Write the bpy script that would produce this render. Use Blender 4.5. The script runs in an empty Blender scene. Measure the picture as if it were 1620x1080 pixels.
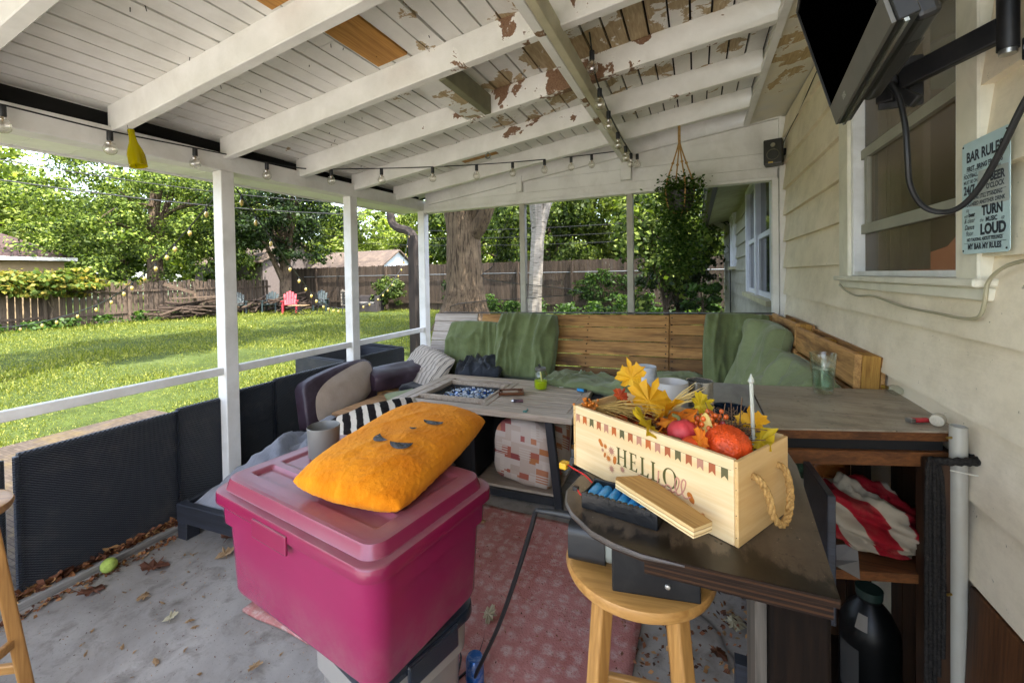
import bpy, bmesh, math, random
import numpy as np
from mathutils import Vector, Matrix, noise, Euler
random.seed(7); rng = np.random.default_rng(7)
SC = bpy.context.scene; COL = SC.collection
PI = math.pi
def R(d): return math.radians(d)
def hx(h):
    h = h.lstrip('#'); o = []
    for i in (0, 2, 4):
        v = int(h[i:i+2], 16)/255
        o.append(v/12.92 if v <= .04045 else ((v+.055)/1.055)**2.4)
    return (o[0], o[1], o[2], 1)
# ------------------------------------------------------------------ materials
class NT:
    def __init__(s, name):
        s.m = bpy.data.materials.new(name); s.m.use_nodes = True
        s.t = s.m.node_tree; s.n = s.t.nodes; s.n.clear()
        s.out = s.n.new('ShaderNodeOutputMaterial'); s.b = s.n.new('ShaderNodeBsdfPrincipled')
        s.t.links.new(s.b.outputs[0], s.out.inputs[0]); s._tc = None
    def new(s, t, **k):
        n = s.n.new(t)
        for a, v in k.items(): setattr(n, a, v)
        return n
    def link(s, a, b): s.t.links.new(a, b)
    def tc(s, which='Object', scale=(1, 1, 1), rot=(0, 0, 0)):
        if s._tc is None: s._tc = s.new('ShaderNodeTexCoord')
        mp = s.new('ShaderNodeMapping'); mp.inputs['Scale'].default_value = scale; mp.inputs['Rotation'].default_value = rot
        s.link(s._tc.outputs[which], mp.inputs[0]); return mp.outputs[0]
    def noise(s, vec, scale=5, detail=5, rough=.55, dist=0):
        n = s.new('ShaderNodeTexNoise'); n.inputs['Scale'].default_value = scale; n.inputs['Detail'].default_value = detail
        n.inputs['Roughness'].default_value = rough; n.inputs['Distortion'].default_value = dist
        s.link(vec, n.inputs['Vector']); return n.outputs[0]
    def ramp(s, fac, stops, interp='LINEAR'):
        r = s.new('ShaderNodeValToRGB'); e = r.color_ramp.elements; r.color_ramp.interpolation = interp
        while len(e) < len(stops): e.new(.5)
        for i, (p, c) in enumerate(stops):
            e[i].position = p; e[i].color = c if not isinstance(c, (int, float)) else (c, c, c, 1)
        s.link(fac, r.inputs[0]); return r.outputs[0]
    def mix(s, fac, a, b, mode='MIX'):
        n = s.new('ShaderNodeMix', data_type='RGBA', blend_type=mode)
        for sock, v in ((n.inputs[0], fac), (n.inputs[6], a), (n.inputs[7], b)):
            if isinstance(v, (int, float)): sock.default_value = v
            elif isinstance(v, tuple): sock.default_value = v
            else: s.link(v, sock)
        return n.outputs[2]
    def math(s, op, a, b=0, clamp=False):
        n = s.new('ShaderNodeMath', operation=op); n.use_clamp = clamp
        for i, v in enumerate((a, b)):
            if isinstance(v, (int, float)): n.inputs[i].default_value = v
            else: s.link(v, n.inputs[i])
        return n.outputs[0]
    def island(s): return s.new('ShaderNodeNewGeometry').outputs['Random Per Island']
    def objrand(s): return s.new('ShaderNodeObjectInfo').outputs['Random']
    def col(s, v):
        if isinstance(v, tuple): s.b.inputs['Base Color'].default_value = v
        else: s.link(v, s.b.inputs['Base Color'])
    def set(s, rough=None, metal=None, spec=None, **k):
        if rough is not None:
            if isinstance(rough, (int, float)): s.b.inputs['Roughness'].default_value = rough
            else: s.link(rough, s.b.inputs['Roughness'])
        if metal is not None: s.b.inputs['Metallic'].default_value = metal
        if spec is not None: s.b.inputs['Specular IOR Level'].default_value = spec
        for a, v in k.items(): s.b.inputs[a].default_value = v
    def bump(s, h, strength=.3, dist=.01):
        b = s.new('ShaderNodeBump'); b.inputs['Strength'].default_value = strength; b.inputs['Distance'].default_value = dist
        s.link(h, b.inputs['Height']); s.link(b.outputs[0], s.b.inputs['Normal']); return b
def simple(name, c, rough=.5, metal=0, spec=.5, var=.12, vs=8, bs=0, bd=.003, bscale=60, dirt=None, ds=3, da=.4, **k):
    """one colour with soft variation, optional dirt blotches and fine bump"""
    t = NT(name); v = t.tc(); c = hx(c) if isinstance(c, str) else c
    n = t.noise(v, vs, 6)
    lo = tuple(x*(1-var) for x in c[:3])+(1,); hi = tuple(min(1, x*(1+var)) for x in c[:3])+(1,)
    base = t.ramp(n, [(.3, lo), (.7, hi)])
    if dirt:
        d = t.ramp(t.noise(v, ds, 8, .65, .4), [(.45, 0), (.7, da)]); base = t.mix(d, base, hx(dirt))
    t.col(base); t.set(rough, metal, spec, **k)
    if bs: t.bump(t.noise(v, bscale, 4), bs, bd)
    return t.m
def wood(name, c1, c2, axis=0, scale=6, rough=.65, var=.35, island=True, dark=None, knots=True, spec=.3, bs=.25, paint=None, paint_amt=.5):
    """long-grained wood; each board (mesh island) gets its own shade"""
    t = NT(name); sc = [scale*2.2]*3; sc[axis] = scale*.12; v = t.tc('Object', tuple(sc))
    if island:
        off = t.new('ShaderNodeVectorMath', operation='ADD'); cx = t.new('ShaderNodeCombineXYZ')
        t.link(t.math('MULTIPLY', t.island(), 37.), cx.inputs[0]); t.link(t.math('MULTIPLY', t.island(), 91.), cx.inputs[1]); t.link(t.math('MULTIPLY', t.island(), 53.), cx.inputs[2])
        t.link(v, off.inputs[0]); t.link(cx.outputs[0], off.inputs[1]); v = off.outputs[0]
    g = t.noise(v, 3.2, 9, .62, .7); fine = t.noise(v, 17, 3, .5)
    base = t.ramp(g, [(.28, hx(c2)), (.52, hx(c1)), (.75, tuple(x*1.15 for x in hx(c1)[:3])+(1,))])
    base = t.mix(t.ramp(fine, [(.35, .45), (.6, 0)]), base, hx(c2))
    if island:
        base = t.mix(1., base, t.ramp(t.island(), [(0, 1-var), (1, 1+var*.35)]), 'MULTIPLY')
    if dark:
        sd = [scale*.5]*3; sd[axis] = scale*.12
        d = t.ramp(t.noise(t.tc('Object', tuple(sd)), 2.1, 6, .6, .5), [(.52, 0), (.68, .85)]); base = t.mix(d, base, hx(dark))
    if paint:
        d = t.ramp(t.noise(t.tc('Object', (1, 1, 1)), 7, 8, .65), [(paint_amt, 1), (paint_amt+.03, 0)]); base = t.mix(d, base, hx(paint))
    t.col(base); t.set(rough, spec=spec); t.bump(t.mix(.5, g, fine), bs, .004)
    return t.m
def fabric(name, c1, c2=None, scale=260, rough=.95, fold=5, sheen=.2, bs=.3, dirt=None):
    t = NT(name); v = t.tc(); c1 = hx(c1); c2 = hx(c2) if c2 else tuple(x*.72 for x in c1[:3])+(1,)
    base = t.ramp(t.noise(v, fold, 7, .6, .3), [(.3, c2), (.65, c1)])
    wv = t.noise(t.tc('Object', (1, 1, .12)), scale, 2); base = t.mix(t.ramp(wv, [(.35, .25), (.6, 0)]), base, c2)
    if dirt: base = t.mix(t.ramp(t.noise(v, 4, 8, .7), [(.5, 0), (.75, .5)]), base, hx(dirt))
    t.col(base); t.set(rough, spec=.15, **{'Sheen Weight': sheen}); t.bump(t.mix(.75, t.noise(v, scale, 2), t.noise(t.tc('Object', (2.2, .6, 1)), 9, 6, .6, 1.2)), bs*2.2, .012)
    return t.m
def leafmat(name, cols, trans=.35, rough=.5):
    t = NT(name); base = t.ramp(t.island(), [(i/(len(cols)-1), hx(c)) for i, c in enumerate(cols)])
    t.col(base); t.set(rough, spec=.16)
    tr = t.new('ShaderNodeBsdfTranslucent'); t.link(t.mix(1., base, (1.5, 1.6, .7, 1), 'MULTIPLY'), tr.inputs[0])
    mx = t.new('ShaderNodeMixShader'); mx.inputs[0].default_value = trans
    t.link(t.b.outputs[0], mx.inputs[1]); t.link(tr.outputs[0], mx.inputs[2]); t.link(mx.outputs[0], t.out.inputs[0])
    return t.m
def glassmat(name, tint='#ffffff', alpha=.8, rough=.02, ior=1.45):
    """thin glass: mostly see-through, with reflections growing at grazing angles"""
    t = NT(name); tr = t.new('ShaderNodeBsdfTransparent'); tr.inputs[0].default_value = hx(tint)
    gl = t.new('ShaderNodeBsdfGlossy'); gl.inputs['Roughness'].default_value = rough
    lw = t.new('ShaderNodeLayerWeight'); lw.inputs[0].default_value = .5
    f = t.math('ADD', t.math('MULTIPLY', t.math('POWER', lw.outputs['Facing'], 2.6), .85), 1-alpha, True)
    mx = t.new('ShaderNodeMixShader'); t.link(f, mx.inputs[0]); t.link(tr.outputs[0], mx.inputs[1]); t.link(gl.outputs[0], mx.inputs[2])
    t.link(mx.outputs[0], t.out.inputs[0]); return t.m
def realglass(name, tint='#ffffff', rough=.0, ior=1.45):
    t = NT(name); t.col(hx(tint)); t.set(rough, **{'Transmission Weight': 1., 'IOR': ior}); return t.m
# ------------------------------------------------------------------ mesh building
class MB:
    def __init__(s): s.v = []; s.f = []; s.sm = []; s.sharp = 38
    def add(s, vs, fs, smooth=False):
        o = len(s.v); s.v += [tuple(p) for p in vs]; s.f += [tuple(i+o for i in f) for f in fs]; s.sm += [smooth]*len(fs); return s
    def hexa(s, p):   # 8 points: bottom 4 ccw then top 4
        return s.add(p, [(3, 2, 1, 0), (4, 5, 6, 7), (0, 1, 5, 4), (1, 2, 6, 5), (2, 3, 7, 6), (3, 0, 4, 7)])
    def box(s, x0, x1, y0, y1, z0, z1, M=None):
        p = [(x0, y0, z0), (x1, y0, z0), (x1, y1, z0), (x0, y1, z0), (x0, y0, z1), (x1, y0, z1), (x1, y1, z1), (x0, y1, z1)]
        if M is not None: p = [M @ Vector(q) for q in p]
        return s.hexa(p)
    def bar(s, a, b, w, h, up=(0, 0, 1)):   # box beam from a to b, w wide and h tall
        a, b = Vector(a), Vector(b); d = (b-a).normalized(); x = d.cross(Vector(up)).normalized(); u = x.cross(d).normalized()
        x *= w/2; u *= h/2
        return s.hexa([a-x-u, a+x-u, b+x-u, b-x-u, a-x+u, a+x+u, b+x+u, b-x+u])
    def tube(s, pts, r, n=8, caps=True, smooth=True):
        pts = [Vector(p) for p in pts]; k = len(pts); rr = r if isinstance(r, (list, tuple)) else [r]*k; vs = []
        prev = None
        for i, p in enumerate(pts):
            d = (pts[min(i+1, k-1)]-pts[max(i-1, 0)]).normalized()
            if prev is None:
                a = d.orthogonal().normalized()
            else:
                a = (prev-d*prev.dot(d)); a = a.normalized() if a.length > 1e-6 else d.orthogonal().normalized()
            prev = a; b = d.cross(a)
            for j in range(n):
                t = 2*PI*j/n; vs.append(p+(a*math.cos(t)+b*math.sin(t))*rr[i])
        fs = [(i*n+j, i*n+(j+1) % n, (i+1)*n+(j+1) % n, (i+1)*n+j) for i in range(k-1) for j in range(n)]
        s.add(vs, fs, smooth)
        if caps:
            s.add([vs[j] for j in range(n)], [tuple(range(n-1, -1, -1))]); s.add([vs[(k-1)*n+j] for j in range(n)], [tuple(range(n))])
        return s
    def lathe(s, prof, c=(0, 0, 0), n=24, M=None, sx=1, sy=1):
        vs = []
        for r, z in prof:
            for j in range(n):
                t = 2*PI*j/n; q = Vector((r*math.cos(t)*sx, r*math.sin(t)*sy, z))
                if M is not None: q = M @ q
                vs.append(q+Vector(c))
        k = len(prof); fs = [(i*n+j, i*n+(j+1) % n, (i+1)*n+(j+1) % n, (i+1)*n+j) for i in range(k-1) for j in range(n)]
        if prof[0][0] > 1e-5 and False: fs.append(tuple(range(n-1, -1, -1)))
        return s.add(vs, fs, True)
    def prism(s, poly, z0, z1, M=None):
        n = len(poly); vs = [(x, y, z0) for x, y in poly]+[(x, y, z1) for x, y in poly]
        if M is not None: vs = [M @ Vector(q) for q in vs]
        return s.add(vs, [tuple(range(n-1, -1, -1)), tuple(range(n, 2*n))]+[(i, (i+1) % n, n+(i+1) % n, n+i) for i in range(n)])
    def poly(s, pts): return s.add(pts, [tuple(range(len(pts)))])
    def grid(s, P, smooth=True, flip=False):
        h = len(P); w = len(P[0]); vs = [p for row in P for p in row]
        fs = [(i*w+j, i*w+j+1, (i+1)*w+j+1, (i+1)*w+j) for i in range(h-1) for j in range(w-1)]
        if flip: fs = [f[::-1] for f in fs]
        return s.add(vs, fs, smooth)
    def xf(s, M): s.v = [tuple(M @ Vector(p)) for p in s.v]; return s
    def obj(s, name, mat, parent=None, bevel=0, seg=2, subs=0, loc=None, rot=None, solid=0, smooth=None):
        me = bpy.data.meshes.new(name); me.from_pydata(s.v, [], s.f)
        sm = s.sm if smooth is None else [smooth]*len(s.f)
        me.polygons.foreach_set('use_smooth', sm); me.update()
        if any(sm) and s.sharp: me.set_sharp_from_angle(angle=R(s.sharp))
        o = bpy.data.objects.new(name, me); COL.objects.link(o); me.materials.append(mat)
        if parent: o.parent = parent
        if loc is not None: o.location = loc
        if rot is not None: o.rotation_euler = rot
        if solid: md = o.modifiers.new('s', 'SOLIDIFY'); md.thickness = solid; md.offset = 0
        if bevel:
            md = o.modifiers.new('b', 'BEVEL'); md.width = bevel; md.segments = seg; md.limit_method = 'ANGLE'; md.angle_limit = R(35)
        if subs: md = o.modifiers.new('u', 'SUBSURF'); md.levels = md.render_levels = subs
        return o
def each(name, mat, parent, boxes, **k):
    return [MB().box(*b).obj(name, mat, parent, **k) for b in boxes]
def quads(name, V, mat, parent=None):
    """fast mesh from an (N,4,3) array of loose quads"""
    N = len(V); me = bpy.data.meshes.new(name); me.vertices.add(N*4); me.vertices.foreach_set('co', np.ascontiguousarray(V, dtype=np.float32).ravel())
    me.loops.add(N*4); me.loops.foreach_set('vertex_index', np.arange(N*4, dtype=np.int32))
    me.polygons.add(N); me.polygons.foreach_set('loop_start', np.arange(0, N*4, 4, dtype=np.int32))
    me.update(calc_edges=True); me.validate(); o = bpy.data.objects.new(name, me); COL.objects.link(o); me.materials.append(mat)
    if parent: o.parent = parent
    return o
def tag(o, label=None, cat=None, group=None, kind=None):
    for k, v in (('label', label), ('category', cat), ('group', group), ('kind', kind)):
        if v: o[k] = v
    return o
def thing(name, label, cat, loc=(0, 0, 0), rz=0, group=None, rot=None):
    o = bpy.data.objects.new(name, None); COL.objects.link(o); o.empty_display_size = .1
    o.location = loc; o.rotation_euler = rot if rot else (0, 0, rz); return tag(o, label, cat, group)
def dup(root, loc, rz, label=None):
    r = root.copy(); COL.objects.link(r); r.location = loc; r.rotation_euler = (0, 0, rz)
    if label: r['label'] = label
    for ch in list(root.children):
        c = ch.copy(); COL.objects.link(c); c.parent = r
        for g in list(ch.children):
            d = g.copy(); COL.objects.link(d); d.parent = c
    return r
def nz(x, y, z, s=1.): return noise.noise(Vector((x*s, y*s, z*s)))
def fbm(x, y, z, s=1., o=4):
    t = 0; a = 1
    for i in range(o): t += a*noise.noise(Vector((x*s, y*s, z*s+i*7.3))); s *= 2.03; a *= .5
    return t
def cushion(w, d, h, n=46, seed=0, wr=.012, ws=6., edge=2.6, pinch=.35, stretch=(1, 1), bend=None, sag=0):
    """soft stuffed cushion centred on the origin, thickness along z; wr = wrinkle height"""
    mb = MB(); mb.sharp = 0; P = [[], []]
    for side in (0, 1):
        for i in range(n+1):
            row = []
            for j in range(n+1):
                u = -1+2*i/n; v = -1+2*j/n
                u = math.copysign(abs(u)**.8, u); v = math.copysign(abs(v)**.8, v)
                t = max(0, (1-abs(u)**edge)*(1-abs(v)**edge))**pinch
                # corners pulled in a little
                k = 1-.06*(u*u*v*v); px = u*w/2*(1-.035*(1-u*u)*0-.03*(v*v if abs(u) > .98 else 0))*k; py = v*d/2*k
                z = h/2*t
                xx, yy = px*stretch[0]+seed*3.1, py*stretch[1]+seed*1.7; rg = 1-abs(nz(xx+.3*nz(yy, xx, 2, 3), yy, side*5+seed*2.3, ws*1.25))*2.6; wk = (.75*fbm(xx, yy, side*9+seed, ws, 4)+.85*max(0, rg)**2)*wr
                z = z+wk*min(1, t*1.4)
                if side: z = -z*.75
                if sag: z += sag*(u*u)
                q = Vector((px, py, z))
                if bend: q = bend(q)
                row.append(q)
            P[side].append(row)
    mb.grid(P[0], True, True); mb.grid(P[1], True, False); return mb
def weld(o, d=.0008):
    bm = bmesh.new(); bm.from_mesh(o.data); bmesh.ops.remove_doubles(bm, verts=bm.verts, dist=d); bmesh.ops.recalc_face_normals(bm, faces=bm.faces); bm.to_mesh(o.data); bm.free(); o.data.update(); return o
_font = {}
def text(mb, s, size, M, spacing=1., shear=0, off=0, sx=1., align='CENTER'):
    """lettering as flat mesh faces, laid on the plane M (x right, y up)"""
    cu = bpy.data.curves.new('t', 'FONT'); cu.body = s; cu.size = size; cu.align_x = align; cu.space_character = spacing; cu.shear = shear; cu.offset = off
    cu.resolution_u = 3
    o = bpy.data.objects.new('t', cu); COL.objects.link(o); dg = bpy.context.evaluated_depsgraph_get(); dg.update()
    me = o.evaluated_get(dg).to_mesh()
    vs = [M @ Vector((v.co.x*sx, v.co.y, 0)) for v in me.vertices]; mb.add(vs, [tuple(p.vertices) for p in me.polygons])
    o.evaluated_get(dg).to_mesh_clear(); bpy.data.objects.remove(o); bpy.data.curves.remove(cu)
def smoothpts(pts, n=6):
    """Catmull-Rom through the points"""
    P = [Vector(p) for p in pts]; o = []
    for i in range(len(P)-1):
        a = P[max(i-1, 0)]; b = P[i]; c = P[i+1]; d = P[min(i+2, len(P)-1)]
        for k in range(n):
            t = k/n; o.append(.5*((2*b)+(c-a)*t+(2*a-5*b+4*c-d)*t*t+(3*b-a-3*c+d)*t**3))
    o.append(P[-1]); return o
# ------------------------------------------------------------------ shared materials
def paintmat(name, c='#e4e2dc', wd='#8f7357', wd2='#6b4d36', peel=True, grain=0, cx=-.2, cy=2.7, rx=1.7, ry=1.6, thr=.60, extra=.0):
    """old white paint on boards, flaked off in patches (the patches gather round one leaky spot)"""
    t = NT(name); v = t.tc()
    base = t.ramp(t.noise(v, 6, 7, .6), [(.3, hx('#d2d0c8')), (.7, hx(c))])
    grime = t.ramp(t.noise(v, 2.5, 9, .72, .6), [(.5, 0), (.8, .35)]); base = t.mix(grime, base, hx('#a9a48f'))
    h = t.noise(t.tc('Object', (30, 4, 30)), 4, 5)
    if peel:
        sep = t.new('ShaderNodeSeparateXYZ'); t.link(v, sep.inputs[0])
        dx = t.math('DIVIDE', t.math('SUBTRACT', sep.outputs[0], cx), rx); dy = t.math('DIVIDE', t.math('SUBTRACT', sep.outputs[1], cy), ry)
        rad = t.math('SQRT', t.math('ADD', t.math('MULTIPLY', dx, dx), t.math('MULTIPLY', dy, dy)))
        reg = t.math('MULTIPLY', t.math('SUBTRACT', 1.0, rad, True), .30)
        n = t.noise(v, 5.2, 10, .62, .35); f = t.math('ADD', n, t.math('ADD', reg, extra))
        msk = t.ramp(f, [(thr, 0), (thr+.012, 1)])
        wg = t.noise(t.tc('Object', (40, 5, 40)), 2.5, 7, .6, .4)
        wcol = t.ramp(wg, [(.3, hx(wd2)), (.65, hx(wd))])
        edge = t.ramp(f, [(thr-.02, 0), (thr-.004, .5), (thr, 0)]); base = t.mix(edge, base, hx('#f2efe6'))
        base = t.mix(msk, base, wcol); h = t.mix(.5, h, t.ramp(f, [(thr-.01, 1), (thr+.01, 0)]))
    t.col(base); t.set(.55, spec=.35); t.bump(h, .35, .004); return t.m
M_paint = paintmat('white_paint', peel=True, cx=-.35, cy=2.6, rx=1.8, ry=1.7, thr=.80)
M_raft = paintmat('rafter_paint', peel=True, cx=-.75, cy=2.3, rx=1.5, ry=1.6, thr=.765, wd='#86684f', wd2='#654936')
M_board = paintmat('ceiling_paint', peel=True, cx=-.45, cy=2.3, rx=1.5, ry=1.7, thr=.705, wd='#b5a27f', wd2='#8f7856')
M_white = simple('clean_white_paint', '#dddbd8', .5, var=.06, vs=4, dirt='#97917f', ds=5, da=.3, bs=.12, bscale=40)
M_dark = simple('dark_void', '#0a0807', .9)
M_newwood = wood('new_pine', '#b5843f', '#8a5c24', 1, 5, .55, island=True, var=.1)
M_trimg = simple('sage_trim', '#b9b295', .6, var=.08, dirt='#7d7860', ds=6, da=.4, bs=.15)
def sidingmat(name, c, c2, stain):
    t = NT(name); v = t.tc()
    b = t.ramp(t.noise(v, 3, 7, .6), [(.3, hx(c2)), (.7, hx(c))])
    d = t.ramp(t.noise(t.tc('Object', (1, 1, 1.5)), 4.2, 12, .78, 0), [(.44, 0), (.78, .6)]); b = t.mix(d, b, hx(stain))
    sp = t.ramp(t.noise(v, 55, 4, .65), [(.69, 0), (.72, .75)]); b = t.mix(sp, b, hx('#6b6448'))
    t.col(b); t.set(.5, spec=.35); t.bump(t.noise(t.tc('Object', (6, 1, 8)), 9, 5), .25, .004); return t.m
M_siding = sidingmat('cream_siding', '#eee2cc', '#e4d7be', '#ada084')
M_siding_shade = sidingmat('shaded_cream_siding', '#aeaba2', '#9d9a91', '#6f6b60')  # same cream siding, greyed to carry the shade under the far eave
M_metalblk = simple('black_metal', '#141416', .45, .3, var=.1, bs=.08, dirt='#4c4a47', ds=6, da=.3)
M_wire = simple('black_rubber', '#101012', .5, var=.1)
XL, XR, YB = -2.765, .646, 3.92
Y_0 = -1.0
def roofz(x): return 2.278+.125*(x+2.4)          # underside of the rafters
# ------------------------------------------------------------------ porch
porch = thing('porch', 'white painted open porch with peeling plank ceiling, rafters, posts and rails', 'porch')
RD = .135                                         # rafter depth
# ceiling planks running along the house
mb = MB(); x = -3.05; k = 0
while x < .40:
    w = .098; gp = .0105; z0 = roofz(x)+RD; z1 = roofz(x+w-gp)+RD; dz = random.uniform(-.002, .002)
    ys = [Y_0, random.uniform(-.3, .3), random.uniform(1.2, 1.6) if k % 3 else 1.45, random.uniform(2.2, 3.2), YB+.12]
    for a, b in zip(ys[:-1], ys[1:]):
        e = random.uniform(-.0025, .0025)+dz
        mb.hexa([(x, a+.002, z0+e), (x+w-gp, a+.002, z1+e), (x+w-gp, b, z1+e), (x, b, z0+e), (x, a+.002, z0+.02), (x+w-gp, a+.002, z1+.02), (x+w-gp, b, z1+.02), (x, b, z0+.02)])
    x += w; k += 1
mb.obj('ceiling_plank', M_board, porch)
mb = MB(); mb.hexa([(-3.3, Y_0-.05, roofz(-3.3)+RD+.026), (.7, Y_0-.05, roofz(.7)+RD+.026), (.7, 4.2, roofz(.7)+RD+.026), (-3.3, 4.2, roofz(-3.3)+RD+.026), (-3.3, Y_0-.05, roofz(-3.3)+RD+.1), (.7, Y_0-.05, roofz(.7)+RD+.1), (.7, 4.2, roofz(.7)+RD+.1), (-3.3, 4.2, roofz(-3.3)+RD+.1)])
mb.obj('roof_deck', M_dark, porch)
for (xa, xb, ya, yb) in ((-1.475, -1.29, 1.36, 1.722), (-1.9, -1.56, 3.19, 3.34), (-1.53, -1.36, .82, 1.175)):
    mb = MB(); nb = max(1, round((xb-xa)/.17)); w = (xb-xa)/nb
    for i in range(nb):
        a = xa+i*w; b = a+w-.003
        mb.hexa([(a, ya, roofz(a)+RD-.005), (b, ya, roofz(b)+RD-.005), (b, yb, roofz(b)+RD-.005), (a, yb, roofz(a)+RD-.005), (a, ya, roofz(a)+RD+.01), (b, ya, roofz(b)+RD+.01), (b, yb, roofz(b)+RD+.01), (a, yb, roofz(a)+RD+.01)])
    mb.obj('patch_board', M_newwood, porch)
for i in range(-3, 5):
    y0 = 1.19+.565*i
    mb = MB(); w = .052; xa, xb = -2.80, .37
    mb.hexa([(xa, y0, roofz(xa)), (xb, y0, roofz(xb)), (xb, y0+w, roofz(xb)), (xa, y0+w, roofz(xa)), (xa, y0, roofz(xa)+RD+.004), (xb, y0, roofz(xb)+RD+.004), (xb, y0+w, roofz(xb)+RD+.004), (xa, y0+w, roofz(xa)+RD+.004)])
    mb.obj('rafter', M_raft, porch, bevel=.004, seg=1)
# rake rafter against the gable
mb = MB(); xa, xb = -2.72, .62
mb.hexa([(xa, YB-.032, roofz(xa)), (xb, YB-.032, roofz(xb)), (xb, YB+.01, roofz(xb)), (xa, YB+.01, roofz(xa)), (xa, YB-.032, roofz(xa)+RD+.004), (xb, YB-.032, roofz(xb)+RD+.004), (xb, YB+.01, roofz(xb)+RD+.004), (xa, YB+.01, roofz(xa)+RD+.004)])
mb.obj('rafter', M_white, porch, bevel=.003, seg=1)
# gable boards
mb = MB()
for z0, z1, dy in ((2.27, 2.395, .012), (2.397, 2.535, .008), (2.537, 2.70, .012)):
    xa = max(-2.7, (z0-2.25)/.125-2.9)
    mb.box(-2.7 if z0 < 2.3 else xa, .62, YB+dy, YB+.04, z0, z1)
mb.obj('gable_board', M_white, porch)
for xa, xb, z0, z1 in ((-1.628, -1.575, 2.282, roofz(-1.6)+.06), (-.618, -.523, 2.29, 2.445)):
    MB().box(xa, xb, YB-.045, YB+.004, z0, z1).obj('gable_stud', M_white, porch, bevel=.003, seg=1)
# headers
def zt(y): return 2.125+.016*y
mb = MB(); y0, y1 = Y_0, YB+.09
mb.hexa([(XL-.12, y0, zt(y0)), (XL, y0, zt(y0)), (XL, y1, zt(y1)), (XL-.12, y1, zt(y1)), (XL-.12, y0, zt(y0)+.112), (XL, y0, zt(y0)+.112), (XL, y1, zt(y1)+.112), (XL-.12, y1, zt(y1)+.112)])
mb.obj('side_header', M_white, porch, bevel=.004, seg=1)
mb = MB(); za, zb = 2.162, 2.178
mb.hexa([(XL, YB, za), (XR-.05, YB, zb), (XR-.05, YB+.09, zb), (XL, YB+.09, za), (XL, YB, za+.112), (XR-.05, YB, zb+.10), (XR-.05, YB+.09, zb+.10), (XL, YB+.09, za+.112)])
mb.obj('back_header', M_white, porch, bevel=.004, seg=1)
MB().box(XL+.01, XR-.06, YB-.012, YB-.001, 2.2, 2.204).obj('trim_bead', M_white, porch)
# black strip for the shade in the gap over the side header; the eave outside
MB().box(XL-.14, XL-.10, Y_0, YB+.05, 2.2, 2.52).obj('gap_shade_strip', M_dark, porch)
mb = MB(); n = 26
for i in range(n):
    a = Y_0+i*5.1/n; b = a+5.1/n-.006
    mb.hexa([(-3.16, a, zt(a)+.012), (XL-.12, a, zt(a)+.012), (XL-.12, b, zt(b)+.012), (-3.16, b, zt(b)+.012), (-3.16, a, zt(a)+.03), (XL-.12, a, zt(a)+.03), (XL-.12, b, zt(b)+.03), (-3.16, b, zt(b)+.03)])
mb.obj('eave_soffit', simple('soffit_white', '#e6ead9', .5, var=.05, dirt='#9b9b80', ds=4, da=.3), porch)
MB().hexa([(-3.18, Y_0, zt(Y_0)), (-3.162, Y_0, zt(Y_0)), (-3.162, 4.1, zt(4.1)), (-3.18, 4.1, zt(4.1)), (-3.18, Y_0, 2.34), (-3.162, Y_0, 2.34), (-3.162, 4.1, 2.34), (-3.18, 4.1, 2.34)]).obj('fascia', M_white, porch)
# centre beam: two planks side by side
for xa, xb in ((-.604, -.562), (-.5605, -.522)):
    MB().hexa([(xa, Y_0, 2.438), (xb, Y_0, 2.438), (xb, YB-.02, 2.446), (xa, YB-.02, 2.446), (xa, Y_0, 2.53), (xb, Y_0, 2.53), (xb, YB-.02, 2.53), (xa, YB-.02, 2.53)]).obj('centre_beam', M_trimg if xa > -.57 else M_paint, porch, bevel=.003, seg=1)
# box let in between two rafters
ya, yb = 1.811, 2.316
for q0, q1, z0, z1, m_ in ((-1.30, -1.175, .004, .035, M_board), (-1.172, -1.13, -.002, .11, simple('olive_paint', '#77745a', .6, var=.15, dirt='#4f4c36', ds=6, da=.5))):
    mb = MB(); mb.hexa([(q0, ya, roofz(q0)+z0), (q1, ya, roofz(q1)+z0), (q1, yb, roofz(q1)+z0), (q0, yb, roofz(q0)+z0), (q0, ya, roofz(q0)+z1), (q1, ya, roofz(q1)+z1), (q1, yb, roofz(q1)+z1), (q0, yb, roofz(q0)+z1)])
    mb.obj('blocking_board', m_, porch, bevel=.003, seg=1)
# nails poking through the ceiling planks
g_ = random.Random(3); mb = MB()
for i in range(95):
    x, y = g_.uniform(-2.6, .2), g_.uniform(.3, 3.6); z = roofz(x)+RD; mb.tube([(x, y, z+.003), (x+g_.uniform(-.006, .006), y+g_.uniform(-.006, .006), z-g_.uniform(.008, .02))], .0016, 5)
o = mb.obj('ceiling_nail', M_dark, porch); o['kind'] = 'stuff'
# trim strip and soffit panel along the house
mb = MB(); mb.bar((.375, Y_0, roofz(.375)+.0), (.375, YB-.04, roofz(.375)+.0), .035, .03); mb.obj('soffit_trim', M_white, porch)
mb = MB(); mb.hexa([(.36, Y_0, 2.625), (XR+.01, Y_0, 2.672), (XR+.01, YB+.1, 2.672), (.36, YB+.1, 2.625), (.36, Y_0, 2.66), (XR+.01, Y_0, 2.70), (XR+.01, YB+.1, 2.70), (.36, YB+.1, 2.66)])
mb.obj('soffit_panel', paintmat('soffit_paint', c='#d9d3bd', cx=.5, cy=2.85, rx=.5, ry=.75, thr=.73, wd='#bda67c', wd2='#9a8157'), porch)
# corner boards where the back frame meets the house
MB().box(.555, .60, YB-.012, YB+.08, .55, 2.19).box(.603, .646, YB-.03, YB+.085, .0, 2.66).obj('corner_board', M_white, porch, bevel=.003, seg=1)
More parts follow.
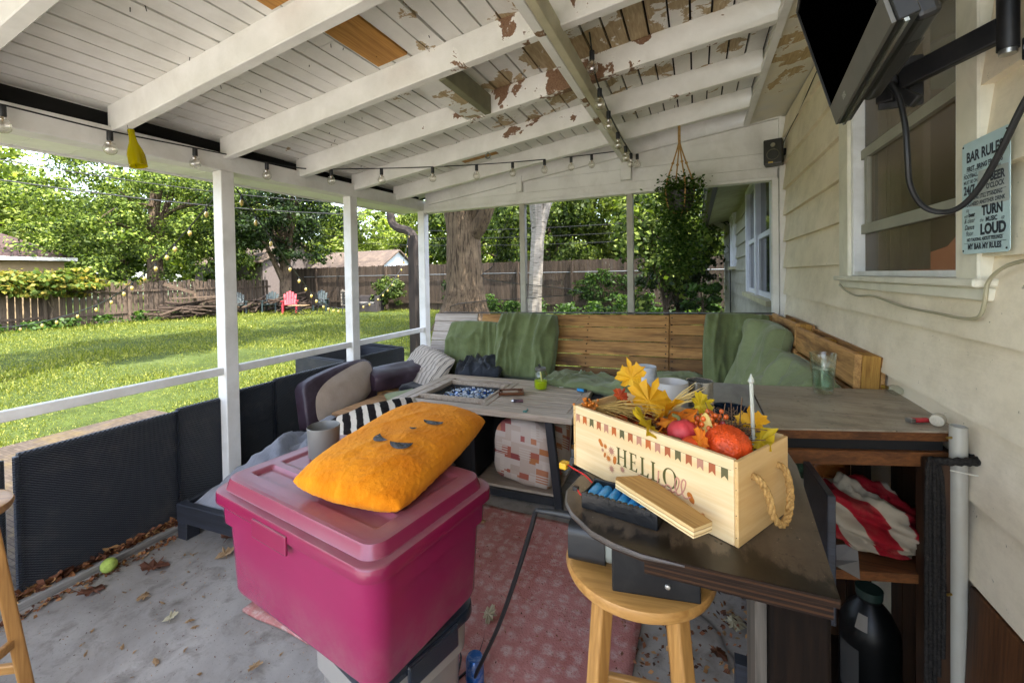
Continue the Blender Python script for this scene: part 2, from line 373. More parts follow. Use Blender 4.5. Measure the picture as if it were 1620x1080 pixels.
# posts
for i, y in enumerate((1.735, 2.83, YB)):
    MB().box(XL-.085, XL, y, y+.085, .0, zt(y)+.001).obj('post', M_white, porch, bevel=.004, seg=1)
for y in (-.45,): MB().box(XL-.085, XL, y, y+.085, .0, zt(y)+.001).obj('post', M_white, porch, bevel=.004, seg=1)
M_trim2 = simple('stone_painted_stud', '#a39f92', .6, var=.08, dirt='#6f6b5e', ds=6, da=.3)
for xa in (-1.625, -.575):
    MB().box(xa, xa+.055, YB+.01, YB+.075, .0, 2.175).obj('screen_stud', M_trim2, porch, bevel=.003, seg=1)
# side rails and sill
for a, b in ((-.365, 1.735), (1.82, 2.83), (2.915, YB)):
    MB().box(XL-.06, XL-.018, a, b, .845, .893).obj('rail', M_white, porch, bevel=.003, seg=1)
MB().box(XL-.085, XL+.005, -1., YB, .0, .036).obj('sill_board', wood('grey_board', '#8d8a86', '#625e58', 1, 4, .8, island=False), porch, bevel=.004, seg=1)
mb = MB(); mb.tube([(-1.45+.02*math.cos(t), 2.90, roofz(-1.45)-.03+.02*math.sin(t)) for t in np.linspace(.4, 2*PI+.2, 14)], .004, 6); mb.tube([(-1.45, 2.90, roofz(-1.45)-.008), (-1.45, 2.905, roofz(-1.45)+.012)], .004, 6)
mb.obj('screw_eye', simple('steel', '#8f8f8d', .35, .9), porch)
# torn insect screen in the back left bay
t = NT('insect_screen'); t.col(hx('#1c1e1e')); t.set(.8, spec=.1); tr = t.new('ShaderNodeBsdfTransparent'); mx = t.new('ShaderNodeMixShader')
wv = t.noise(t.tc('Object', (1, 1, 1)), 3, 4); f = t.ramp(wv, [(.3, .24), (.7, .33)])
t.link(f, mx.inputs[0]); t.link(tr.outputs[0], mx.inputs[1]); t.link(t.b.outputs[0], mx.inputs[2]); t.link(mx.outputs[0], t.out.inputs[0])
M_screen = t.m
edge = [(-2.45, 1.02), (-2.36, 1.16), (Y_0, 1.28), (-2.04, 1.42), (-1.94, 1.56), (-1.90, 1.68), (-1.885, 1.80), (-1.7, 2.16)]
mb = MB(); P0 = []; P1 = []
for i, (a, z) in enumerate(smoothpts([(x_, YB+.045, z_) for x_, z_ in edge], 4) and [(q.x, q.z) for q in smoothpts([(x_, YB+.045, z_) for x_, z_ in edge], 4)]):
    P0.append((a, YB+.045+.02*math.sin(i), z)); P1.append((-1.6, YB+.045, z))
mb.grid([P0, P1])
scr = mb.obj('insect_screen', M_screen); mb2 = MB(); mb2.tube(P0, .004, 5); mb2.obj('torn_edge', M_metalblk, scr)
tag(scr, 'dark torn insect screen hanging slack across the opening in front of the big tree trunk', 'insect screen')
for xa, xb, w_ in ((-1.57, -.575, 'birch trunk and brown fence'), (-.52, .555, 'hanging plant and far house wall')):
    mb = MB(); mb.poly([(xa, YB+.05, .9), (xb, YB+.05, .9), (xb, YB+.05, 2.165), (xa, YB+.05, 2.165)])
    s_ = mb.obj('insect_screen', M_screen); tag(s_, 'taut sheer insect screen stretched in front of the '+w_, 'insect screen')
# ------------------------------------------------------------------ house
house = thing('house', 'cream house with wide lap siding, white trim windows and a dark gutter', 'house')
E_ = .203
def siding(name, y0, y1, m, z0=.04, ztop=2.66, holes=()):
    mb = MB(); z = z0; 
    while z < ztop:
        zz = min(z+E_+.012, ztop)
        rects = [(y0, y1, z, zz)]
        for (ha, hb, hz0, hz1) in holes:
            ns = []
            for a, b, c, d in rects:
                if hb <= a or ha >= b or hz0 >= d or hz1 <= c: ns.append((a, b, c, d)); continue
                if ha > a: ns.append((a, ha, c, d))
                if hb < b: ns.append((hb, b, c, d))
                if hz0 > c: ns.append((max(a, ha), min(b, hb), c, hz0))
                if hz1 < d: ns.append((max(a, ha), min(b, hb), hz1, d))
            rects = ns
        for a, b, c, d in rects:
            n = max(1, int((b-a)/.35)); fx = lambda q: -.022+.025*(q-z)/(zz-z)
            for i in range(n):
                p, q = a+(b-a)*i/n, a+(b-a)*(i+1)/n
                wv = .0028*nz(p*2, z*9, 3); wq = .0028*nz(q*2, z*9, 3); k0 = 1-(c-z)/(zz-z); k1 = 1-(d-z)/(zz-z)
                mb.add([(XR+fx(c)+wv*k0, p, c), (XR+fx(c)+wq*k0, q, c), (XR+fx(d)+wq*k1, q, d), (XR+fx(d)+wv*k1, p, d), (XR+.02, p, c), (XR+.02, q, c)], [(0, 3, 2, 1), (0, 1, 5, 4)])
        z += E_
    return mb.obj(name, m, house)
WY0, WY1, WZ0, WZ1 = 1.40, 2.44, 1.42, 2.36
siding('siding', -2.5, YB, M_siding, z0=.666-3*E_, holes=((WY0, WY1, WZ0-.02, WZ1),))
MB().box(XR+.021, XR+.14, -2.5, 1.40, -.15, 2.68).box(XR+.021, XR+.14, 2.44, 11.6, -.15, 2.68).box(XR+.021, XR+.14, 1.4, 2.44, -.15, WZ0).box(XR+.021, XR+.14, 1.4, 2.44, WZ1, 2.68).box(XR+.14, 7, 11.5, 11.6, -.15, 2.68).obj('wall_core', M_dark, house)
siding('siding', YB+.06, 11.6, M_siding_shade, z0=.666-4*E_, holes=((4.15, 6.3, 1.2, 2.52), (8.3, 9.05, 1.52, 2.5)))
MB().box(.63, .69, 11.5, 11.62, -.15, 2.68).obj('corner_trim', M_white, house)
# eave beyond the porch
MB().hexa([(.23, 4.02, 2.40), (XR+.02, 4.02, 2.5), (XR+.02, 11.9, 2.5), (.23, 11.9, 2.40), (.23, 4.02, 2.42), (XR+.02, 4.02, 2.53), (XR+.02, 11.9, 2.53), (.23, 11.9, 2.42)]).obj('eave_soffit', simple('soffit_sage', '#b7b597', .6, var=.1, dirt='#77745a', ds=4, da=.5), house)
mb = MB(); mb.grid([[(x_, y_, z_) for y_ in (4.03, 11.9)] for x_, z_ in ((.23, 2.50), (.22, 2.39), (.17, 2.37), (.125, 2.40), (.115, 2.50))], False); mb.obj('gutter', simple('brown_gutter', '#37302a', .5, var=.2), house, solid=.004)
mb = MB(); mb.hexa([(.1, 4.03, 2.5), (4, 4.03, 4.0), (4, 12, 4.0), (.1, 12, 2.5), (.1, 4.03, 2.54), (4, 4.03, 4.05), (4, 12, 4.05), (.1, 12, 2.54)]); mb.hexa([(.66, -2.6, 2.74), (4, -2.6, 4.0), (4, 4.02, 4.0), (.66, 4.02, 2.74), (.66, -2.6, 2.8), (4, -2.6, 4.05), (4, 4.02, 4.05), (.66, 4.02, 2.8)])
mb.obj('roof', simple('shingle', '#4a4440', .9, var=.3, vs=20), house)
# near window: casing, sill, sashes, glass
M_cas = simple('cream_casing', '#dbd7c6', .5, var=.07, dirt='#8d8771', ds=6, da=.35, bs=.15)
win = MB().box(XR-.028, XR+.01, 2.322, 2.45, 1.40, 2.45).box(XR-.028, XR+.01, 1.375, 1.47, 1.40, 2.45).box(XR-.03, XR+.01, 1.36, 2.46, 2.352, 2.45).obj('window', M_cas, house, bevel=.004, seg=1)
MB().box(XR-.05, XR+.01, 1.345, 2.455, 1.405, 1.425).box(XR-.028, XR+.008, 1.35, 2.452, 1.372, 1.404).obj('window_sill', M_cas, win, bevel=.004, seg=1)
MB().box(XR-.016, XR+.03, 2.295, 2.321, 1.426, 2.35).box(XR-.016, XR+.03, 1.471, 1.50, 1.426, 2.35).box(XR-.014, XR+.03, 1.50, 2.295, 1.426, 1.446).obj('sash_frame', simple('white_vinyl', '#dedfe0', .4, var=.05, dirt='#908d80', ds=7, da=.3), win, bevel=.003, seg=1)
MB().box(XR+.012, XR+.04, 1.5, 2.295, 1.925, 1.965).box(XR+.012, XR+.04, 1.5, 2.295, 1.605, 1.645).box(XR+.014, XR+.04, 2.23, 2.26, 1.645, 1.925).obj('window_bar', simple('bar_grey', '#8e8d80', .5), win)
t = NT('window_pane'); v = t.tc(); t.col(t.ramp(t.noise(v, 4, 8, .65, .4), [(.3, hx('#5d5140')), (.7, hx('#84765f'))])); t.set(.22, spec=.5)
tr = t.new('ShaderNodeBsdfTransparent'); mx = t.new('ShaderNodeMixShader'); mx.inputs[0].default_value = .46
t.link(tr.outputs[0], mx.inputs[1]); t.link(t.b.outputs[0], mx.inputs[2]); t.link(mx.outputs[0], t.out.inputs[0])
MB().box(XR+.026, XR+.03, 1.5, 2.295, 1.44, 2.35).obj('pane', t.m, win)
MB().box(XR+.15, XR+1.6, .9, 3.6, .9, .92).box(XR+1.58, XR+1.6, .9, 3.6, .92, 2.6).box(XR+.15, XR+1.6, .88, .9, .9, 2.6).box(XR+.15, XR+1.6, 3.6, 3.62, .9, 2.6).obj('room_wall', simple('room_brown', '#55442f', .8), house)
mb = MB()
for y0_, y1_, x_ in ((1.98, 2.30, .10), (1.50, 1.66, .12)):
    P = [[(XR+x_+.022*math.sin(i*.9)+.008*math.sin(i*2.3), y0_+(y1_-y0_)*i/40, z_) for i in range(41)] for z_ in (1.45, 1.9, 2.34)]
    mb.grid(P, True)
mb.obj('curtain', fabric('curtain_cloth', '#a89a80', '#7d7059', 200), house)
# windows further along
M_vin = simple('white_vinyl2', '#d8dae2', .45, var=.05)
M_dkpane = simple('dark_pane', '#15171a', .08, spec=.6, var=.2)
def farwin(y0, y1, z0, z1, mull=None):
    w = MB().box(XR-.06, XR+.01, y0, y0+.06, z0, z1).box(XR-.06, XR+.01, y1-.06, y1, z0, z1).box(XR-.06, XR+.01, y0+.06, y1-.06, z1-.06, z1)
    if mull: w.box(XR-.06, XR+.01, mull-.05, mull+.05, z0, z1-.06)
    w = w.obj('window', M_vin, house, bevel=.004, seg=1)
    MB().box(XR-.1, XR+.01, y0-.03, y1+.03, z0-.05, z0-.002).obj('window_sill', M_trimg, w)
    mb = MB(); zm = (z0+z1)/2-.03
    spans = [(y0+.06, mull-.05), (mull+.05, y1-.06)] if mull else [(y0+.06, y1-.06)]
    pn = MB()
    for a, b in spans:
        mb.box(XR-.03, XR+.005, a, b, zm-.025, zm+.025).box(XR-.03, XR+.005, a, a+.035, z0, zm-.025).box(XR-.03, XR+.005, b-.035, b, z0, zm-.025).box(XR-.02, XR+.01, a, a+.03, zm+.025, z1-.06)
        mb.box(XR-.03, XR+.005, a+.035, b-.035, z0, z0+.05)
        pn.box(XR-.008, XR-.004, a+.03, b-.03, z0+.05, z1-.065)
    mb.obj('sash_frame', M_vin, w); pn.obj('pane', M_dkpane, w)
farwin(4.22, 6.25, 1.2, 2.50, 5.3); farwin(8.32, 9.0, 1.55, 2.52)
mb = MB(); mb.tube(smoothpts([(.25, 9.6, 2.42), (.5, 9.55, 2.46), (.61, 9.5, 2.4), (.615, 9.5, 1.8), (.618, 9.45, 1.0), (.62, 9.5, .0)], 5), .012, 6); mb.obj('wall_cable', M_wire, house)
mb = MB(); mb.tube(smoothpts([(.612, YB-.15, 2.42), (.625, 3.6, 2.47), (.628, 3.3, 2.5), (.627, 2.9, 2.56), (.627, 2.6, 2.585), (.627, 2.2, 2.6)], 5), .003, 5); mb.obj('speaker_wire', M_wire, house)
mb = MB(); mb.tube(smoothpts([(.612, 2.42, 1.385), (.612, 2.35, 1.365), (.612, 2.2, 1.345), (.612, 2.04, 1.352), (.612, 1.95, 1.347), (.612, 1.75, 1.33), (.612, 1.55, 1.327), (.612, 1.42, 1.325), (.613, 1.36, 1.335), (.612, 1.335, 1.37), (.612, 1.32, 1.42), (.614, 1.26, 1.455), (.614, 1.15, 1.47)], 5), .0042, 6); mb.obj('wall_cable', simple('painted_cable', '#a39c80', .5), house)
# concrete slab
t = NT('concrete'); v = t.tc()
b = t.ramp(t.noise(v, 2.2, 9, .65, .3), [(.3, hx('#7f7a75')), (.7, hx('#aaa59f'))])
b = t.mix(t.ramp(t.noise(v, 9, 8, .7, .5), [(.5, 0), (.72, .75)]), b, hx('#5f5851'))
b = t.mix(t.ramp(t.noise(v, 110, 3, .6), [(.62, 0), (.7, .5)]), b, hx('#57534f'))
vo = t.new('ShaderNodeTexVoronoi', feature='DISTANCE_TO_EDGE'); vo.inputs['Scale'].default_value = .42
dv = t.new('ShaderNodeVectorMath', operation='ADD'); t.link(v, dv.inputs[0]); nn = t.new('ShaderNodeTexNoise'); nn.inputs['Scale'].default_value = 3; t.link(v, nn.inputs[0]); sc_ = t.new('ShaderNodeVectorMath', operation='SCALE'); sc_.inputs['Scale'].default_value = .22; t.link(nn.outputs[1], sc_.inputs[0]); t.link(sc_.outputs[0], dv.inputs[1]); t.link(dv.outputs[0], vo.inputs['Vector'])
b = t.mix(t.ramp(vo.outputs['Distance'], [(.002, .8), (.005, 0)]), b, hx('#3b3632'))
t.col(b); t.set(.75, spec=.25); t.bump(t.mix(.5, t.noise(v, 60, 5), t.noise(v, 5, 6)), .25, .006)
tag(MB().box(XL-.1, XR+.02, -3, YB+.15, -.14, 0).obj('porch_floor', t.m), kind='structure')

tag(MB().box(-5.5, 9, -14, -3.001, -.16, -.02).obj('bounce_slab', simple('pale_concrete', '#c4c0b8', .8, var=.08, dirt='#96918a', ds=2, da=.4)), kind='structure')  # unseen pale slab, added to bounce sunlight up into the porch
# ------------------------------------------------------------------ yard
GZ = -.1
t = NT('lawn_soil'); v = t.tc()
b = t.ramp(t.noise(v, .9, 9, .7, .4), [(.3, hx('#2f3818')), (.5, hx('#414d20')), (.75, hx('#586234'))])
b = t.mix(t.ramp(t.noise(v, 14, 6, .7), [(.45, .6), (.65, 0)]), b, hx('#222b14')); t.col(b); t.set(.9, spec=.1); t.bump(t.noise(v, 25, 6), .6, .05)
mb = MB(); xs = list(np.linspace(-60, 40, 41)); ys = list(np.linspace(-30, 70, 41))
P = [[(x, y, GZ+.05*fbm(x, y, 0, .25, 3)-.04*(1 if (x > -3 and y < 4.3) else 0)-.03) for x in xs] for y in ys]
mb.grid(P, True); tag(mb.obj('ground', t.m), kind='structure')
MB().box(-400, 400, -400, 400, -1.2, -1.0).obj('far_ground', simple('far_soil', '#3f4a26', .95))['kind'] = 'structure'
t = NT('woven_matting'); v = t.tc(); w1 = t.new('ShaderNodeTexBrick'); w1.inputs['Scale'].default_value = 9; w1.inputs['Color1'].default_value = hx('#4d453d'); w1.inputs['Color2'].default_value = hx('#3c352f'); w1.inputs['Mortar'].default_value = hx('#2a2520'); t.link(v, w1.inputs[0])
t.col(t.mix(t.ramp(t.noise(v, 5, 8, .7), [(.5, 0), (.7, .6)]), w1.outputs[0], hx('#5c4f2c'))); t.set(.9, spec=.1); t.bump(w1.outputs[1], -.4, .02)
tag(MB().box(-5.95, XL-.11, -3, 2.86, GZ-.1, GZ+.035).obj('patio', t.m), kind='structure')
# grass: loose leaves and blades, denser near the porch
def grass(n, name, m, smin, smax, hk, seed):
    g = np.random.default_rng(seed); out = []
    pts = []
    while len(pts) < n:
        k = n*2
        # sample in polar space about the porch so that density falls with distance
        a = g.uniform(R(-4), R(112), k); d = 3.0*np.exp(g.uniform(0, np.log(9.0), k))
        x = .0-np.sin(a)*d; y = np.cos(a)*d
        ok = ((x < -3.0) | (y > 4.2)) & (x > -20.9) & (x < .55) & (y < 16.9) & (y > -2) & ~((x > -5.97) & (y < 2.88))
        pts += list(zip(x[ok], y[ok], d[ok]))
    pts = np.array(pts[:n]); x, y, d = pts.T
    lum = np.array([fbm(p, q, 2., .5, 3) for p, q in zip(x, y)])
    s = g.uniform(smin, smax, n)*(.55+.075*d)*(1+.8*np.clip(lum, -.6, .8)); h = s*hk*g.uniform(.5, 1.3, n)
    yaw = g.uniform(0, 2*PI, n); tilt = g.uniform(.1, 1.15, n); 
    dx, dy = np.cos(yaw), np.sin(yaw); L = np.stack([dx*np.sin(tilt)*h, dy*np.sin(tilt)*h, np.cos(tilt)*h], 1)
    W = np.stack([-dy*s*.5, dx*s*.5, g.uniform(-.1, .1, n)*s], 1)
    B = np.stack([x, y, np.full(n, GZ-.045)+g.uniform(0, .03, n)], 1)
    V = np.stack([B-W*.35, B+W*.35, B+L*.75+W, B+L-W*.2], 1)
    return quads(name, V, m)
M_grass = leafmat('grass_leaf', ['#404a16', '#50591b', '#616824', '#727530', '#575e1f'], .4)
M_grass2 = leafmat('clover_leaf', ['#4a5620', '#5c6528', '#707434', '#858442'], .35)
tag(grass(130000, 'grass', M_grass, .005, .013, 5.0, 3), 'uncut yellow-green grass covering the back yard', 'grass', kind='stuff')
tag(grass(170000, 'clover', M_grass2, .011, .025, 1.2, 4), 'broad-leaved clover and weeds growing through the lawn', 'clover', kind='stuff')
# weeds on the fence line
def weeds(name, pts, m, n, r, h, s, label, cat, kind=None, seed=1):
    g = np.random.default_rng(seed); V = []
    for (cx, cy) in pts:
        hh = h*g.uniform(.5, 1.2); k = int(n*g.uniform(.6, 1.3))
        p = g.normal(0, 1, (k, 3))*np.array([r, r, 0]); z = g.uniform(0, 1, k)**.8*hh
        c = np.stack([cx+p[:, 0]*(1.1-.6*z/hh), cy+p[:, 1]*(1.1-.6*z/hh), GZ-.03+z], 1)
        V.append(leafquads(c, s, g))
    return tag(quads(name, np.concatenate(V), m), label, cat, kind=kind)
def leafquads(c, s, g, up=.5, asp=.62, bias=None):
    n = len(c); nrm = g.normal(0, 1, (n, 3))
    if bias is not None: nrm = nrm*.55+bias*1.25;
    nrm = nrm*1.0; nrm[:, 2] = (np.abs(nrm[:, 2]) if bias is None else nrm[:, 2])+up; nrm /= np.linalg.norm(nrm, axis=1)[:, None]
    a = np.cross(nrm, g.normal(0, 1, (n, 3))); a /= np.linalg.norm(a, axis=1)[:, None]+1e-9; b = np.cross(nrm, a)
    k = s*g.uniform(.6, 1.35, n)[:, None]; a = a*k*.5; b = b*k*.5*asp
    droop = nrm*k*.12
    return np.stack([c-a, c-b+droop*.0-a*.1, c+a-droop, c+b-a*.1], 1)
# trees
def barkmat(name, c1, c2, sc=(9, 9, 1.6), bs=.9, crack='#2b231c'):
    t = NT(name); v = t.tc('Object', sc)
    n = t.noise(v, 2.2, 9, .65, .9); t.col(t.mix(t.ramp(n, [(.38, .8), (.5, 0)]), t.ramp(t.noise(t.tc(), 2.5, 6, .6), [(.3, hx(c2)), (.7, hx(c1))]), hx(crack))); t.set(.9, spec=.15); t.bump(n, bs, .06); return t.m
M_bark = barkmat('brown_bark', '#6e5f4e', '#4d4136'); M_bark2 = barkmat('maple_bark', '#75634f', '#4d3f31', (9, 9, .9), 1.4, '#1d1610')
t = NT('birch_bark'); v = t.tc('Object', (3, 3, 14)); b = t.ramp(t.noise(v, 2.4, 7, .6, .3), [(.33, hx('#4c4741')), (.43, hx('#7d766c')), (.7, hx('#989187'))])
b = t.mix(t.ramp(t.noise(t.tc('Object', (1, 1, 1)), 3.2, 6, .6), [(.56, 0), (.7, .75)]), b, hx('#8c8373')); b = t.mix(t.ramp(t.noise(t.tc(), 45, 3), [(.6, 0), (.7, .5)]), b, hx('#4d463d')); t.col(b); t.set(.8, spec=.2); t.bump(t.noise(v, 4, 6), .35, .02); M_birch = t.m
LEAF = {'mid2': leafmat('maple_leaf', ['#1c2a0c', '#38491a', '#5e702a', '#8f9a4a'], .33), 'dark': leafmat('dark_leaf', ['#10190a', '#19260e', '#243414', '#34461d'], .3), 'mid': leafmat('mid_leaf', ['#1d2a10', '#324219', '#4d5c28', '#6b773c'], .45),
        'light': leafmat('light_leaf', ['#3a471a', '#566528', '#747f3c', '#929a56'], .55), 'fresh': leafmat('fresh_leaf', ['#1f3310', '#2e4718', '#41592a', '#5a6f36'], .45), 'vine': leafmat('vine_leaf', ['#33481a', '#506026', '#6d7230', '#94803a'], .4)}
def crown_pts(c, rad, n, ncl, g, shell=.55, cl=.22):
    u = g.normal(0, 1, (ncl, 3)); u /= np.linalg.norm(u, axis=1)[:, None]; r = g.uniform(shell, 1, ncl)[:, None]
    cc = u*r*np.array(rad); w = g.uniform(.4, 1.6, ncl); w /= w.sum(); idx = g.choice(ncl, n, p=w)
    k = g.normal(0, 1, (n, 3)); dr = k/np.linalg.norm(k, axis=1)[:, None]; q = g.uniform(0, 1, n)**.42; wob = 1+.25*np.sin(dr[:, 0]*5+idx)+.2*np.sin(dr[:, 1]*7+idx*2)
    k = dr*(q*wob)[:, None]*np.array(rad)*cl*1.75*g.uniform(.55, 1.3, ncl)[idx][:, None]; k[:, 2] *= .62
    crown_pts.bias = dr
    return cc[idx]+k+np.array(c), cc+np.array(c)
def tree(name, label, loc, h, rad, czr, leaf, n, ncl, ls, tr=.3, bark=None, group=None, seed=0, cat='tree', shell=.5, cl=.2, limbs=14, trunkpts=None, lean=0, limb0=.35):
    g = np.random.default_rng(seed); T = thing(name, label, cat, (loc[0], loc[1], GZ-.06), 0, group)
    p, cc = crown_pts((lean, 0, czr), rad, n, ncl, g, shell, cl)
    kp = p[:, 2] > .15; bs_ = crown_pts.bias[kp]; p = p[kp]
    quads('crown', leafquads(p, ls, g, bias=bs_), LEAF[leaf], T)
    mb = MB(); top = czr+rad[2]*.35
    if trunkpts is None:
        trunkpts = [(0, 0, 0, tr*1.25), (.02, .01, .5, tr), (lean*.25, .05, czr*.5, tr*.85), (lean*.6, 0, czr*.85, tr*.65), (lean, .1, top, tr*.2)]
    q = [Vector(a[:3]) for a in trunkpts]; s = smoothpts(q, 5); rr = np.interp(np.linspace(0, 1, len(s)), np.linspace(0, 1, len(trunkpts)), [a[3] for a in trunkpts])
    mb.tube(s, [float(x) for x in rr], 14 if tr > .25 else 8)
    for i in range(limbs):
        e = Vector(cc[g.integers(len(cc))]); k = g.uniform(limb0, .9); a = s[int(k*(len(s)-1))]; r0 = float(rr[int(k*(len(s)-1))])*.5
        m = a.lerp(e, .5)+Vector((0, 0, .12*(e-a).length)); mb.tube(smoothpts([a, m, e], 4), [r0+(.01-r0)*j/8 for j in range(9)], 6)
    mb.obj('trunk', bark or M_bark, T); return T
BIG = [(0, 0, -.1, 1.15), (0, 0, .3, .88), (.02, 0, .75, .68), (.03, 0, 1.4, .55), (.02, 0, 2.4, .52), (.0, 0, 3.1, .50), (-.25, 0, 4.2, .42), (-.5, .2, 6.5, .3), (-.6, .3, 9, .1)]
bt = tree('maple_tree', 'huge old tree with thick furrowed trunk standing just beyond the back of the porch', (-6.35, 10.95), 10, (4.6, 4.2, 3.0), 7.6, 'fresh', 16000, 90, .2, .5, M_bark2, seed=11, trunkpts=BIG, cl=.17, limb0=.62)
tr_ = [c for c in bt.children if c.name.startswith('trunk')][0]
mb = MB(); mb.tube(smoothpts([(.15, 0, 2.7), (.55, -.05, 3.05), (.95, -.1, 3.7), (1.6, -.2, 5.4)], 5), [.27, .27, .26, .26, .25]+[.25-.012*i for i in range(11)], 12)
mb.obj('limb', M_bark2, tr_)
BIR = [(.02, 0, -.1, .2), (.0, 0, .3, .16), (.03, 0, 1.2, .145), (.1, 0, 2.3, .14), (.14, 0, 2.75, .155), (.02, 0, 3.6, .11), (-.3, 0, 5.5, .09), (-.4, 0, 7, .03)]
bi = tree('birch_tree', 'slim white barked birch forking under the porch header', (-3.02, 8.0), 7, (2.3, 2.3, 1.8), 6.2, 'light', 6000, 50, .14, .2, M_birch, seed=12, trunkpts=BIR, cl=.2)
tr_ = [c for c in bi.children if c.name.startswith('trunk')][0]
mb = MB(); mb.tube(smoothpts([(.15, 0, 2.5), (.3, 0, 2.95), (.5, .1, 3.7), (.9, .2, 5.5)], 5), [.11-.005*i for i in range(16)], 10); mb.obj('limb', M_birch, tr_)
# dense maple over the left fence, and a darker evergreen beside it
tree('maple_tree', 'broad dense green tree spreading over the left fence between the two porch posts', (-23.6, 11.6), 10, (4.6, 4.8, 3.9), 5.0, 'mid2', 52000, 200, .125, .35, seed=21, shell=.3, cl=.105)
tree('evergreen_tree', 'dark shady tree standing behind the woodpile and teal chairs', (-19.6, 15.4), 10, (4.3, 3.6, 3.2), 5.1, 'dark', 20000, 130, .16, .3, seed=22, shell=.3, cl=.12)
spots = [((-33, 8.2), 'light', 9, 'tall pale green tree rising behind the brown roofed house, farthest left'), ((-40, 17.5), 'mid', 10, 'leafy tree showing to the left of the yellow bottle'), ((-38, 27), 'light', 10, 'sunlit tree behind the dark evergreen at the left'),
         ((-28, 27), 'light', 9, 'bright yellow-green tree behind the shed roof, left side'), ((-21, 29), 'light', 8.5, 'bright green tree directly above the shed ridge'), ((-15, 27.5), 'mid', 9, 'green tree just left of the thick trunk, behind the back fence'),
         ((-8.5, 25), 'mid', 8.5, 'dark green tree between the thick trunk and the birch'), ((-4.6, 27.5), 'light', 9, 'sunlit tree right of the birch above the back fence'), ((-.8, 25), 'mid', 8.5, 'tree above the back fence behind the right screen post'), ((4.5, 26), 'light', 9, 'tree behind the shrub at the end of the house'),
         ((-31, 19.5), 'mid', 8, 'tree behind the far white house on the left'), ((-30, -1), 'light', 9, 'tree beyond the left end of the fence'), ((-13, 34), 'light', 10, 'tallest tree far behind the shed and back fence'), ((-50, 16), 'mid', 11, 'distant tree on the far left'), ((-46, 30), 'light', 12, 'distant tall tree at the left behind the roofs')]
pal = {}
for i, (xy, lf, hh, lab) in enumerate(spots):
    if lf not in pal:
        pal[lf] = tree('tree', lab, xy, hh, (4.4, 4.2, 4.4), 5.2, lf, 15000, 120, .28, .3, group='trees beyond the fences', seed=30+i, shell=.3, cl=.125)
    else:
        o = dup(pal[lf], (xy[0], xy[1], GZ-.06), i*1.7, lab); s = hh/9.; o.scale = (s*(1+.15*math.sin(i*3)), s, s*(1+.12*math.cos(i*5)))
# shade trees standing on the lawn out of frame to the left
LT = tree('leaning_tree', 'tall leaning lawn tree out to the left of the porch, shading the grass', (-7.6, .4), 8, (3.0, 2.4, 1.5), 7.2, 'dark', 22000, 110, .2, .2, seed=61, shell=.2, cl=.17, lean=4.9, limbs=10)
LT.rotation_euler = (0, 0, R(112))
# far wood closing the view
g = np.random.default_rng(77); V = []
for i in range(46):
    a = R(-14+i*2.9); d = g.uniform(48, 58); c = np.array([-math.sin(a)*d, math.cos(a)*d, g.uniform(3, 6)])
    p, _ = crown_pts(c, (4.5, 4.5, g.uniform(4, 7)), 900, 30, g, .3, .22); V.append(leafquads(p, .75, g))
tag(quads('far_wood', np.concatenate(V), LEAF['light']), 'far wooded skyline closing the view beyond the yards', 'woods', kind='stuff')
# shrubs
tree('shrub', 'tall leafy shrub growing beside the end of the house wall', (-.62, 9.6), 3, (1.05, .9, 1.55), 2.35, 'mid2', 6500, 75, .12, .06, seed=51, cat='shrub', shell=.3, cl=.2, limbs=18)
tree('shrub', 'shady shrub with bare twigs below the tall shrub by the back fence', (-.45, 11.4), 2, (1.1, .9, .9), 1.5, 'dark', 5000, 50, .12, .05, seed=52, cat='shrub', shell=.3, cl=.2, limbs=14)
tree('shrub', 'small bright sapling in front of the house corner', (.12, 8.9), 1, (.42, .4, .35), 1.1, 'fresh', 500, 16, .13, .02, seed=53, cat='shrub', limbs=8)
tree('shrub', 'dark bush against the fence left of the thick trunk', (-9.6, 15.9), 1.6, (.7, .6, .8), .9, 'dark', 2500, 30, .13, .03, seed=54, cat='shrub', limbs=6)
tree('shrub', 'bush against the back fence beside the dark wicker couch', (-13.6, 16.2), 1.6, (.8, .5, .9), .9, 'mid', 2500, 30, .13, .03, seed=55, cat='shrub', limbs=6)
tree('shrub', 'yellow-green vine heaped over the top of the left fence', (-20.75, 7.1), 1.6, (.7, 2.0, .55), 1.65, 'vine', 6000, 50, .16, .04, seed=56, cat='vine', shell=.2, cl=.22, limbs=8)
o = tree('vine', 'leafy vine climbing the back fence right of the birch', (-3.5, 16.75), 1.6, (1.2, .14, .7), 1.15, 'fresh', 1900, 30, .12, .03, seed=57, cat='vine', limbs=6)
weeds('weeds', [(-10+.55*i+.2*math.sin(i*3), 16.1+.4*math.sin(i*7)) for i in range(20)], LEAF['fresh'], 260, .2, .75, .13, 'straggling weeds along the foot of the back fence', 'weeds', 'stuff', 5)
weeds('weeds', [(-4.6+.42*i, 10.5+1.2*math.sin(i*2.7)) for i in range(11)], LEAF['fresh'], 220, .2, .8, .12, 'weeds standing behind the bench between birch and house', 'weeds', 'stuff', 8)
weeds('weeds', [(-20.5, 3+.8*i+.3*math.sin(i*5)) for i in range(12)], LEAF['fresh'], 120, .22, .4, .15, 'weeds at the foot of the left fence', 'weeds', 'stuff', 6)
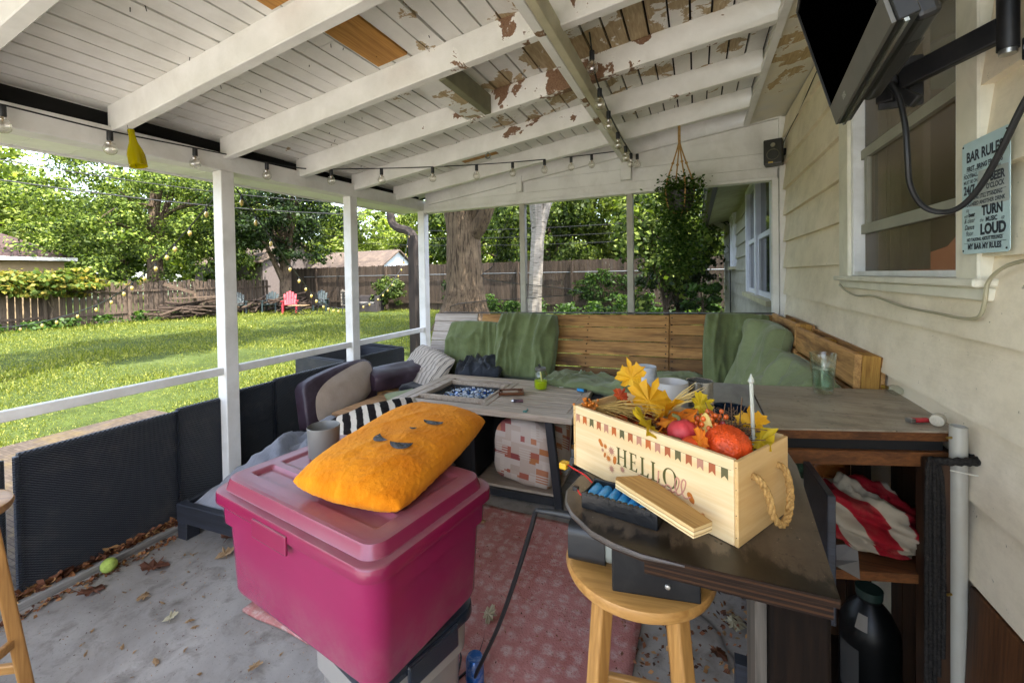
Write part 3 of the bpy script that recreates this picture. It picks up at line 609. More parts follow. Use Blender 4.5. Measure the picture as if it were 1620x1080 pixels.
# fences
def fencemat(name, c1, c2): return wood(name, c1, c2, 2, 4, .9, var=.45, dark='#4a4038')
def fence(name, label, a, b, h, w, gap, m, jag=.02, rails=(.35, 1.2), rside=1, dog=False, postsp=2.4):
    T = thing(name, label, 'fence', (a[0], a[1], GZ-.05)); a = Vector((a[0], a[1], 0)); b = Vector((b[0], b[1], 0)); d = (b-a); L = d.length; d.normalize(); nr = Vector((-d.y, d.x, 0))*rside
    mb = MB(); k = int(L/(w+gap))
    for i in range(k):
        s = i*(w+gap); hh = h+random.uniform(-jag, jag); tl = random.uniform(-.012, .012); p = d*s; q = d*(s+w); dz = random.uniform(-.006, .006)
        o = nr*dz; th = nr*.018
        pts = [p+o, q+o, q+o+th, p+o+th]
        if dog:
            c1 = .03; base = [p+o, q+o, q+o+Vector((0, 0, hh-c1)), q+o-d*c1+Vector((0, 0, hh)), p+o+d*c1+Vector((0, 0, hh)), p+o+Vector((0, 0, hh-c1))]
            n = 6; vs = base+[x+th for x in base]; mb.add(vs, [tuple(range(n)), tuple(range(2*n-1, n-1, -1))]+[(j, n+j, n+(j+1) % n, (j+1) % n) for j in range(n)])
        else:
            mb.hexa(pts+[x+Vector((0, 0, hh+(tl if j in (0, 3) else -tl)))+d*tl for j, x in enumerate(pts)])
    mb.obj('board_panel', m, T)
    mb = MB()
    for z in rails: mb.bar(-nr*.03+Vector((0, 0, z)), d*L-nr*.03+Vector((0, 0, z)), .04, .085)
    mb.obj('rail', m, T)
    mb = MB()
    for i in range(int(L/postsp)+1): p = d*min(i*postsp, L-.05)-nr*.07; mb.box(p.x-.045, p.x+.045, p.y-.045, p.y+.045, -.1, h-.05)
    mb.obj('post', m, T); return T
fence('fence', 'weathered left fence of loose grey vertical boards with gaps', (-21, -5), (-21, 15.6), 1.62, .145, .035, fencemat('grey_fence', '#5b4d40', '#352a22'), .05, (.4, 1.25), 1)
BF = fence('fence', 'tall brown board fence running across the back of the yard', (-21.5, 17), (3.2, 17), 2.22, .135, .006, fencemat('brown_fence', '#4a3d31', '#2b221b'), .025, (.4,), 1, True)
fr = MB(); fr.tube([(-20, 16.93, 1.58), (2, 16.93, 1.56)], .02, 6); fr.v = [(p[0]+21.5, p[1]-17, p[2]-(GZ-.05)) for p in fr.v]; fr.obj('metal_rail', simple('galvanised', '#6e7274', .5, .5), BF)
# pole with curved limb
T = thing('pole', 'dark wooden pole with a crooked limb at its top, standing outside the corner post', 'pole', (-5.2, 7., GZ-.1))
MB().box(-.085, .085, -.085, .085, 0, 2.5).obj('post', wood('dark_pole', '#241d18', '#100c0a', 2, 3, .85, island=False), T, bevel=.02)
mb = MB(); mb.tube(smoothpts([(.02, 0, 1.9), (.06, 0, 2.35), (-.1, 0, 2.58), (-.36, .0, 2.66), (-.52, 0, 2.78), (-.56, 0, 3.0)], 5), [.08, .08, .08, .08]+[.085]*22, 8); mb.obj('limb', simple('dark_limb', '#2a211b', .9, var=.3, vs=20, bs=.5), T)
# neighbours
def gable(T, x0, x1, y0, y1, zb, ze, zr, wallm, roofm, along='x', over=.25, hip=0):
    mb = MB().box(x0, x1, y0, y1, zb, ze)
    if along == 'x' and not hip:
        ym = (y0+y1)/2
        for x in (x0, x1): mb.poly([(x, y0, ze), (x, y1, ze), (x, ym, zr)])
        r = MB(); r.hexa([(x0-over, y0-over, ze-.1), (x1+over, y0-over, ze-.1), (x1+over, ym, zr+.02), (x0-over, ym, zr+.02), (x0-over, y0-over, ze-.02), (x1+over, y0-over, ze-.02), (x1+over, ym, zr+.1), (x0-over, ym, zr+.1)])
        r.hexa([(x0-over, ym, zr+.02), (x1+over, ym, zr+.02), (x1+over, y1+over, ze-.1), (x0-over, y1+over, ze-.1), (x0-over, ym, zr+.1), (x1+over, ym, zr+.1), (x1+over, y1+over, ze-.02), (x0-over, y1+over, ze-.02)])
    else:
        xm = (x0+x1)/2; o = over; r = MB(); a, b = y0-o, y1+o
        A, B, C, D = (x0-o, a, ze), (x1+o, a, ze), (x1+o, b, ze), (x0-o, b, ze); E1, E2 = (xm, a+hip, zr), (xm, b-hip, zr)
        r.add([A, B, C, D, E1, E2], [(0, 1, 4), (1, 2, 5, 4), (2, 3, 5), (3, 0, 4, 5)])
        r.box(x0-o, x1+o, a, b, ze-.16, ze-.004)
    mb.obj('wall', wallm, T); return r.obj('roof', roofm, T)
M_shing = simple('brown_shingle', '#33221f', .9, var=.35, vs=14, dirt='#5a423a', ds=3, da=.5)
M_shing2 = simple('grey_brown_shingle', '#43372e', .9, var=.3, vs=16, dirt='#6b5c4c', ds=3, da=.5)
T = thing('neighbour_house', 'tan neighbour house with low brown hip roof behind the left fence', 'house', (-28, 4, GZ))
gable(T, -3, 3, -9, 5.0, 0, 2.65, 3.95, simple('tan_wall', '#8a7558', .8, var=.1), M_shing, 'y', .3, 1.6)
MB().box(3.001, 3.05, -4, 3.2, 0, 1.95).obj('garage_door', simple('grey_door', '#6f6b66', .6), T); MB().box(3.3, 3.38, -9.2, 5.3, 2.5, 2.64).obj('gutter', M_white, T)
T = thing('shed', 'garden shed with brown shingle roof and white gable behind the back fence', 'shed', (-18.5, 20, GZ))
gable(T, -2.6, 2.5, -1.55, 1.55, 0, 2.15, 3.1, simple('white_siding', '#b9c0c8', .6, var=.08), M_shing2, 'x', .18)
T = thing('neighbour_house', 'pinkish white house glimpsed through the branches behind the left fence', 'house', (-33, 24, GZ))
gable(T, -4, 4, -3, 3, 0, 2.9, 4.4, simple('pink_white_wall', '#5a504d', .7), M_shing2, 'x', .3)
T = thing('neighbour_house', 'low dark roof far behind the back fence, right of the birch', 'house', (-3.2, 33, GZ))
gable(T, -2.3, 2.3, -2, 2, 0, 2.5, 3.5, simple('grey_wall', '#8d8a86', .7), simple('dark_shingle', '#3d3835', .9), 'x', .3)
# utility wires
for i, (a, b, r, lab) in enumerate((((-19.5, .2, 4.95), (-14.6, 16.0, 4.55), .022, 'thick black utility cable crossing the left trees, lower of two'), ((-19.5, .2, 5.55), (-14.6, 16.0, 5.05), .015, 'thin utility cable crossing the left trees, upper of two'), ((-22, 18.4, 4.6), (4, 19.5, 3.9), .014, 'utility wire above the back fence, highest of three'), ((-22, 18.4, 4.2), (4, 19.5, 3.5), .012, 'utility wire above the back fence, middle of three'), ((-22, 18.4, 3.85), (4, 19.5, 3.1), .012, 'utility wire above the back fence, lowest of three'))):
    a, b = Vector(a), Vector(b); mb = MB(); mb.tube([a.lerp(b, k/10)-Vector((0, 0, .5*4*(k/10)*(1-k/10))) for k in range(11)], r, 5); tag(mb.obj('utility_wire', M_wire), lab, 'wire')
# plastic garden chairs
def gchair(name, label, m, loc, rz, group=None, adir=True):
    T = thing(name, label, 'chair', (loc[0], loc[1], GZ-.02), rz, group)
    mb = MB()
    for i in range(5):
        u = (i-2)*.115; tp = 1.02-.16*abs(i-2)**1.5*.3; mb.hexa([(u*.8-.048, .16, .36), (u*.8+.048, .16, .36), (u*.8+.048, .19, .36), (u*.8-.048, .19, .36), (u-.05, .38, tp), (u+.05, .38, tp), (u+.05, .41, tp), (u-.05, .41, tp)])
    mb.box(-.26, .26, .27, .29, .6, .66).obj('backrest', m, T, bevel=.008)
    mb = MB()
    for i in range(4): mb.hexa([(-.25, -.33+i*.125, .40-.02*i), (.25, -.33+i*.125, .40-.02*i), (.25, -.22+i*.125, .38-.02*i), (-.25, -.22+i*.125, .38-.02*i), (-.25, -.33+i*.125, .42-.02*i), (.25, -.33+i*.125, .42-.02*i), (.25, -.22+i*.125, .40-.02*i), (-.25, -.22+i*.125, .40-.02*i)])
    mb.obj('seat', m, T, bevel=.005)
    for s in (-1, 1):
        MB().box(s*.31-.055, s*.31+.055, -.38, .32, .56, .585).obj('armrest', m, T, bevel=.01)
        MB().hexa([(s*.28-.03, -.36, 0), (s*.28+.03, -.36, 0), (s*.28+.03, -.26, 0), (s*.28-.03, -.26, 0), (s*.28-.03, -.33, .56), (s*.28+.03, -.33, .56), (s*.28+.03, -.23, .56), (s*.28-.03, -.23, .56)]).obj('leg', m, T)
        MB().hexa([(s*.28-.03, .38, 0), (s*.28+.03, .38, 0), (s*.28+.03, .46, 0), (s*.28-.03, .46, 0), (s*.28-.03, .2, .56), (s*.28+.03, .2, .56), (s*.28+.03, .3, .56), (s*.28-.03, .3, .56)]).obj('leg', m, T)
    return T
M_red = simple('red_plastic', '#931825', .5); M_teal = simple('teal_plastic', '#0b1f1e', .5); M_teal2 = simple('sea_plastic', '#3f7075', .45)
gchair('garden_chair', 'red plastic adirondack chair in front of the woodpile', M_red, (-17.4, 13.9), R(48))
c0 = gchair('garden_chair', 'teal plastic garden chair second to the left of the red one', M_teal, (-19.7, 13.0), R(60), 'teal garden chairs')
dup(c0, (-18.7, 13.9, GZ-.02), R(40), 'teal plastic garden chair just left of the red one')
dup(c0, (-17.0, 15.3, GZ-.02), R(40), 'teal plastic garden chair behind the black metal chairs')
def mchair(label, loc, rz, src=[]):
    if src: return dup(src[0], (loc[0], loc[1], GZ-.02), rz, label)
    T = thing('metal_chair', label, 'chair', (loc[0], loc[1], GZ-.02), rz, 'black metal garden chairs'); src.append(T)
    mb = MB()
    for i in range(6): mb.bar((-.26, .2+.012*i, .48+.09*i), (.26, .2+.012*i, .48+.09*i), .012, .055)
    for i in range(5): mb.bar((-.22+.11*i, .185, .42), (-.22+.11*i, .27, .98), .05, .012, (0, 1, 0))
    mb.obj('backrest', M_metalblk, T); MB().box(-.27, .27, -.3, .2, .40, .43).obj('seat', M_metalblk, T)
    for s in (-1, 1):
        mb = MB(); mb.tube([(s*.28, .27, 1.0), (s*.28, .19, .42), (s*.28, .3, 0)], .016, 6); mb.obj('leg', M_metalblk, T)
        mb = MB(); mb.tube(smoothpts([(s*.3, .22, .66), (s*.3, -.2, .66), (s*.3, -.3, .6), (s*.29, -.28, .4), (s*.29, -.3, 0)], 4), .016, 6); mb.obj('leg', M_metalblk, T)
    return T
mchair('black metal garden chair to the right of the red chair', (-15.5, 13.9), R(165)); mchair('black metal garden chair just left of the second post, partly hidden', (-14.35, 14.6), R(200))
T = thing('garden_sofa', 'dark wicker garden couch against the brown back fence', 'sofa', (-14.3, 15.6, GZ-.02), R(15))
M_wick = simple('brown_wicker', '#2e2826', .8, var=.3, vs=30, bs=.5)
MB().box(-.55, .55, -.4, .4, 0, .35).obj('seat', M_wick, T, bevel=.02); MB().box(-.55, .55, .25, .4, .35, .75).obj('backrest', M_wick, T, bevel=.02); MB().box(-.65, -.55, -.4, .4, 0, .6).obj('armrest', M_wick, T); MB().box(.55, .65, -.4, .4, 0, .75).obj('armrest', M_wick, T)
MB().box(-.54, .5, -.38, .24, .352, .45).obj('cushion', simple('grey_cushion', '#4f4d4a', .9), T, bevel=.03)
T = thing('board', 'pale slatted panel leaning on the fence behind the black chairs', 'panel', (-16.6, 16.6, GZ)); mb = MB()
for i in range(5): mb.box(-.4, .4, 0, .03, .15+.17*i, .28+.17*i)
mb.box(-.35, -.28, .03, .06, 0, 1.0).box(.28, .35, .03, .06, 0, 1.0).obj('slat_panel', wood('pale_slats', '#9c9184', '#6f665b', 0, 4), T)
T = thing('camp_table', 'small wooden folding table beside the red chair', 'table', (-16.2, 13.4, GZ-.02), R(20)); MB().box(-.4, .4, -.2, .2, .40, .43).obj('tabletop', wood('tabletop_tan', '#8a7356', '#5f4c36', 0, 4), T)
for s in (-1, 1): mb = MB(); mb.bar((-.32, s*.15, 0), (.32, s*.15, .4), .03, .03); mb.bar((.32, s*.12, 0), (-.32, s*.12, .4), .03, .03); mb.obj('leg', M_metalblk, T)
# woodpile and brush
def pile(name, label, loc, sx, sy, h, n, seed):
    g = random.Random(seed); mb = MB()
    for i in range(n):
        a = g.uniform(-.5, .5); x, y = g.uniform(-sx, sx), g.uniform(-sy, sy); z = g.uniform(.03, h)*(1-.5*abs(x)/sx); L = g.uniform(.3, 1.1); yaw = R(80)+g.uniform(-.7, .7); d = Vector((math.cos(yaw), math.sin(yaw), g.uniform(-.25, .25)))*L
        c = Vector((x, y, z))
        if g.random() < .5: mb.bar(c-d, c+d, g.uniform(.06, .16), g.uniform(.025, .05))
        else: mb.tube([c-d, c+d*.2+Vector((0, 0, .03)), c+d], g.uniform(.02, .06), 6)
    o = mb.obj(name, wood('pile_'+str(seed), '#43362b', '#221811', 1, 4, .9, var=.5)); o.location = (loc[0], loc[1], GZ); o.rotation_euler = (0, 0, loc[2]); return tag(o, label, 'wood pile')
pile('wood_pile', 'heap of old boards and branches against the left fence', (-19.6, 11.1, R(-5)), .5, .95, .75, 42, 3)
pile('wood_pile', 'heap of scrap wood behind the teal and red chairs', (-19.2, 15.0, R(20)), 1.2, 1.7, .85, 70, 4)
mb = MB(); mb.bar((-19.6, 10.2, .75), (-18.8, 12.0, .78), .5, .04); mb.bar((-19.9, 10.1, 1.35), (-19.3, 10.9, .95), .06, .12); mb.bar((-19.3, 10.9, .95), (-19.25, 10.9, .6), .08, .08); tag(mb.obj('broken_table', wood('broken_wood', '#57483a', '#372b22', 1, 4, .9)), 'broken wooden table top lying on the left heap of boards', 'table')
# outside string lights
M_led = simple('amber_bulb', '#b59a4a', .3, var=.1, **{'Transmission Weight': .25}); M_sock = simple('black_socket', '#161618', .5)
def ostring(label, pts, nb, seed):
    T = thing('string_light', label, 'string light', pts[0]); o = Vector(pts[0]); s = [p-o for p in smoothpts(pts, 10)]
    mb = MB(); mb.tube(s, .0055, 6); mb.obj('wire', M_wire, T)
    for i in range(nb):
        p = s[int((i+.6)/nb*(len(s)-1))]; mb = MB(); mb.lathe([(.0, 0), (.008, 0), (.008, -.03), (0, -.03)], p, 8); so = mb.obj('socket', M_sock, T)
        mb = MB(); mb.lathe([(.008, -.03), (.014, -.042), (.015, -.053), (.010, -.070), (0, -.078)], p, 10); mb.obj('bulb', M_led, so)
ostring('string of amber bulbs sloping down to the left outside the left bay', [(-3.12, 1.98, 2.13), (-4.15, 2.2, 1.78), (-5.2, 2.4, 1.47), (-6.5, 2.55, 1.16), (-8.5, 2.6, .88), (-10.5, 2.4, .78)], 18, 1)
ostring('string of amber bulbs sagging from the eave to the dark pole', [(-3.1, 2.05, 2.13), (-4.1, 3.4, 1.48), (-4.9, 4.5, 1.08), (-5.2, 5.3, .98), (-5.2, 6.0, 1.15), (-5.2, 6.6, 1.65), (-5.21, 6.88, 2.35)], 27, 2)
# ------------------------------------------------------------------ pallet sofa
M_pal = wood('pallet_wood', '#ae834e', '#77502b', 0, 5, .65, var=.5, dark='#38231a')
M_palg = wood('grey_pallet_wood', '#b5aaa2', '#857a72', 0, 5, .8, var=.25)
M_palY = wood('pallet_wood_along', '#bd9058', '#82572f', 1, 5, .65, var=.25, dark='#3b2614')
M_palT = wood('pale_pallet_wood', '#b58f68', '#86603f', 0, 5, .6, var=.2)
M_green = fabric('green_cotton', '#6f7a51', '#596240', 300, fold=7); M_green2 = fabric('light_green_cotton', '#838d67', '#6d7652', 300, fold=7)
M_navy = fabric('dark_navy_cloth', '#23222a', '#121116', 240, fold=6); M_slate = fabric('slate_cloth', '#3c4048', '#26292f', 240, fold=9)
M_sheet = fabric('grey_sheet', '#85878f', '#666973', 420, fold=5); M_sage = fabric('sage_pad', '#8b9468', '#727b52', 300)
def dzx(x): return .016*(x+2.5)
T = thing('pallet_sofa', 'built-in corner sofa of reclaimed pallet boards with brown plank backrest', 'sofa', (0, 0, 0))
# backrest, leaning back; rows of boards
rows = [(.955, 1.062), (.842, .950), (.726, .836), (.622, .720), (.50, .615)]
def brow(mb, xa, xb, z0, z1, off=0, th=.022, jit=.004):
    def y(z): return 3.58+(z-.5)*.40+off
    j = random.uniform(-jit, jit); a0, a1 = z0+dzx(xa), z1+dzx(xa); b0, b1 = z0+dzx(xb), z1+dzx(xb)
    mb.hexa([(xa, y(z0)+j, a0), (xb, y(z0)+j, b0), (xb, y(z0)+j+th, b0), (xa, y(z0)+j+th, a0), (xa, y(z1)+j, a1), (xb, y(z1)+j, b1), (xb, y(z1)+j+th, b1), (xa, y(z1)+j+th, a1)])
mb = MB(); mg = MB()
for z0, z1 in [(.99, 1.062), (.885, .985), (.80, .88), (.70, .795), (.60, .695), (.50, .595)]: brow(mg, -2.56+random.uniform(0, .02), -2.02+random.uniform(-.2, .12), z0, z1)
for z0, z1 in rows: brow(mb, -1.98+random.uniform(-.03, .03), -.215, z0, z1+random.uniform(-.004, .001)); 
for z0, z1 in [(.985, 1.065), (.90, .98), (.81, .895), (.72, .805), (.60, .715), (.5, .595)]: brow(mb, -.208, .56, z0, z1, .006)
mg.obj('backrest', M_palg, T, bevel=.003, seg=1); mb.obj('backrest', M_pal, T, bevel=.003, seg=1)
mb = MB()
for x in (-2.4, -1.6, -.95, -.24, .3): 
    mb.hexa([(x, 3.612, .4), (x+.06, 3.612, .4), (x+.06, 3.69, .4), (x, 3.69, .4), (x, 3.855, 1.05+dzx(x)), (x+.06, 3.855, 1.05+dzx(x)), (x+.06, 3.905, 1.05+dzx(x)), (x, 3.905, 1.05+dzx(x))])
mb.obj('backrest_frame', M_palY, T)
mb = MB(); mb.hexa([(-2.5, 3.812, 1.066), (.56, 3.812, 1.12), (.56, 3.9, 1.12), (-2.5, 3.9, 1.066), (-2.5, 3.812, 1.072), (.56, 3.812, 1.126), (.56, 3.9, 1.126), (-2.5, 3.9, 1.072)]); mb.obj('backrest_cap', simple('dark_cap', '#332a24', .7), T)
nl = MB()
for x in (-.9, -.24, -.19, -1.75):
    for z0, z1 in rows:
        for zz in (z0+.025, z1-.025): 
            yy = 3.58+(zz-.5)*.40; nl.tube([(x+random.uniform(-.006, .006), yy-.006, zz+dzx(x)), (x, yy+.004, zz+dzx(x))], .005, 6)
nl.obj('nail_head', M_dark, T)
# seat decks
mb = MB()
for i in range(6): y = 2.95+i*.108; mb.box(-2.6, .5, y, y+.1, .44, .462)
mb.box(-2.6, .5, 2.93, 2.96, .2, .44).box(-.1, .5, 1.95, 2.95, .44, .47).obj('seat', M_pal, T)
# left bench: short pallet facing the camera
mb = MB(); 
for i in range(7): y = 2.325+i*.098; mb.box(-2.50, -1.55, y, y+.092, .435, .455)
mb.box(-2.50, -1.55, 2.325, 2.35, .34, .432)
mb.box(-2.50, -2.42, 2.36, 2.95, .34, .432).obj('seat', M_palT, T, bevel=.004, seg=1)
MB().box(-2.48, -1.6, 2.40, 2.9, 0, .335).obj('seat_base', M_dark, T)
# right hand backrest: two pallets leaning on the house wall
T2 = thing('leaning_pallet', 'pallet on edge against the house wall, nearer of two, rough end grain block showing', 'pallet', (.56, 1.98, 0), R(0))
def palback(T, L, yaw):
    mb = MB(); mb.box(-.012, .012, 0, L, 1.0, 1.13).box(-.012, .01, 0, L, .86, .985).box(-.012, .01, 0, L, .72, .845).obj('front_board', M_palY, T, bevel=.003, seg=1)
    each('spacer_block', wood('end_grain_block', '#b08540', '#835a28', 2, 8, .8, var=.15, island=False), T, ((.013, .07, 0, .09, .99, 1.128), (.013, .07, L*.55, L*.55+.09, .99, 1.12), (.013, .07, .0, .09, .72, .985)), bevel=.004, seg=1)
    MB().box(.071, .083, 0, L, 1.0, 1.125).box(.071, .083, 0, L, .85, .95).obj('rear_board', M_palY, T)
palback(T2, .88, 0); T2.rotation_euler = (0, R(3), R(1.6))
T2.location = (.498, 1.97, .005)
T3 = thing('leaning_pallet', 'pallet on edge against the house wall, farther of two, next to the corner board', 'pallet', (.52, 2.89, .0))
palback(T3, .68, 0); T3.rotation_euler = (0, R(3), R(1.5)); T3.location = (.472, 2.87, .02)
# dark cover over the seat mattress, wrinkled and draped over the front edge
mb = MB(); P = []
for j in range(25):
    v = j/24; row = []
    for i in range(91):
        x = -2.35+i*2.85/90; 
        if v < .75: y = 3.62-(v/.75)*.70; z = .50+dzx(x)+.016*fbm(x, y, 1, 4, 4)+.012*abs(nz(x, y, 4, 7))
        else: s = (v-.75)/.25; y = 2.92-.02*math.sin(s*PI)-.015*nz(x, s, 2, 6); z = .50+dzx(x)-.28*s-.02*nz(x, 3, 1, 3)
        row.append((x, y, z))
    P.append(row)
mb.grid(P, True, True); mb.sharp = 0; tag(mb.obj('mattress_cover', M_navy, solid=.008), 'dark rumpled cloth cover spread over the pallet sofa seat', 'cover')
def cush(name, label, cat, m, w, d, h, loc, rot, group=None, **k):
    cu_ = cushion(w, d, h, **k); o = cu_.obj(name, m); sm_ = MB(); n_ = 46; V_ = cu_.v; rim = [V_[i*(n_+1)] for i in range(n_+1)]+[V_[n_*(n_+1)+j] for j in range(1, n_+1)]+[V_[i*(n_+1)+n_] for i in range(n_-1, -1, -1)]+[V_[j] for j in range(n_-1, -1, -1)]; sm_.tube(rim, .0042, 6, False); weld(o); sm_.obj('piping', m, o); o.location = loc; o.rotation_euler = Euler(rot, 'XYZ'); return tag(o, label, cat, group)
gc = 'green sofa cushions'
cush('back_cushion', 'green back cushion leaning at the left beside the grey planks', 'cushion', M_green, .56, .54, .15, (-1.99, 3.59, .755), (R(70), 0, R(3)), gc, seed=1, wr=.042, ws=4.5, edge=5, pinch=.3, stretch=(1.2, .5))
cush('back_cushion', 'tall green back cushion with vertical creases left of the brown planks', 'cushion', M_green, .60, .60, .17, (-1.43, 3.57, .815), (R(72), 0, R(-2)), gc, seed=2, wr=.055, ws=5, edge=7, pinch=.25, stretch=(1.7, .35))
cush('seat_cushion', 'wide flat tufted green seat cushion behind the jar', 'cushion', M_green2, .80, .50, .085, (-.72, 3.3, .585), (R(-5), R(3), R(-3)), gc, seed=3, wr=.04, ws=6, edge=4, pinch=.35)
cush('seat_cushion', 'green seat cushion directly behind the white bowls', 'cushion', M_green2, .50, .46, .10, (-.16, 3.44, .60), (R(-3), 0, R(2)), gc, seed=4, wr=.036, ws=6, edge=4, pinch=.35)
cush('seat_cushion', 'small green seat cushion half hidden beside the jar', 'cushion', M_green, .5, .42, .06, (-1.02, 3.42, .56), (R(-2), 0, R(6)), gc, seed=5, wr=.022, ws=6, edge=4)
cush('back_cushion', 'dark green draped back cushion in the right corner of the back planks', 'cushion', M_green, .46, .62, .13, (.27, 3.55, .84), (R(72), R(0), R(-6)), gc, seed=6, wr=.06, ws=4.5, edge=7, pinch=.25, stretch=(1.8, .3))
cush('back_cushion', 'lighter green cushion turned edge-on against the right wall pallets', 'cushion', M_green2, .58, .60, .16, (.36, 3.12, .84), (R(74), 0, R(-82)), gc, seed=7, wr=.05, ws=5, edge=6, pinch=.28, stretch=(1.6, .4))
cush('back_cushion', 'long creased green cushion slumped against the nearer wall pallet', 'cushion', M_green2, .78, .58, .17, (.345, 2.30, .77), (R(64), 0, R(-87)), gc, seed=8, wr=.062, ws=4.5, edge=5, pinch=.3, stretch=(2.0, .4))
t = NT('striped_ticking'); v = t.tc(); sp = t.new('ShaderNodeSeparateXYZ'); t.link(v, sp.inputs[0])
wv = t.math('FRACT', t.math('MULTIPLY', sp.outputs[0], 22.)); t.col(t.ramp(wv, [(.0, hx('#b7ada2')), (.45, hx('#b7ada2')), (.46, hx('#3b3d48')), (.55, hx('#3b3d48')), (.56, hx('#a79c90')), (.72, hx('#a79c90')), (.73, hx('#5a5c66')), (.78, hx('#5a5c66')), (.79, hx('#b7ada2'))], 'CONSTANT')); t.set(.95, spec=.1); t.bump(t.noise(v, 200, 2), .3, .003)
cush('pillow', 'grey and white striped pillow at the left end of the sofa', 'pillow', t.m, .62, .40, .16, (-2.33, 3.28, .60), (R(48), R(8), R(-24)), seed=9, wr=.02, ws=5, pinch=.5)
cush('pillow', 'crumpled slate blue pillow lying in front of the green back cushions', 'pillow', M_slate, .44, .30, .17, (-1.83, 3.42, .60), (R(18), R(-6), R(12)), seed=10, wr=.05, ws=7, pinch=.45)
cush('seat_pad', 'sage green seat pad under the purple bolster', 'pad', M_sage, .5, .6, .06, (-2.02, 2.86, .485), (0, 0, R(-35)), seed=12, wr=.01, ws=5, edge=3)
M_purp = simple('purple_vinyl', '#33232f', .5, var=.35, vs=5, bs=.3, bscale=18, dirt='#6a6170', ds=4, da=.35)
def rbox(name, label, m, L, W, H, loc, rot, seed=0, cat='bolster'):
    mb = MB(); n = 40; P = []
    for i in range(n+1):
        u = -1+2*i/n; k = (1-abs(u)**14)**.25; row = []
        for j in range(33):
            a = 2*PI*j/32; c, s = math.cos(a), math.sin(a); q = 1/((abs(c)**5+abs(s)**5)**.2)
            row.append((u*L/2, c*q*W/2*k*(1+.03*fbm(u*3, a, seed, 1.2, 3)), s*q*H/2*k*(1+.07*fbm(u*4, a*1.2, seed+3, 1.3, 3))))
        P.append(row)
    mb.grid(P, True, True); o = mb.obj(name, m); weld(o, .0015); o.location = loc; o.rotation_euler = rot; return tag(o, label, cat)
rbox('bolster', 'dark purple vinyl bolster cushion lying along the left bench', M_purp, .86, .27, .165, (-2.44, 3.22, .575), (R(8), R(-2), R(66)), 3)
# arched sofa cushion with beige face, leaning on the wicker panels
T = thing('sofa_cushion', 'arched sofa cushion with purple edge and beige face leaning on the wicker panels', 'cushion', (-2.66, 2.22, .33), 0, rot=(R(0), R(-9), R(-4)))
out = [(0, .0)]+[(.0, .30), (.03, .345), (.12, .372), (.3, .405), (.5, .425), (.62, .42), (.68, .38), (.70, .30), (.70, .08), (.66, .06)]
def yz(poly, x0, x1, sc=(1, 1), o=(0, 0)):
    M = Matrix(((0, 0, 1, 0), (1, 0, 0, 0), (0, 1, 0, 0), (0, 0, 0, 1))); return MB().prism([(a*sc[0]+o[0], b*sc[1]+o[1]) for a, b in poly], x0, x1, M)
yz(out, -.07, .05).obj('cushion_body', M_purp, T, bevel=.022, seg=4, smooth=True)
mb = MB(); P = []
for i in range(19):
    r = i/18; row = []
    for j in range(49):
        a = 2*PI*j/48; c, s = math.cos(a), math.sin(a); q = 1/((abs(c)**3.2+abs(s)**3.2)**(1/3.2))
        y = .375+c*q*r*.295; zc = .205+.075*((y-.375)/.3); z = zc+s*q*r*.168; row.append((.052+.045*(1-r**4)+.004*fbm(y*6, z*6, 1, 1, 3), y, z))
    P.append(row)
mb.grid(P, True); mb.obj('cushion_face', fabric('beige_cloth', '#a8988a', '#8d7d70', 300, fold=4), T)
# wicker panels along the left side
t = NT('navy_wicker'); v = t.tc(); sp = t.new('ShaderNodeSeparateXYZ'); t.link(v, sp.inputs[0])
def sw(o, f, ph=0): return t.math('SINE', t.math('ADD', t.math('MULTIPLY', o, f), ph))
pr = t.math('MULTIPLY', sw(sp.outputs[1], 330.), sw(sp.outputs[2], 560.)); h = t.math('ADD', t.math('MULTIPLY', pr, .5), .5)
t.col(t.mix(t.ramp(t.noise(v, 6, 10, .75), [(.50, 0), (.72, .42)]), t.ramp(h, [(.15, hx('#04060a')), (.8, hx('#262d3b'))]), hx('#5c5750'))); t.set(.35, spec=.5); t.bump(h, 1., .012)
hole = t.ramp(t.math('MULTIPLY', t.ramp(h, [(.02, 1), (.06, 0)]), t.ramp(t.noise(v, 7, 3), [(.56, 0), (.6, 1)])), [(.5, 0), (.6, 1)])
tr = t.new('ShaderNodeBsdfTransparent'); mx = t.new('ShaderNodeMixShader'); t.link(hole, mx.inputs[0]); t.link(t.b.outputs[0], mx.inputs[1]); t.link(tr.outputs[0], mx.inputs[2]); t.link(mx.outputs[0], t.out.inputs[0]); M_wicker = t.m
def panel(label, y0, y1, ztop, lean=.0, x=-2.842, z0=.038):
    T = thing('wicker_divider', label, 'panel', (x, (y0+y1)/2, 0), 0, 'dark wicker panels along the left side'); w = (y1-y0)/2
    MB().hexa([(-.012, -w, z0), (.012, -w, z0), (.012, w, z0), (-.012, w, z0), (-.012-lean, -w, ztop), (.012-lean, -w, ztop), (.012-lean, w, ztop), (-.012-lean, w, ztop)]).obj('woven_sheet', M_wicker, T)
    mb = MB(); q = [(0, -w, z0), (-lean, -w, ztop), (-lean, w, ztop), (0, w, z0)]
    mb.tube(q[:2], .016, 8); mb.tube(q[1:3], .016, 8); mb.tube(q[2:], .016, 8); mb.obj('rim', M_wicker, T)
panel('narrow dark wicker panel at the far left edge of the picture', -.2, .79, .665); panel('wide dark wicker panel left of the first post', .845, 1.475, .667)
panel('dark wicker panel between the wide one and the first post', 1.49, 1.73, .68); panel('dark wicker panel just right of the first post', 1.835, 2.105, .70); panel('dark wicker panel behind the arched beige cushion', 2.125, 2.80, .712)
T = thing('wicker_box', 'open dark wicker box outside the second post', 'box', (-3.22, 3.28, GZ), R(-4))
M_wick2 = M_wicker
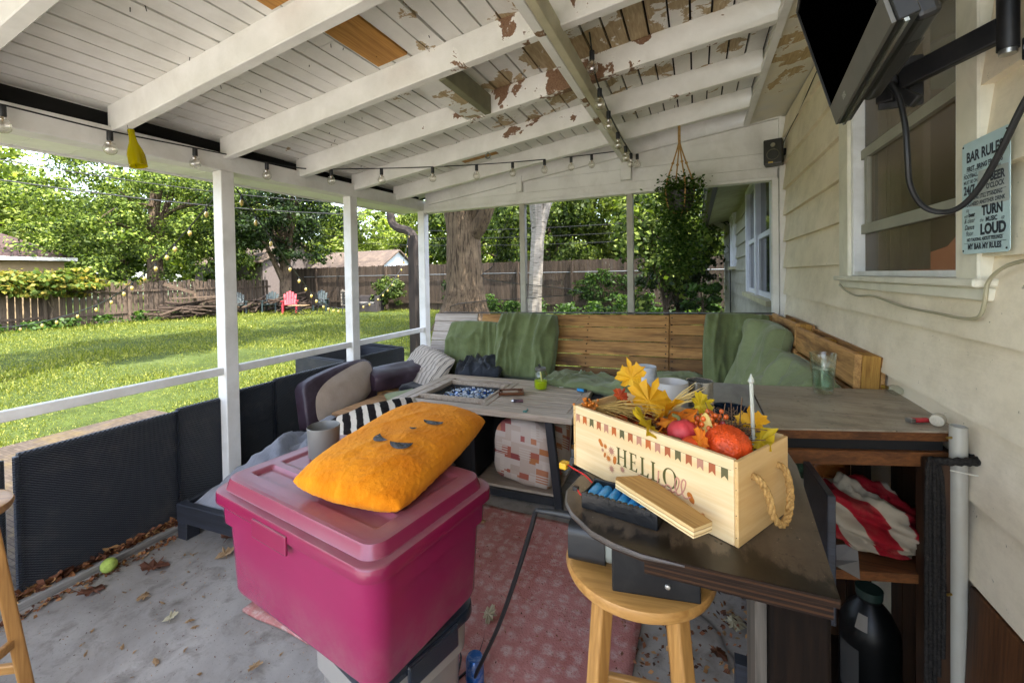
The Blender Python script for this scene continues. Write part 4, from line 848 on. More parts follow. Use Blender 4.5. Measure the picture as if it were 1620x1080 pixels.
MB().box(-.33, .33, -.40, -.37, 0, .80).box(-.33, .33, .37, .40, 0, .80).box(.30, .33, -.37, .37, 0, .80).box(-.33, -.30, -.37, .37, 0, .82).obj('woven_side', M_wicker, T); mb = MB(); q = [(-.315, -.385, .81), (.315, -.385, .8), (.315, .385, .8), (-.315, .385, .82), (-.315, -.385, .81)]
mb.tube(q, .018, 8); mb.obj('rim', M_wicker, T)
# low black bed frame with a grey sheet heaped on it
T = thing('low_bed', 'low black painted timber frame beside the magenta tote', 'bed', (-2.70, 1.40, 0), R(3))
M_blk = wood('black_timber', '#2a2d36', '#14161b', 0, 5, .5, island=False, spec=.5)
MB().box(0, 1.1, 0, .04, .095, .20).obj('front_rail', M_blk, T, bevel=.004, seg=1); each('side_rail', M_blk, T, ((0, .04, .041, .9, .095, .20), (1.06, 1.1, .041, .9, .095, .2)), bevel=.004, seg=1)
for x, y in ((0.002, .002), (1.02, .002), (.002, .83), (1.02, .83)): MB().box(x, x+.075, y, y+.075, 0, .094).obj('leg', M_blk, T, bevel=.004, seg=1)
mb = MB()
for i in range(7): mb.box(.041, 1.059, .06+i*.12, .14+i*.12, .14, .16)
mb.obj('slat', M_blk, T)
mb = MB(); P = []
for j in range(61):
    row = []
    for i in range(81):
        u, v_ = i/80, j/60; x = -2.66+1.15*u; y = 1.45+1.0*v_
        e = min(1, 4.5*min(u, 1-u))*min(1, 5*min(v_, 1-v_)); e = max(0, e)**.6
        z = .17+e*(.15+.15*v_+.05*fbm(x, y, 3, 2.2, 3))+.065*abs(fbm(x+y*.6, y*.4, 5, 5, 4))*(.4+e)
        row.append((x+.03*nz(x, y, 9, 5), y+.03*nz(y, x, 3, 5), z))
    P.append(row)
mb.grid(P, True); mb.sharp = 0; tag(mb.obj('bed_sheet', M_sheet, solid=.01), 'rumpled pale grey sheet heaped on the low black frame', 'sheet')
t = NT('black_white_stripe'); v = t.tc(); sp = t.new('ShaderNodeSeparateXYZ'); t.link(v, sp.inputs[0]); wv = t.math('FRACT', t.math('ADD', t.math('MULTIPLY', sp.outputs[0], 15.5), t.math('MULTIPLY', t.noise(v, 9, 3), .5)))
t.col(t.ramp(wv, [(0, hx('#1c1818')), (.52, hx('#1c1818')), (.58, hx('#c9c0b4')), (.95, hx('#c9c0b4')), (1, hx('#1c1818'))])); t.set(.95, spec=.1); t.bump(t.mix(.5, t.ramp(wv, [(.5, 0), (.58, 1)]), t.noise(v, 160, 3)), .8, .012)
cush('pillow', 'black pillow with fluffy cream stripes behind the orange one', 'pillow', t.m, .50, .34, .18, (-1.52, 1.70, .66), (R(25), R(-10), R(44)), seed=14, wr=.015, ws=5, pinch=.45)
MB().box(-1.95, -1.45, 1.75, 2.2, .0, .48).obj('grey_crate', simple('crate_plastic', '#5a5a60', .5)); o = bpy.data.objects['grey_crate']; o.name = 'storage_crate'; tag(o, 'grey crate behind the magenta tote, under the black striped pillow', 'crate')
# ------------------------------------------------------------------ fire pit table
M_tw = wood('driftwood_plank', '#b5a594', '#897867', 0, 5, .5, var=.16, spec=.45); M_twy = wood('driftwood_plank_cross', '#b0a08f', '#857463', 1, 5, .5, var=.12, spec=.4)
M_char = simple('charcoal_steel', '#2b2c31', .45, .3, var=.12, dirt='#55534f', ds=5, da=.25, bs=.05)
T = thing('fire_table', 'grey driftwood-topped fire pit table with charcoal cabinet base', 'table', (-1.98, 2.36, 0), R(2.4))
TL, TW, TZ = 1.30, .80, .60; bx0, bx1, by0, by1 = .16, .66, .20, .60
each('top_border', M_tw, T, ((0, TL, 0, .085, TZ-.04, TZ), (0, TL, TW-.085, TW, TZ-.04, TZ)), bevel=.004, seg=1)
each('top_border', M_twy, T, ((0, .075, .0855, TW-.0855, TZ-.04, TZ-.001), (TL-.05, TL, .0855, TW-.0855, TZ-.04, TZ-.001), (bx1+.0, bx1+.045, .0855, TW-.0855, TZ-.04, TZ-.001)), bevel=.003, seg=1)
mb = MB(); n = 6; w = (TW-.171)/n
for i in range(n):
    y = .0855+i*w; a = y+.006; b = y+w-.006
    MB().box(bx1+.048, TL-.053, a, b, TZ-.035, TZ-.003).obj('top_plank', M_tw, T, bevel=.003, seg=1)
    MB().box(.078, bx1-.002 if b < by0-.03 or a > by1+.03 else bx0-.03, a, b, TZ-.035, TZ-.003).obj('top_plank', M_tw, T, bevel=.003, seg=1)
MB().box(bx0-.028, bx0, by0-.028, by1+.028, TZ-.03, TZ+.004).box(bx1-.026, bx1-.001, by0-.028, by1+.028, TZ-.03, TZ+.004).box(bx0+.001, bx1-.027, by0-.028, by0, TZ-.03, TZ+.004).box(bx0+.001, bx1-.027, by1, by1+.028, TZ-.03, TZ+.004).obj('bowl_frame', M_twy, T, bevel=.003, seg=1)
MB().box(bx0+.002, bx0+.012, by0+.002, by1-.002, TZ-.12, TZ-.03).box(bx1-.04, bx1-.03, by0+.002, by1-.002, TZ-.12, TZ-.03).box(bx0+.012, bx1-.04, by0+.002, by0+.01, TZ-.12, TZ-.03).box(bx0+.012, bx1-.04, by1-.01, by1-.002, TZ-.12, TZ-.03).box(bx0+.012, bx1-.04, by0+.01, by1-.01, TZ-.12, TZ-.11).obj('fire_bowl', simple('bowl_steel', '#5d5f63', .35, .8), T)
MB().box(.08, TL-.06, .09, TW-.09, TZ-.06, TZ-.041).obj('under_tray', M_dark, T)
t = NT('fire_glass'); t.col(t.ramp(t.island(), [(0, hx('#dfe6ee')), (.3, hx('#6f93c4')), (.55, hx('#274c8d')), (.75, hx('#c9d4e0')), (1, hx('#39414f'))], 'CONSTANT')); t.set(.12, spec=.7, **{'Transmission Weight': .25})
mb = MB()
for i in range(520):
    x, y = random.uniform(bx0+.03, bx1-.06), random.uniform(by0+.03, by1-.03); z = TZ-.072+.035*(1-((x-.41)/.3)**2)*random.uniform(.5, 1.1); r = random.uniform(.006, .013); M = Matrix.Translation((x, y, z)) @ Euler((random.uniform(0, 6), random.uniform(0, 6), 0)).to_matrix().to_4x4()
    mb.box(-r, r, -r*.8, r*.8, -r*.7, r*.7, M)
o = mb.obj('fire_glass', t.m, T); o['kind'] = 'stuff'
MB().box(.13, .60, .11, .70, .075, TZ-.062).obj('cabinet', M_char, T, bevel=.004, seg=1); MB().box(.15, .575, .102, .109, .09, TZ-.085).obj('cabinet_door', M_char, T, bevel=.003, seg=1)
MB().box(.605, .80, .40, .70, .08, TZ-.062).obj('side_box', M_dark, T)
for s, y in ((1, .06), (1, .72)):
    mb = MB(); mb.bar((1.14, y, TZ-.042), (1.20, y, 0), .05, .035, (0, 1, 0)); mb.obj('leg', M_char, T, bevel=.003, seg=1)
    mb = MB(); mb.bar((.11, y, TZ-.042), (.08, y, 0), .05, .035, (0, 1, 0)); mb.obj('leg', M_char, T, bevel=.003, seg=1)
each('foot_bar', M_char, T, ((.07, 1.21, .075, .10, .015, .06), (.07, 1.21, .70, .725, .015, .06)))
MB().box(.61, 1.17, .102, .66, .055, .075).obj('base_shelf', M_tw, T)
# patchwork pouf on the base shelf
t = NT('patchwork'); v = t.tc(); br = t.new('ShaderNodeTexBrick'); br.offset = .37; br.inputs['Scale'].default_value = 5.2; br.inputs['Mortar Size'].default_value = .002; br.inputs['Brick Width'].default_value = .62; br.inputs['Row Height'].default_value = .31; br.inputs['Bias'].default_value = 0
mp = t.new('ShaderNodeMapping'); mp.inputs['Rotation'].default_value = (R(90), 0, 0); sp = t.new('ShaderNodeSeparateXYZ'); t.link(v, sp.inputs[0]); cx = t.new('ShaderNodeCombineXYZ'); t.link(t.math('ADD', sp.outputs[0], t.math('MULTIPLY', sp.outputs[1], .62)), cx.inputs[0]); t.link(t.math('ADD', sp.outputs[2], t.math('MULTIPLY', sp.outputs[1], .55)), cx.inputs[1]); t.link(cx.outputs[0], br.inputs[0])
def patchrand(sx, sy, o):
    w = t.new('ShaderNodeTexWhiteNoise'); w.noise_dimensions = '2D'; c2 = t.new('ShaderNodeCombineXYZ'); s2 = t.new('ShaderNodeSeparateXYZ'); t.link(cx.outputs[0], s2.inputs[0])
    t.link(t.math('FLOOR', t.math('ADD', t.math('MULTIPLY', s2.outputs[0], sx), o)), c2.inputs[0]); t.link(t.math('FLOOR', t.math('ADD', t.math('MULTIPLY', s2.outputs[1], sy), o)), c2.inputs[1]); t.link(c2.outputs[0], w.inputs[0]); return w.outputs[0]
p1 = t.ramp(patchrand(15, 27, .0), [(0, hx('#b9a699')), (.45, hx('#c4b5aa')), (.62, hx('#a5604f')), (.75, hx('#8c4a48')), (.86, hx('#ad7048')), (.93, hx('#b3a093'))], 'CONSTANT')
p2 = t.ramp(patchrand(23, 11, .4), [(0, hx('#bfb0a5')), (.5, hx('#c7b9ae')), (.72, hx('#9c5a55')), (.84, hx('#b4785a'))], 'CONSTANT')
s3 = t.new('ShaderNodeSeparateXYZ'); t.link(cx.outputs[0], s3.inputs[0]); st = t.math('GREATER_THAN', t.math('FRACT', t.math('MULTIPLY', s3.outputs[1], 62.)), .5)
msk = t.math('GREATER_THAN', patchrand(9, 9, .2), .55); b = t.mix(msk, p1, p2); b = t.mix(t.math('MULTIPLY', st, t.math('GREATER_THAN', patchrand(12, 14, .7), .72)), b, hx('#c2b4a8')); t.col(b); t.set(.95, spec=.1); t.bump(t.noise(v, 220, 2), .4, .003)
mb = MB(); P = []
for i in range(41):
    ph = -PI/2+PI*i/40; row = []
    for j in range(65):
        a = 2*PI*j/64; n_ = 7.; c, s = math.cos(a), math.sin(a); q = 1/((abs(c)**n_+abs(s)**n_)**(1/n_)); cp, sp_ = math.cos(ph), math.sin(ph); qq = 1/((abs(cp)**4.5+abs(sp_)**4.5)**(1/4.5))
        r = cp*qq; z = sp_*qq; x, y = c*q*r*.215, s*q*r*.215; zz = .20+z*.195+(.035*max(0, z)*(1-abs(x)/.25)*1.6 if z > 0 else 0); w = .012*fbm(x*5, y*5, zz*5, 1.6, 3); row.append((x*(1+w*2), y*(1+w*2), zz+w))
    P.append(row)
mb.grid(P, True, True); mb.sharp = 0; o = mb.obj('pouf', t.m); o.location = (-1.045, 2.70, .078); o.rotation_euler = (R(2), R(4), R(-4)); o.scale = (1.0, 1.0, 1.02); tag(o, 'patchwork cube pouf in pink, tan and cream under the fire table', 'pouf')
# things on the fire table
M_glass = glassmat('clear_glass', '#f6faf8', .94, .02)
T = thing('mason_jar', 'mason jar of bright yellow-green liquid with lid and straw on the fire table', 'jar', (-1.075, 2.97, .601))
mb = MB(); mb.lathe([(.0, .003), (.042, .004), (.05, .015), (.051, .10), (.042, .125), (.038, .135), (.038, .15)], n=28); mb.obj('glass', M_glass, T)
mb = MB(); mb.lathe([(0, .006), (.045, .008), (.0475, .02), (.0475, .062), (0, .063)], n=28); mb.obj('liquid', leafmat('lime_liquid', ['#b9c410', '#c6cf14'], .5, .1), T)
mb = MB(); mb.lathe([(.040, .142), (.0405, .160), (.036, .163), (0, .163)], n=28); ld = mb.obj('lid', simple('grey_lid', '#77746f', .4, .5), T); mb = MB(); mb.tube([(-.004, 0, .163), (-.012, 0, .185)], .008, 8); mb.obj('straw_cap', M_sock, ld)
mb = MB(); mb.tube([(.02, -.01, .01), (-.005, .0, .15)], .006, 8); mb.obj('straw', simple('yellow_straw', '#cfc768', .4), T)
T = thing('ashtray', 'small brown wooden tray of odds and ends on the fire table', 'tray', (-1.235, 2.78, .6), R(25)); M_tray = wood('tray_wood', '#6e4327', '#43261a', 0, 8, .5, island=False)
MB().box(-.075, .075, -.045, .045, .003, .012).box(-.08, .08, -.055, -.045, .003, .022).box(-.08, .08, .045, .055, .003, .022).box(-.09, -.08, -.055, .055, .003, .024).box(.08, .09, -.055, .055, .003, .024).obj('tray', M_tray, T, bevel=.003); MB().box(-.06, .05, -.03, .03, .0125, .0155).obj('paper', simple('tan_paper', '#a6907a', .8), T)
T = thing('lighter', 'dark patterned lighter lying on the fire table', 'lighter', (-1.10, 2.60, .612), R(22)); mb = MB(); mb.tube([(-.035, 0, 0), (.03, 0, 0)], .011, 10); mb.obj('lighter_body', simple('dark_mottle', '#3a3340', .4, var=.8, vs=60, dirt='#8c4a3e', ds=40, da=.8), T); mb = MB(); mb.tube([(-.048, 0, .0), (-.0355, 0, 0)], .0095, 8); mb.obj('cap', simple('chrome', '#b8b8ba', .2, 1), T)
T = thing('lighter', 'bright blue lighter at the right end of the fire table', 'lighter', (-.775, 3.0, .612), R(-15)); mb = MB(); mb.tube([(-.03, 0, 0), (.025, 0, 0)], .0115, 10); mb.obj('lighter_body', simple('sky_blue', '#1487c9', .3), T); mb = MB(); mb.tube([(.026, 0, 0), (.042, 0, .0)], .009, 8); mb.obj('cap', M_sock, T)
mb = MB(); mb.tube(smoothpts([(-1.0, 2.44, .603), (-.985, 2.455, .604), (-.985, 2.475, .603), (-.998, 2.49, .604)], 5), .003, 6); mb.box(-1.0, -.975, 2.425, 2.445, .601, .606); tag(mb.obj('clip', simple('teal_clip', '#2f7f7a', .4)), 'tiny teal clip near the front edge of the fire table', 'clip')
mb = MB(); mb.box(-.96, -.93, 3.06, 3.075, .601, .604); tag(mb.obj('paper_scrap', simple('white_scrap', '#d5d5d0', .8)), 'scrap of white paper near the back edge of the fire table', 'paper')
# ------------------------------------------------------------------ rug
t = NT('rug_pile'); v = t.tc(); vo = t.new('ShaderNodeTexVoronoi'); vo.inputs['Scale'].default_value = 15; vo.inputs['Randomness'].default_value = .35; t.link(v, vo.inputs['Vector'])
b = t.ramp(t.noise(v, 5, 9, .7, .3), [(.3, hx('#a4655f')), (.7, hx('#c08a85'))]); dots = t.math('MULTIPLY', t.ramp(vo.outputs['Distance'], [(.30, 1), (.52, 0)]), t.ramp(t.noise(v, 34, 6, .75), [(.42, 0), (.60, .6)]))
b = t.mix(dots, b, hx('#cbb9b0')); b = t.mix(t.ramp(t.noise(v, 3.1, 9, .75), [(.52, 0), (.75, .4)]), b, hx('#7c544c')); b = t.mix(t.ramp(t.noise(v, 60, 4, .6), [(.65, 0), (.72, .7)]), b, hx('#4e3a33')); t.col(b); t.set(1, spec=.05); t.bump(t.noise(v, 120, 5, .7), .9, .008)
mb = MB(); P = []
for j in range(37):
    row = []
    for i in range(49): 
        x, y = i/48*1.6, j/36*1.16; row.append((x+.006*nz(y*6, 2, 1), y+.006*nz(x*6, 4, 1), .011+.004*max(0, fbm(x, y, 2, 3, 2))))
    P.append(row)
mb.grid(P, True); o = mb.obj('rug', t.m, solid=.012); o.location = (-1.83, 1.19, 0); o.rotation_euler = (0, 0, R(-.8)); tag(o, 'worn pink rug with faded pale flecks on the concrete', 'rug')
# ------------------------------------------------------------------ totes
def ring(L, W, r, z, n=8, oy=0):
    o = []
    for cx, cy, a0 in ((L/2-r, W/2-r, 0), (-L/2+r, W/2-r, 90), (-L/2+r, -W/2+r, 180), (L/2-r, -W/2+r, 270)):
        for k in range(n+1): a = R(a0+90*k/n); o.append((cx+r*math.cos(a), cy+r*math.sin(a)+oy, z))
    return o
def loft(mb, rings, cap0=False, cap1=False, smooth=True):
    n = len(rings[0]); vs = [p for r in rings for p in r]
    mb.add(vs, [(i*n+j, i*n+(j+1) % n, (i+1)*n+(j+1) % n, (i+1)*n+j) for i in range(len(rings)-1) for j in range(n)], smooth)
    if cap0: mb.add(rings[0], [tuple(range(n-1, -1, -1))])
    if cap1: mb.add(rings[-1], [tuple(range(n))])
    return mb
def tote(name, label, mB, mL, L, W, z0, z1, loc, rz, mdust, lidmark=True, ribs=True, tap=.93):
    T = thing(name, label, 'tote', loc, rz); H = z1-z0; mb = MB()
    lo = (L-.05)*tap; lw = (W-.05)*tap-.01
    R_ = [ring(lo-.03, lw-.03, .05, 0), ring(lo-.008, lw-.008, .05, .006), ring(lo, lw, .05, .018), ring(L-.062, W-.062, .055, H*.68), ring(L-.055, W-.055, .055, H*.69), ring(L-.038, W-.038, .055, H*.70), ring(L-.03, W-.03, .055, H-.02)]
    loft(mb, R_, True); b = mb.obj('tote_body', mB, T)
    mb = MB()
    loft(mb, [ring(L-.014, W-.014, .06, H-.036), ring(L-.002, W-.002, .06, H-.034), ring(L, W, .06, H-.030), ring(L-.002, W-.002, .06, H-.006), ring(L-.007, W-.007, .06, H-.001), ring(L-.012, W-.012, .058, H), ring(L-.046, W-.046, .05, H+.001), ring(L-.050, W-.050, .05, H+.004), ring(L-.062, W-.062, .048, H+.026), ring(L-.068, W-.068, .046, H+.032), ring(L-.085, W-.085, .045, H+.034)])
    # top deck with two long recesses
    zt_ = H+.034; a, c = (L-.085)/2, (W-.085)/2
    loft(mb, [ring(L-.085, W-.085, .045, zt_), ring(L-.115, W-.115, .004, zt_+.0005)])
    dl, dw = (L-.115)/2, (W-.115)/2; nx, ny = 96, 64; P = []
    def rec(x, y, x0, x1, y0, y1, e=.007):
        q = min(x-x0, x1-x, y-y0, y1-y); return max(0, min(1, q/e+.5))
    for j in range(ny+1):
        row = []
        for i in range(nx+1):
            x, y = -dl+2*dl*i/nx, -dw+2*dw*j/ny; d = 0
            if lidmark: d = max(rec(x, y, -dl+.035, dl-.035, -dw+.035, -dw+.095), rec(x, y, -dl+.035, dl-.035, -dw+.13, dw-.03)*.6)
            else: d = rec(x, y, -dl+.03, dl-.03, -dw+.03, dw-.03)*2.6
            row.append((x, y, zt_+.0005-.011*d))
        P.append(row)
    mb.grid(P, True)
    lid = mb.obj('lid', mL, T)
    if lidmark:
        mb = MB(); loft(mb, [ring(.2, .07, .02, zt_-.0065, 8, .05), ring(.19, .06, .02, zt_-.003, 8, .05)], False, True); mb.obj('lid_panel', mL, lid)
    for s in (-1, 1):
        if lidmark: MB().box(-.115, .055, s*(W/2+.001)-.004, s*(W/2+.001)+.004, H-.066, H-.014).obj('latch', mL, T, bevel=.008)
        else: MB().box(s*(L/2+.004)-.006, s*(L/2+.004)+.006, -.09, .09, H-.075, H-.008).obj('latch', mL, T, bevel=.006)
    return T
def plast(name, c, dust, lo, hi, da=.7):
    t = NT(name); v = t.tc(); b = t.ramp(t.noise(v, 3, 5), [(.3, hx(c)), (.7, tuple(min(1, x*1.12) for x in hx(c)[:3])+(1,))])
    gm = t.new('ShaderNodeNewGeometry'); sp = t.new('ShaderNodeSeparateXYZ'); t.link(gm.outputs['Normal'], sp.inputs[0])
    up = t.ramp(sp.outputs[2], [(.3, 0), (.9, 1)]); d = t.math('MULTIPLY', up, t.ramp(t.noise(v, 2.6, 11, .74, .6), [(lo-.14, 0), (hi+.14, da)])); b = t.mix(d, b, hx(dust))
    ch = t.ramp(t.noise(v, 20, 6, .7), [(.70, 0), (.74, .22)]); b = t.mix(ch, b, hx('#c98fae')); lowd = t.new('ShaderNodeSeparateXYZ'); t.link(v, lowd.inputs[0]); b = t.mix(t.math('MULTIPLY', t.ramp(t.noise(v, 6, 9, .75), [(.42, 0), (.72, .35)]), t.ramp(lowd.outputs[2], [(0, 1), (.16, 0)])), b, hx(dust))
    t.col(b); t.set(t.math('ADD', t.math('MULTIPLY', d, .5), .22), spec=.55); t.bump(t.noise(v, 300, 2), .06, .002); return t.m
M_pink = plast('magenta_plastic', '#841446', '#8d7a72', .35, .8); M_pinkl = plast('dusty_magenta_lid', '#7d1840', '#97857c', .36, .75, .7)
tote('storage_tote', 'magenta plastic tote with dusty lid stacked on the grey tote', M_pink, M_pinkl, .765, .49, .47, .80, (-.995, 1.005, .47), R(-8.5), None, True, False, tap=.95)
M_greyp = plast('beige_grey_plastic', '#8b8680', '#a39a8c', .4, .8); M_navyp = plast('navy_plastic', '#1e2530', '#54565a', .4, .8)
tote('storage_tote', 'grey plastic tote with dark navy lid underneath the magenta one', M_greyp, M_navyp, .38, .38, 0, .44, (-.865, 1.02, .0), R(-15), None, False, False)
# orange plush pillow with crescent eyes
def pbend(q): return Vector((q.x, q.y, q.z-.10*(q.x*q.x)/.09*.12))
t = NT('orange_plush'); v = t.tc(); b = t.ramp(t.noise(v, 5, 8, .65, 1.2), [(.3, hx('#c86c0a')), (.65, hx('#ea9420'))]); t.col(b); t.set(.95, spec=.05, **{'Sheen Weight': .5, 'Sheen Tint': hx('#ffc070')}); t.bump(t.mix(.45, t.noise(v, 230, 4, .7), t.noise(t.tc('Object', (1, 1, 1)), 26, 6, .65, 1.5)), .55, .008)
M_plush = t.m
PT = thing('plush_pillow', 'fluffy orange pillow with stitched crescent face on the magenta tote', 'pillow', (-.945, 1.185, .925), 0, rot=(R(3), R(-5), R(54)))
cu = cushion(.64, .375, .145, n=44, seed=21, wr=.008, ws=4.5, edge=2.4, pinch=.42); o = cu.obj('pillow_cover', M_plush, PT); weld(o)
tx = bpy.data.textures.new('fur', 'CLOUDS'); tx.noise_scale = .012; sb = o.modifiers.new('s', 'SUBSURF'); sb.levels = sb.render_levels = 2; dm = o.modifiers.new('d', 'DISPLACE'); dm.texture = tx; dm.strength = .0045; dm.texture_coords = 'LOCAL'
M_pat = simple('satin_patch', '#2a2c30', .25, spec=.7, dirt='#8a93a2', ds=30, da=.6)
def ptop(x, y):
    u, w_ = x/.32, y/.1875; u = max(-.99, min(.99, u)); w_ = max(-.99, min(.99, w_)); return .0725*max(0, (1-abs(u)**2.4)*(1-abs(w_)**2.4))**.42+.009
def crescent(cx, cy, r, rot, wd, hgt):
    mb = MB(); P0 = []; P1 = []
    for k in range(15):
        a = -.5*PI+PI*k/14; 
        for P, s in ((P0, 1.0), (P1, .2)):
            x, y = r*math.sin(a)*wd, -r*math.cos(a)*s*hgt+r*.3; X, Y = cx+x*math.cos(rot)-y*math.sin(rot), cy+x*math.sin(rot)+y*math.cos(rot); P.append((X, Y, ptop(X, Y)))
    mb.grid([P0, P1], True); return mb
for i, (cx, cy, r, ro, wd, hg) in enumerate(((-.11, .012, .036, R(-120), .75, 1.0), (-.115, -.062, .037, R(-70), .95, 1.15), (.06, -.075, .036, R(-70), .95, 1.0), (-.015, -.042, .015, R(-70), .8, .9))):
    crescent(cx, cy, r, ro, wd, hg).obj('face_patch', M_pat, PT)
PT.location = (-.905, 1.145, .882); PT.rotation_euler = (R(4), R(-3), R(95))
T = thing('mug', 'plain grey cup standing on the magenta lid beside the orange pillow', 'cup', (-1.205, 1.085, .83))
mb = MB(); mb.lathe([(0, .001), (.046, .001), (.05, .006), (.054, .105), (.0525, .107), (.051, .104), (.047, .012), (0, .01)], n=40); mb.obj('cup', simple('grey_ceramic', '#6e6e6c', .4, var=.05), T)
# ------------------------------------------------------------------ bar counter
t = NT('worn_counter'); v = t.tc(); b = t.ramp(t.noise(t.tc('Object', (6, 1.2, 3)), 3, 9, .65, .5), [(.25, hx('#372d24')), (.55, hx('#574b3d')), (.8, hx('#6e6252'))])
b = t.mix(t.ramp(t.noise(v, 6, 9, .72, .5), [(.48, 0), (.72, .7)]), b, hx('#382c22')); b = t.mix(t.ramp(t.noise(v, 70, 5, .7), [(.62, 0), (.68, .8)]), b, hx('#1d150f')); b = t.mix(t.ramp(t.noise(v, 130, 3, .6), [(.70, 0), (.73, .7)]), b, hx('#a89c88'))
sp = t.new('ShaderNodeSeparateXYZ'); t.link(v, sp.inputs[0]); bn = t.ramp(t.math('ADD', t.math('MULTIPLY', t.math('SUBTRACT', .735, sp.outputs[1]), 5.5), t.math('SUBTRACT', t.noise(t.tc('Object', (14, 5, 1)), 2.5, 7, .65), .5)), [(.02, 0), (.14, .92)]); wear_sheen = t.new('ShaderNodeMapRange'); wear_sheen.inputs[1].default_value = .95; wear_sheen.inputs[2].default_value = 1.35; t.link(sp.outputs[1], wear_sheen.inputs[0]); b = t.mix(wear_sheen.outputs[0], b, t.ramp(t.noise(t.tc('Object', (6, 1.2, 3)), 3, 9, .65, .5), [(.3, hx('#77746f')), (.7, hx('#9c9a97'))])); b = t.mix(bn, b, hx('#0b0705'))  # grey towards the back: worn paint plus bright sheen, both in the colour
t.col(b); t.set(t.ramp(t.noise(v, 5, 7, .7), [(.35, .25), (.7, .55)]), spec=.55); t.bump(t.noise(t.tc('Object', (20, 2, 6)), 4, 6), .15, .003); M_ctr = t.m
t = NT('grey_counter'); v = t.tc(); b = t.ramp(t.noise(t.tc('Object', (1.2, 6, 3)), 3, 9, .65, .5), [(.25, hx('#7d705e')), (.6, hx('#9d917f'))]); b = t.mix(t.ramp(t.noise(v, 7, 9, .72, .5), [(.5, 0), (.70, .75)]), b, hx('#4f4638')); b = t.mix(t.ramp(t.noise(v, 60, 5, .7), [(.62, 0), (.68, .8)]), b, hx('#2b231c')); b = t.mix(t.ramp(t.noise(t.tc('Object', (1, 14, 1)), 3.5, 6, .65), [(.58, 0), (.64, .45)]), b, hx('#4a4034')); t.col(b); t.set(t.ramp(t.noise(v, 5, 7, .7), [(.35, .3), (.7, .6)]), spec=.5); t.bump(t.noise(v, 40, 5), .12, .002); M_ctr2 = t.m
M_burn = wood('burnt_edge', '#24160d', '#080504', 0, 7, .5, var=.1, island=False, dark='#050303', spec=.15); M_burnz = wood('burnt_post', '#1b110a', '#060403', 2, 5, .7, var=.2, dark='#030202', spec=.1)
M_brown = wood('brown_board', '#694020', '#3a2110', 0, 5, .6, var=.2, dark='#1a0f08'); M_brownz = wood('brown_upright', '#38220f', '#170d07', 2, 5, .6, var=.25, dark='#0a0603')
tt = M_burn.node_tree; bs_ = [n for n in tt.nodes if n.type == 'BSDF_PRINCIPLED'][0]; old = bs_.inputs['Base Color'].links[0].from_socket
tcn = tt.nodes.new('ShaderNodeTexCoord'); spn = tt.nodes.new('ShaderNodeSeparateXYZ'); tt.links.new(tcn.outputs['Object'], spn.inputs[0]); mn = tt.nodes.new('ShaderNodeMath'); mn.operation = 'MULTIPLY'; mn.inputs[1].default_value = 125.; tt.links.new(spn.outputs[2], mn.inputs[0]); fn = tt.nodes.new('ShaderNodeMath'); fn.operation = 'FRACT'; tt.links.new(mn.outputs[0], fn.inputs[0])
gn = tt.nodes.new('ShaderNodeMath'); gn.operation = 'GREATER_THAN'; gn.inputs[1].default_value = .62; tt.links.new(fn.outputs[0], gn.inputs[0]); mxn = tt.nodes.new('ShaderNodeMix'); mxn.data_type = 'RGBA'; mxn.inputs[7].default_value = hx('#3d2616'); gm2 = tt.nodes.new('ShaderNodeMath'); gm2.operation = 'MULTIPLY'; gm2.inputs[1].default_value = .75; tt.links.new(gn.outputs[0], gm2.inputs[0]); tt.links.new(gm2.outputs[0], mxn.inputs[0]); tt.links.new(old, mxn.inputs[6]); tt.links.new(mxn.outputs[2], bs_.inputs['Base Color'])
ZC = 1.02
T = thing('bar_counter', 'dark worn L-shaped bar counter with rounded corner, post leg and cabinet', 'bar counter', (0, 0, 0))
outl = [(-.222, 1.83), (-.217, .918), (-.232, .87), (-.239, .811), (-.228, .768), (-.209, .738), (-.165, .697), (-.127, .679), (-.082, .668), (-.02, .668), (.061, .669), (.169, .670), (.186, .9), (.2, 1.1), (.18, 1.45), (.179, 1.83)]
mb = MB(); n = len(outl); mb.add([(x, y, ZC) for x, y in outl], [tuple(range(n))]); top = mb
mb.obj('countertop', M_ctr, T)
mb = MB(); lo = [(x, y) for x, y in outl]; mb.add([(x, y, ZC-.0005) for x, y in lo]+[(x, y, ZC-.0125) for x, y in lo], [(i, n+i, n+(i+1) % n, (i+1) % n)[::-1] for i in range(n)]+[tuple(range(2*n-1, n-1, -1))]); mb.obj('counter_edge', M_burn, T)
MB().prism([(-.078, .6735), (.163, .6755), (.193, 1.1), (.174, 1.45), (.173, 1.82), (-.1, 1.82), (-.1, .9)], ZC-.034, ZC-.0128).obj('lower_layer', M_burn, T)
seg = [(-.082, .668), (-.02, .668), (.061, .669), (.168, .670)]
mb = MB(); mb.tube([(x, y, ZC-.0045) for x, y in outl[1:10]], [.005]*7+[.004, .0015], 6); mb.obj('edge_bead', simple('worn_edge', '#4e4640', .35, var=.3, vs=30, spec=.6), T)
mb = MB(); mb.prism([(.184, 1.84), (.205, 1.10), (.205, 1.338), (.60, 1.478), (.645, 1.49), (.645, 1.925), (.60, 1.915)][0:1]+[(.186, 1.345), (.63, 1.487), (.644, 1.492), (.644, 1.93)], ZC-.006, ZC-.001); mb.obj('countertop', M_ctr2, T, bevel=.002, seg=1); mb2 = MB().prism([(.187, 1.347), (.63, 1.489), (.644, 1.494), (.644, 1.93), (.187, 1.838)], ZC-.028, ZC-.0063); mb2.obj('counter_edge', M_brown, T)
MB().prism([(.19, 1.352), (.60, 1.487), (.60, 1.50), (.19, 1.37)], ZC-.062, ZC-.029).obj('shadow_gap', M_dark, T)
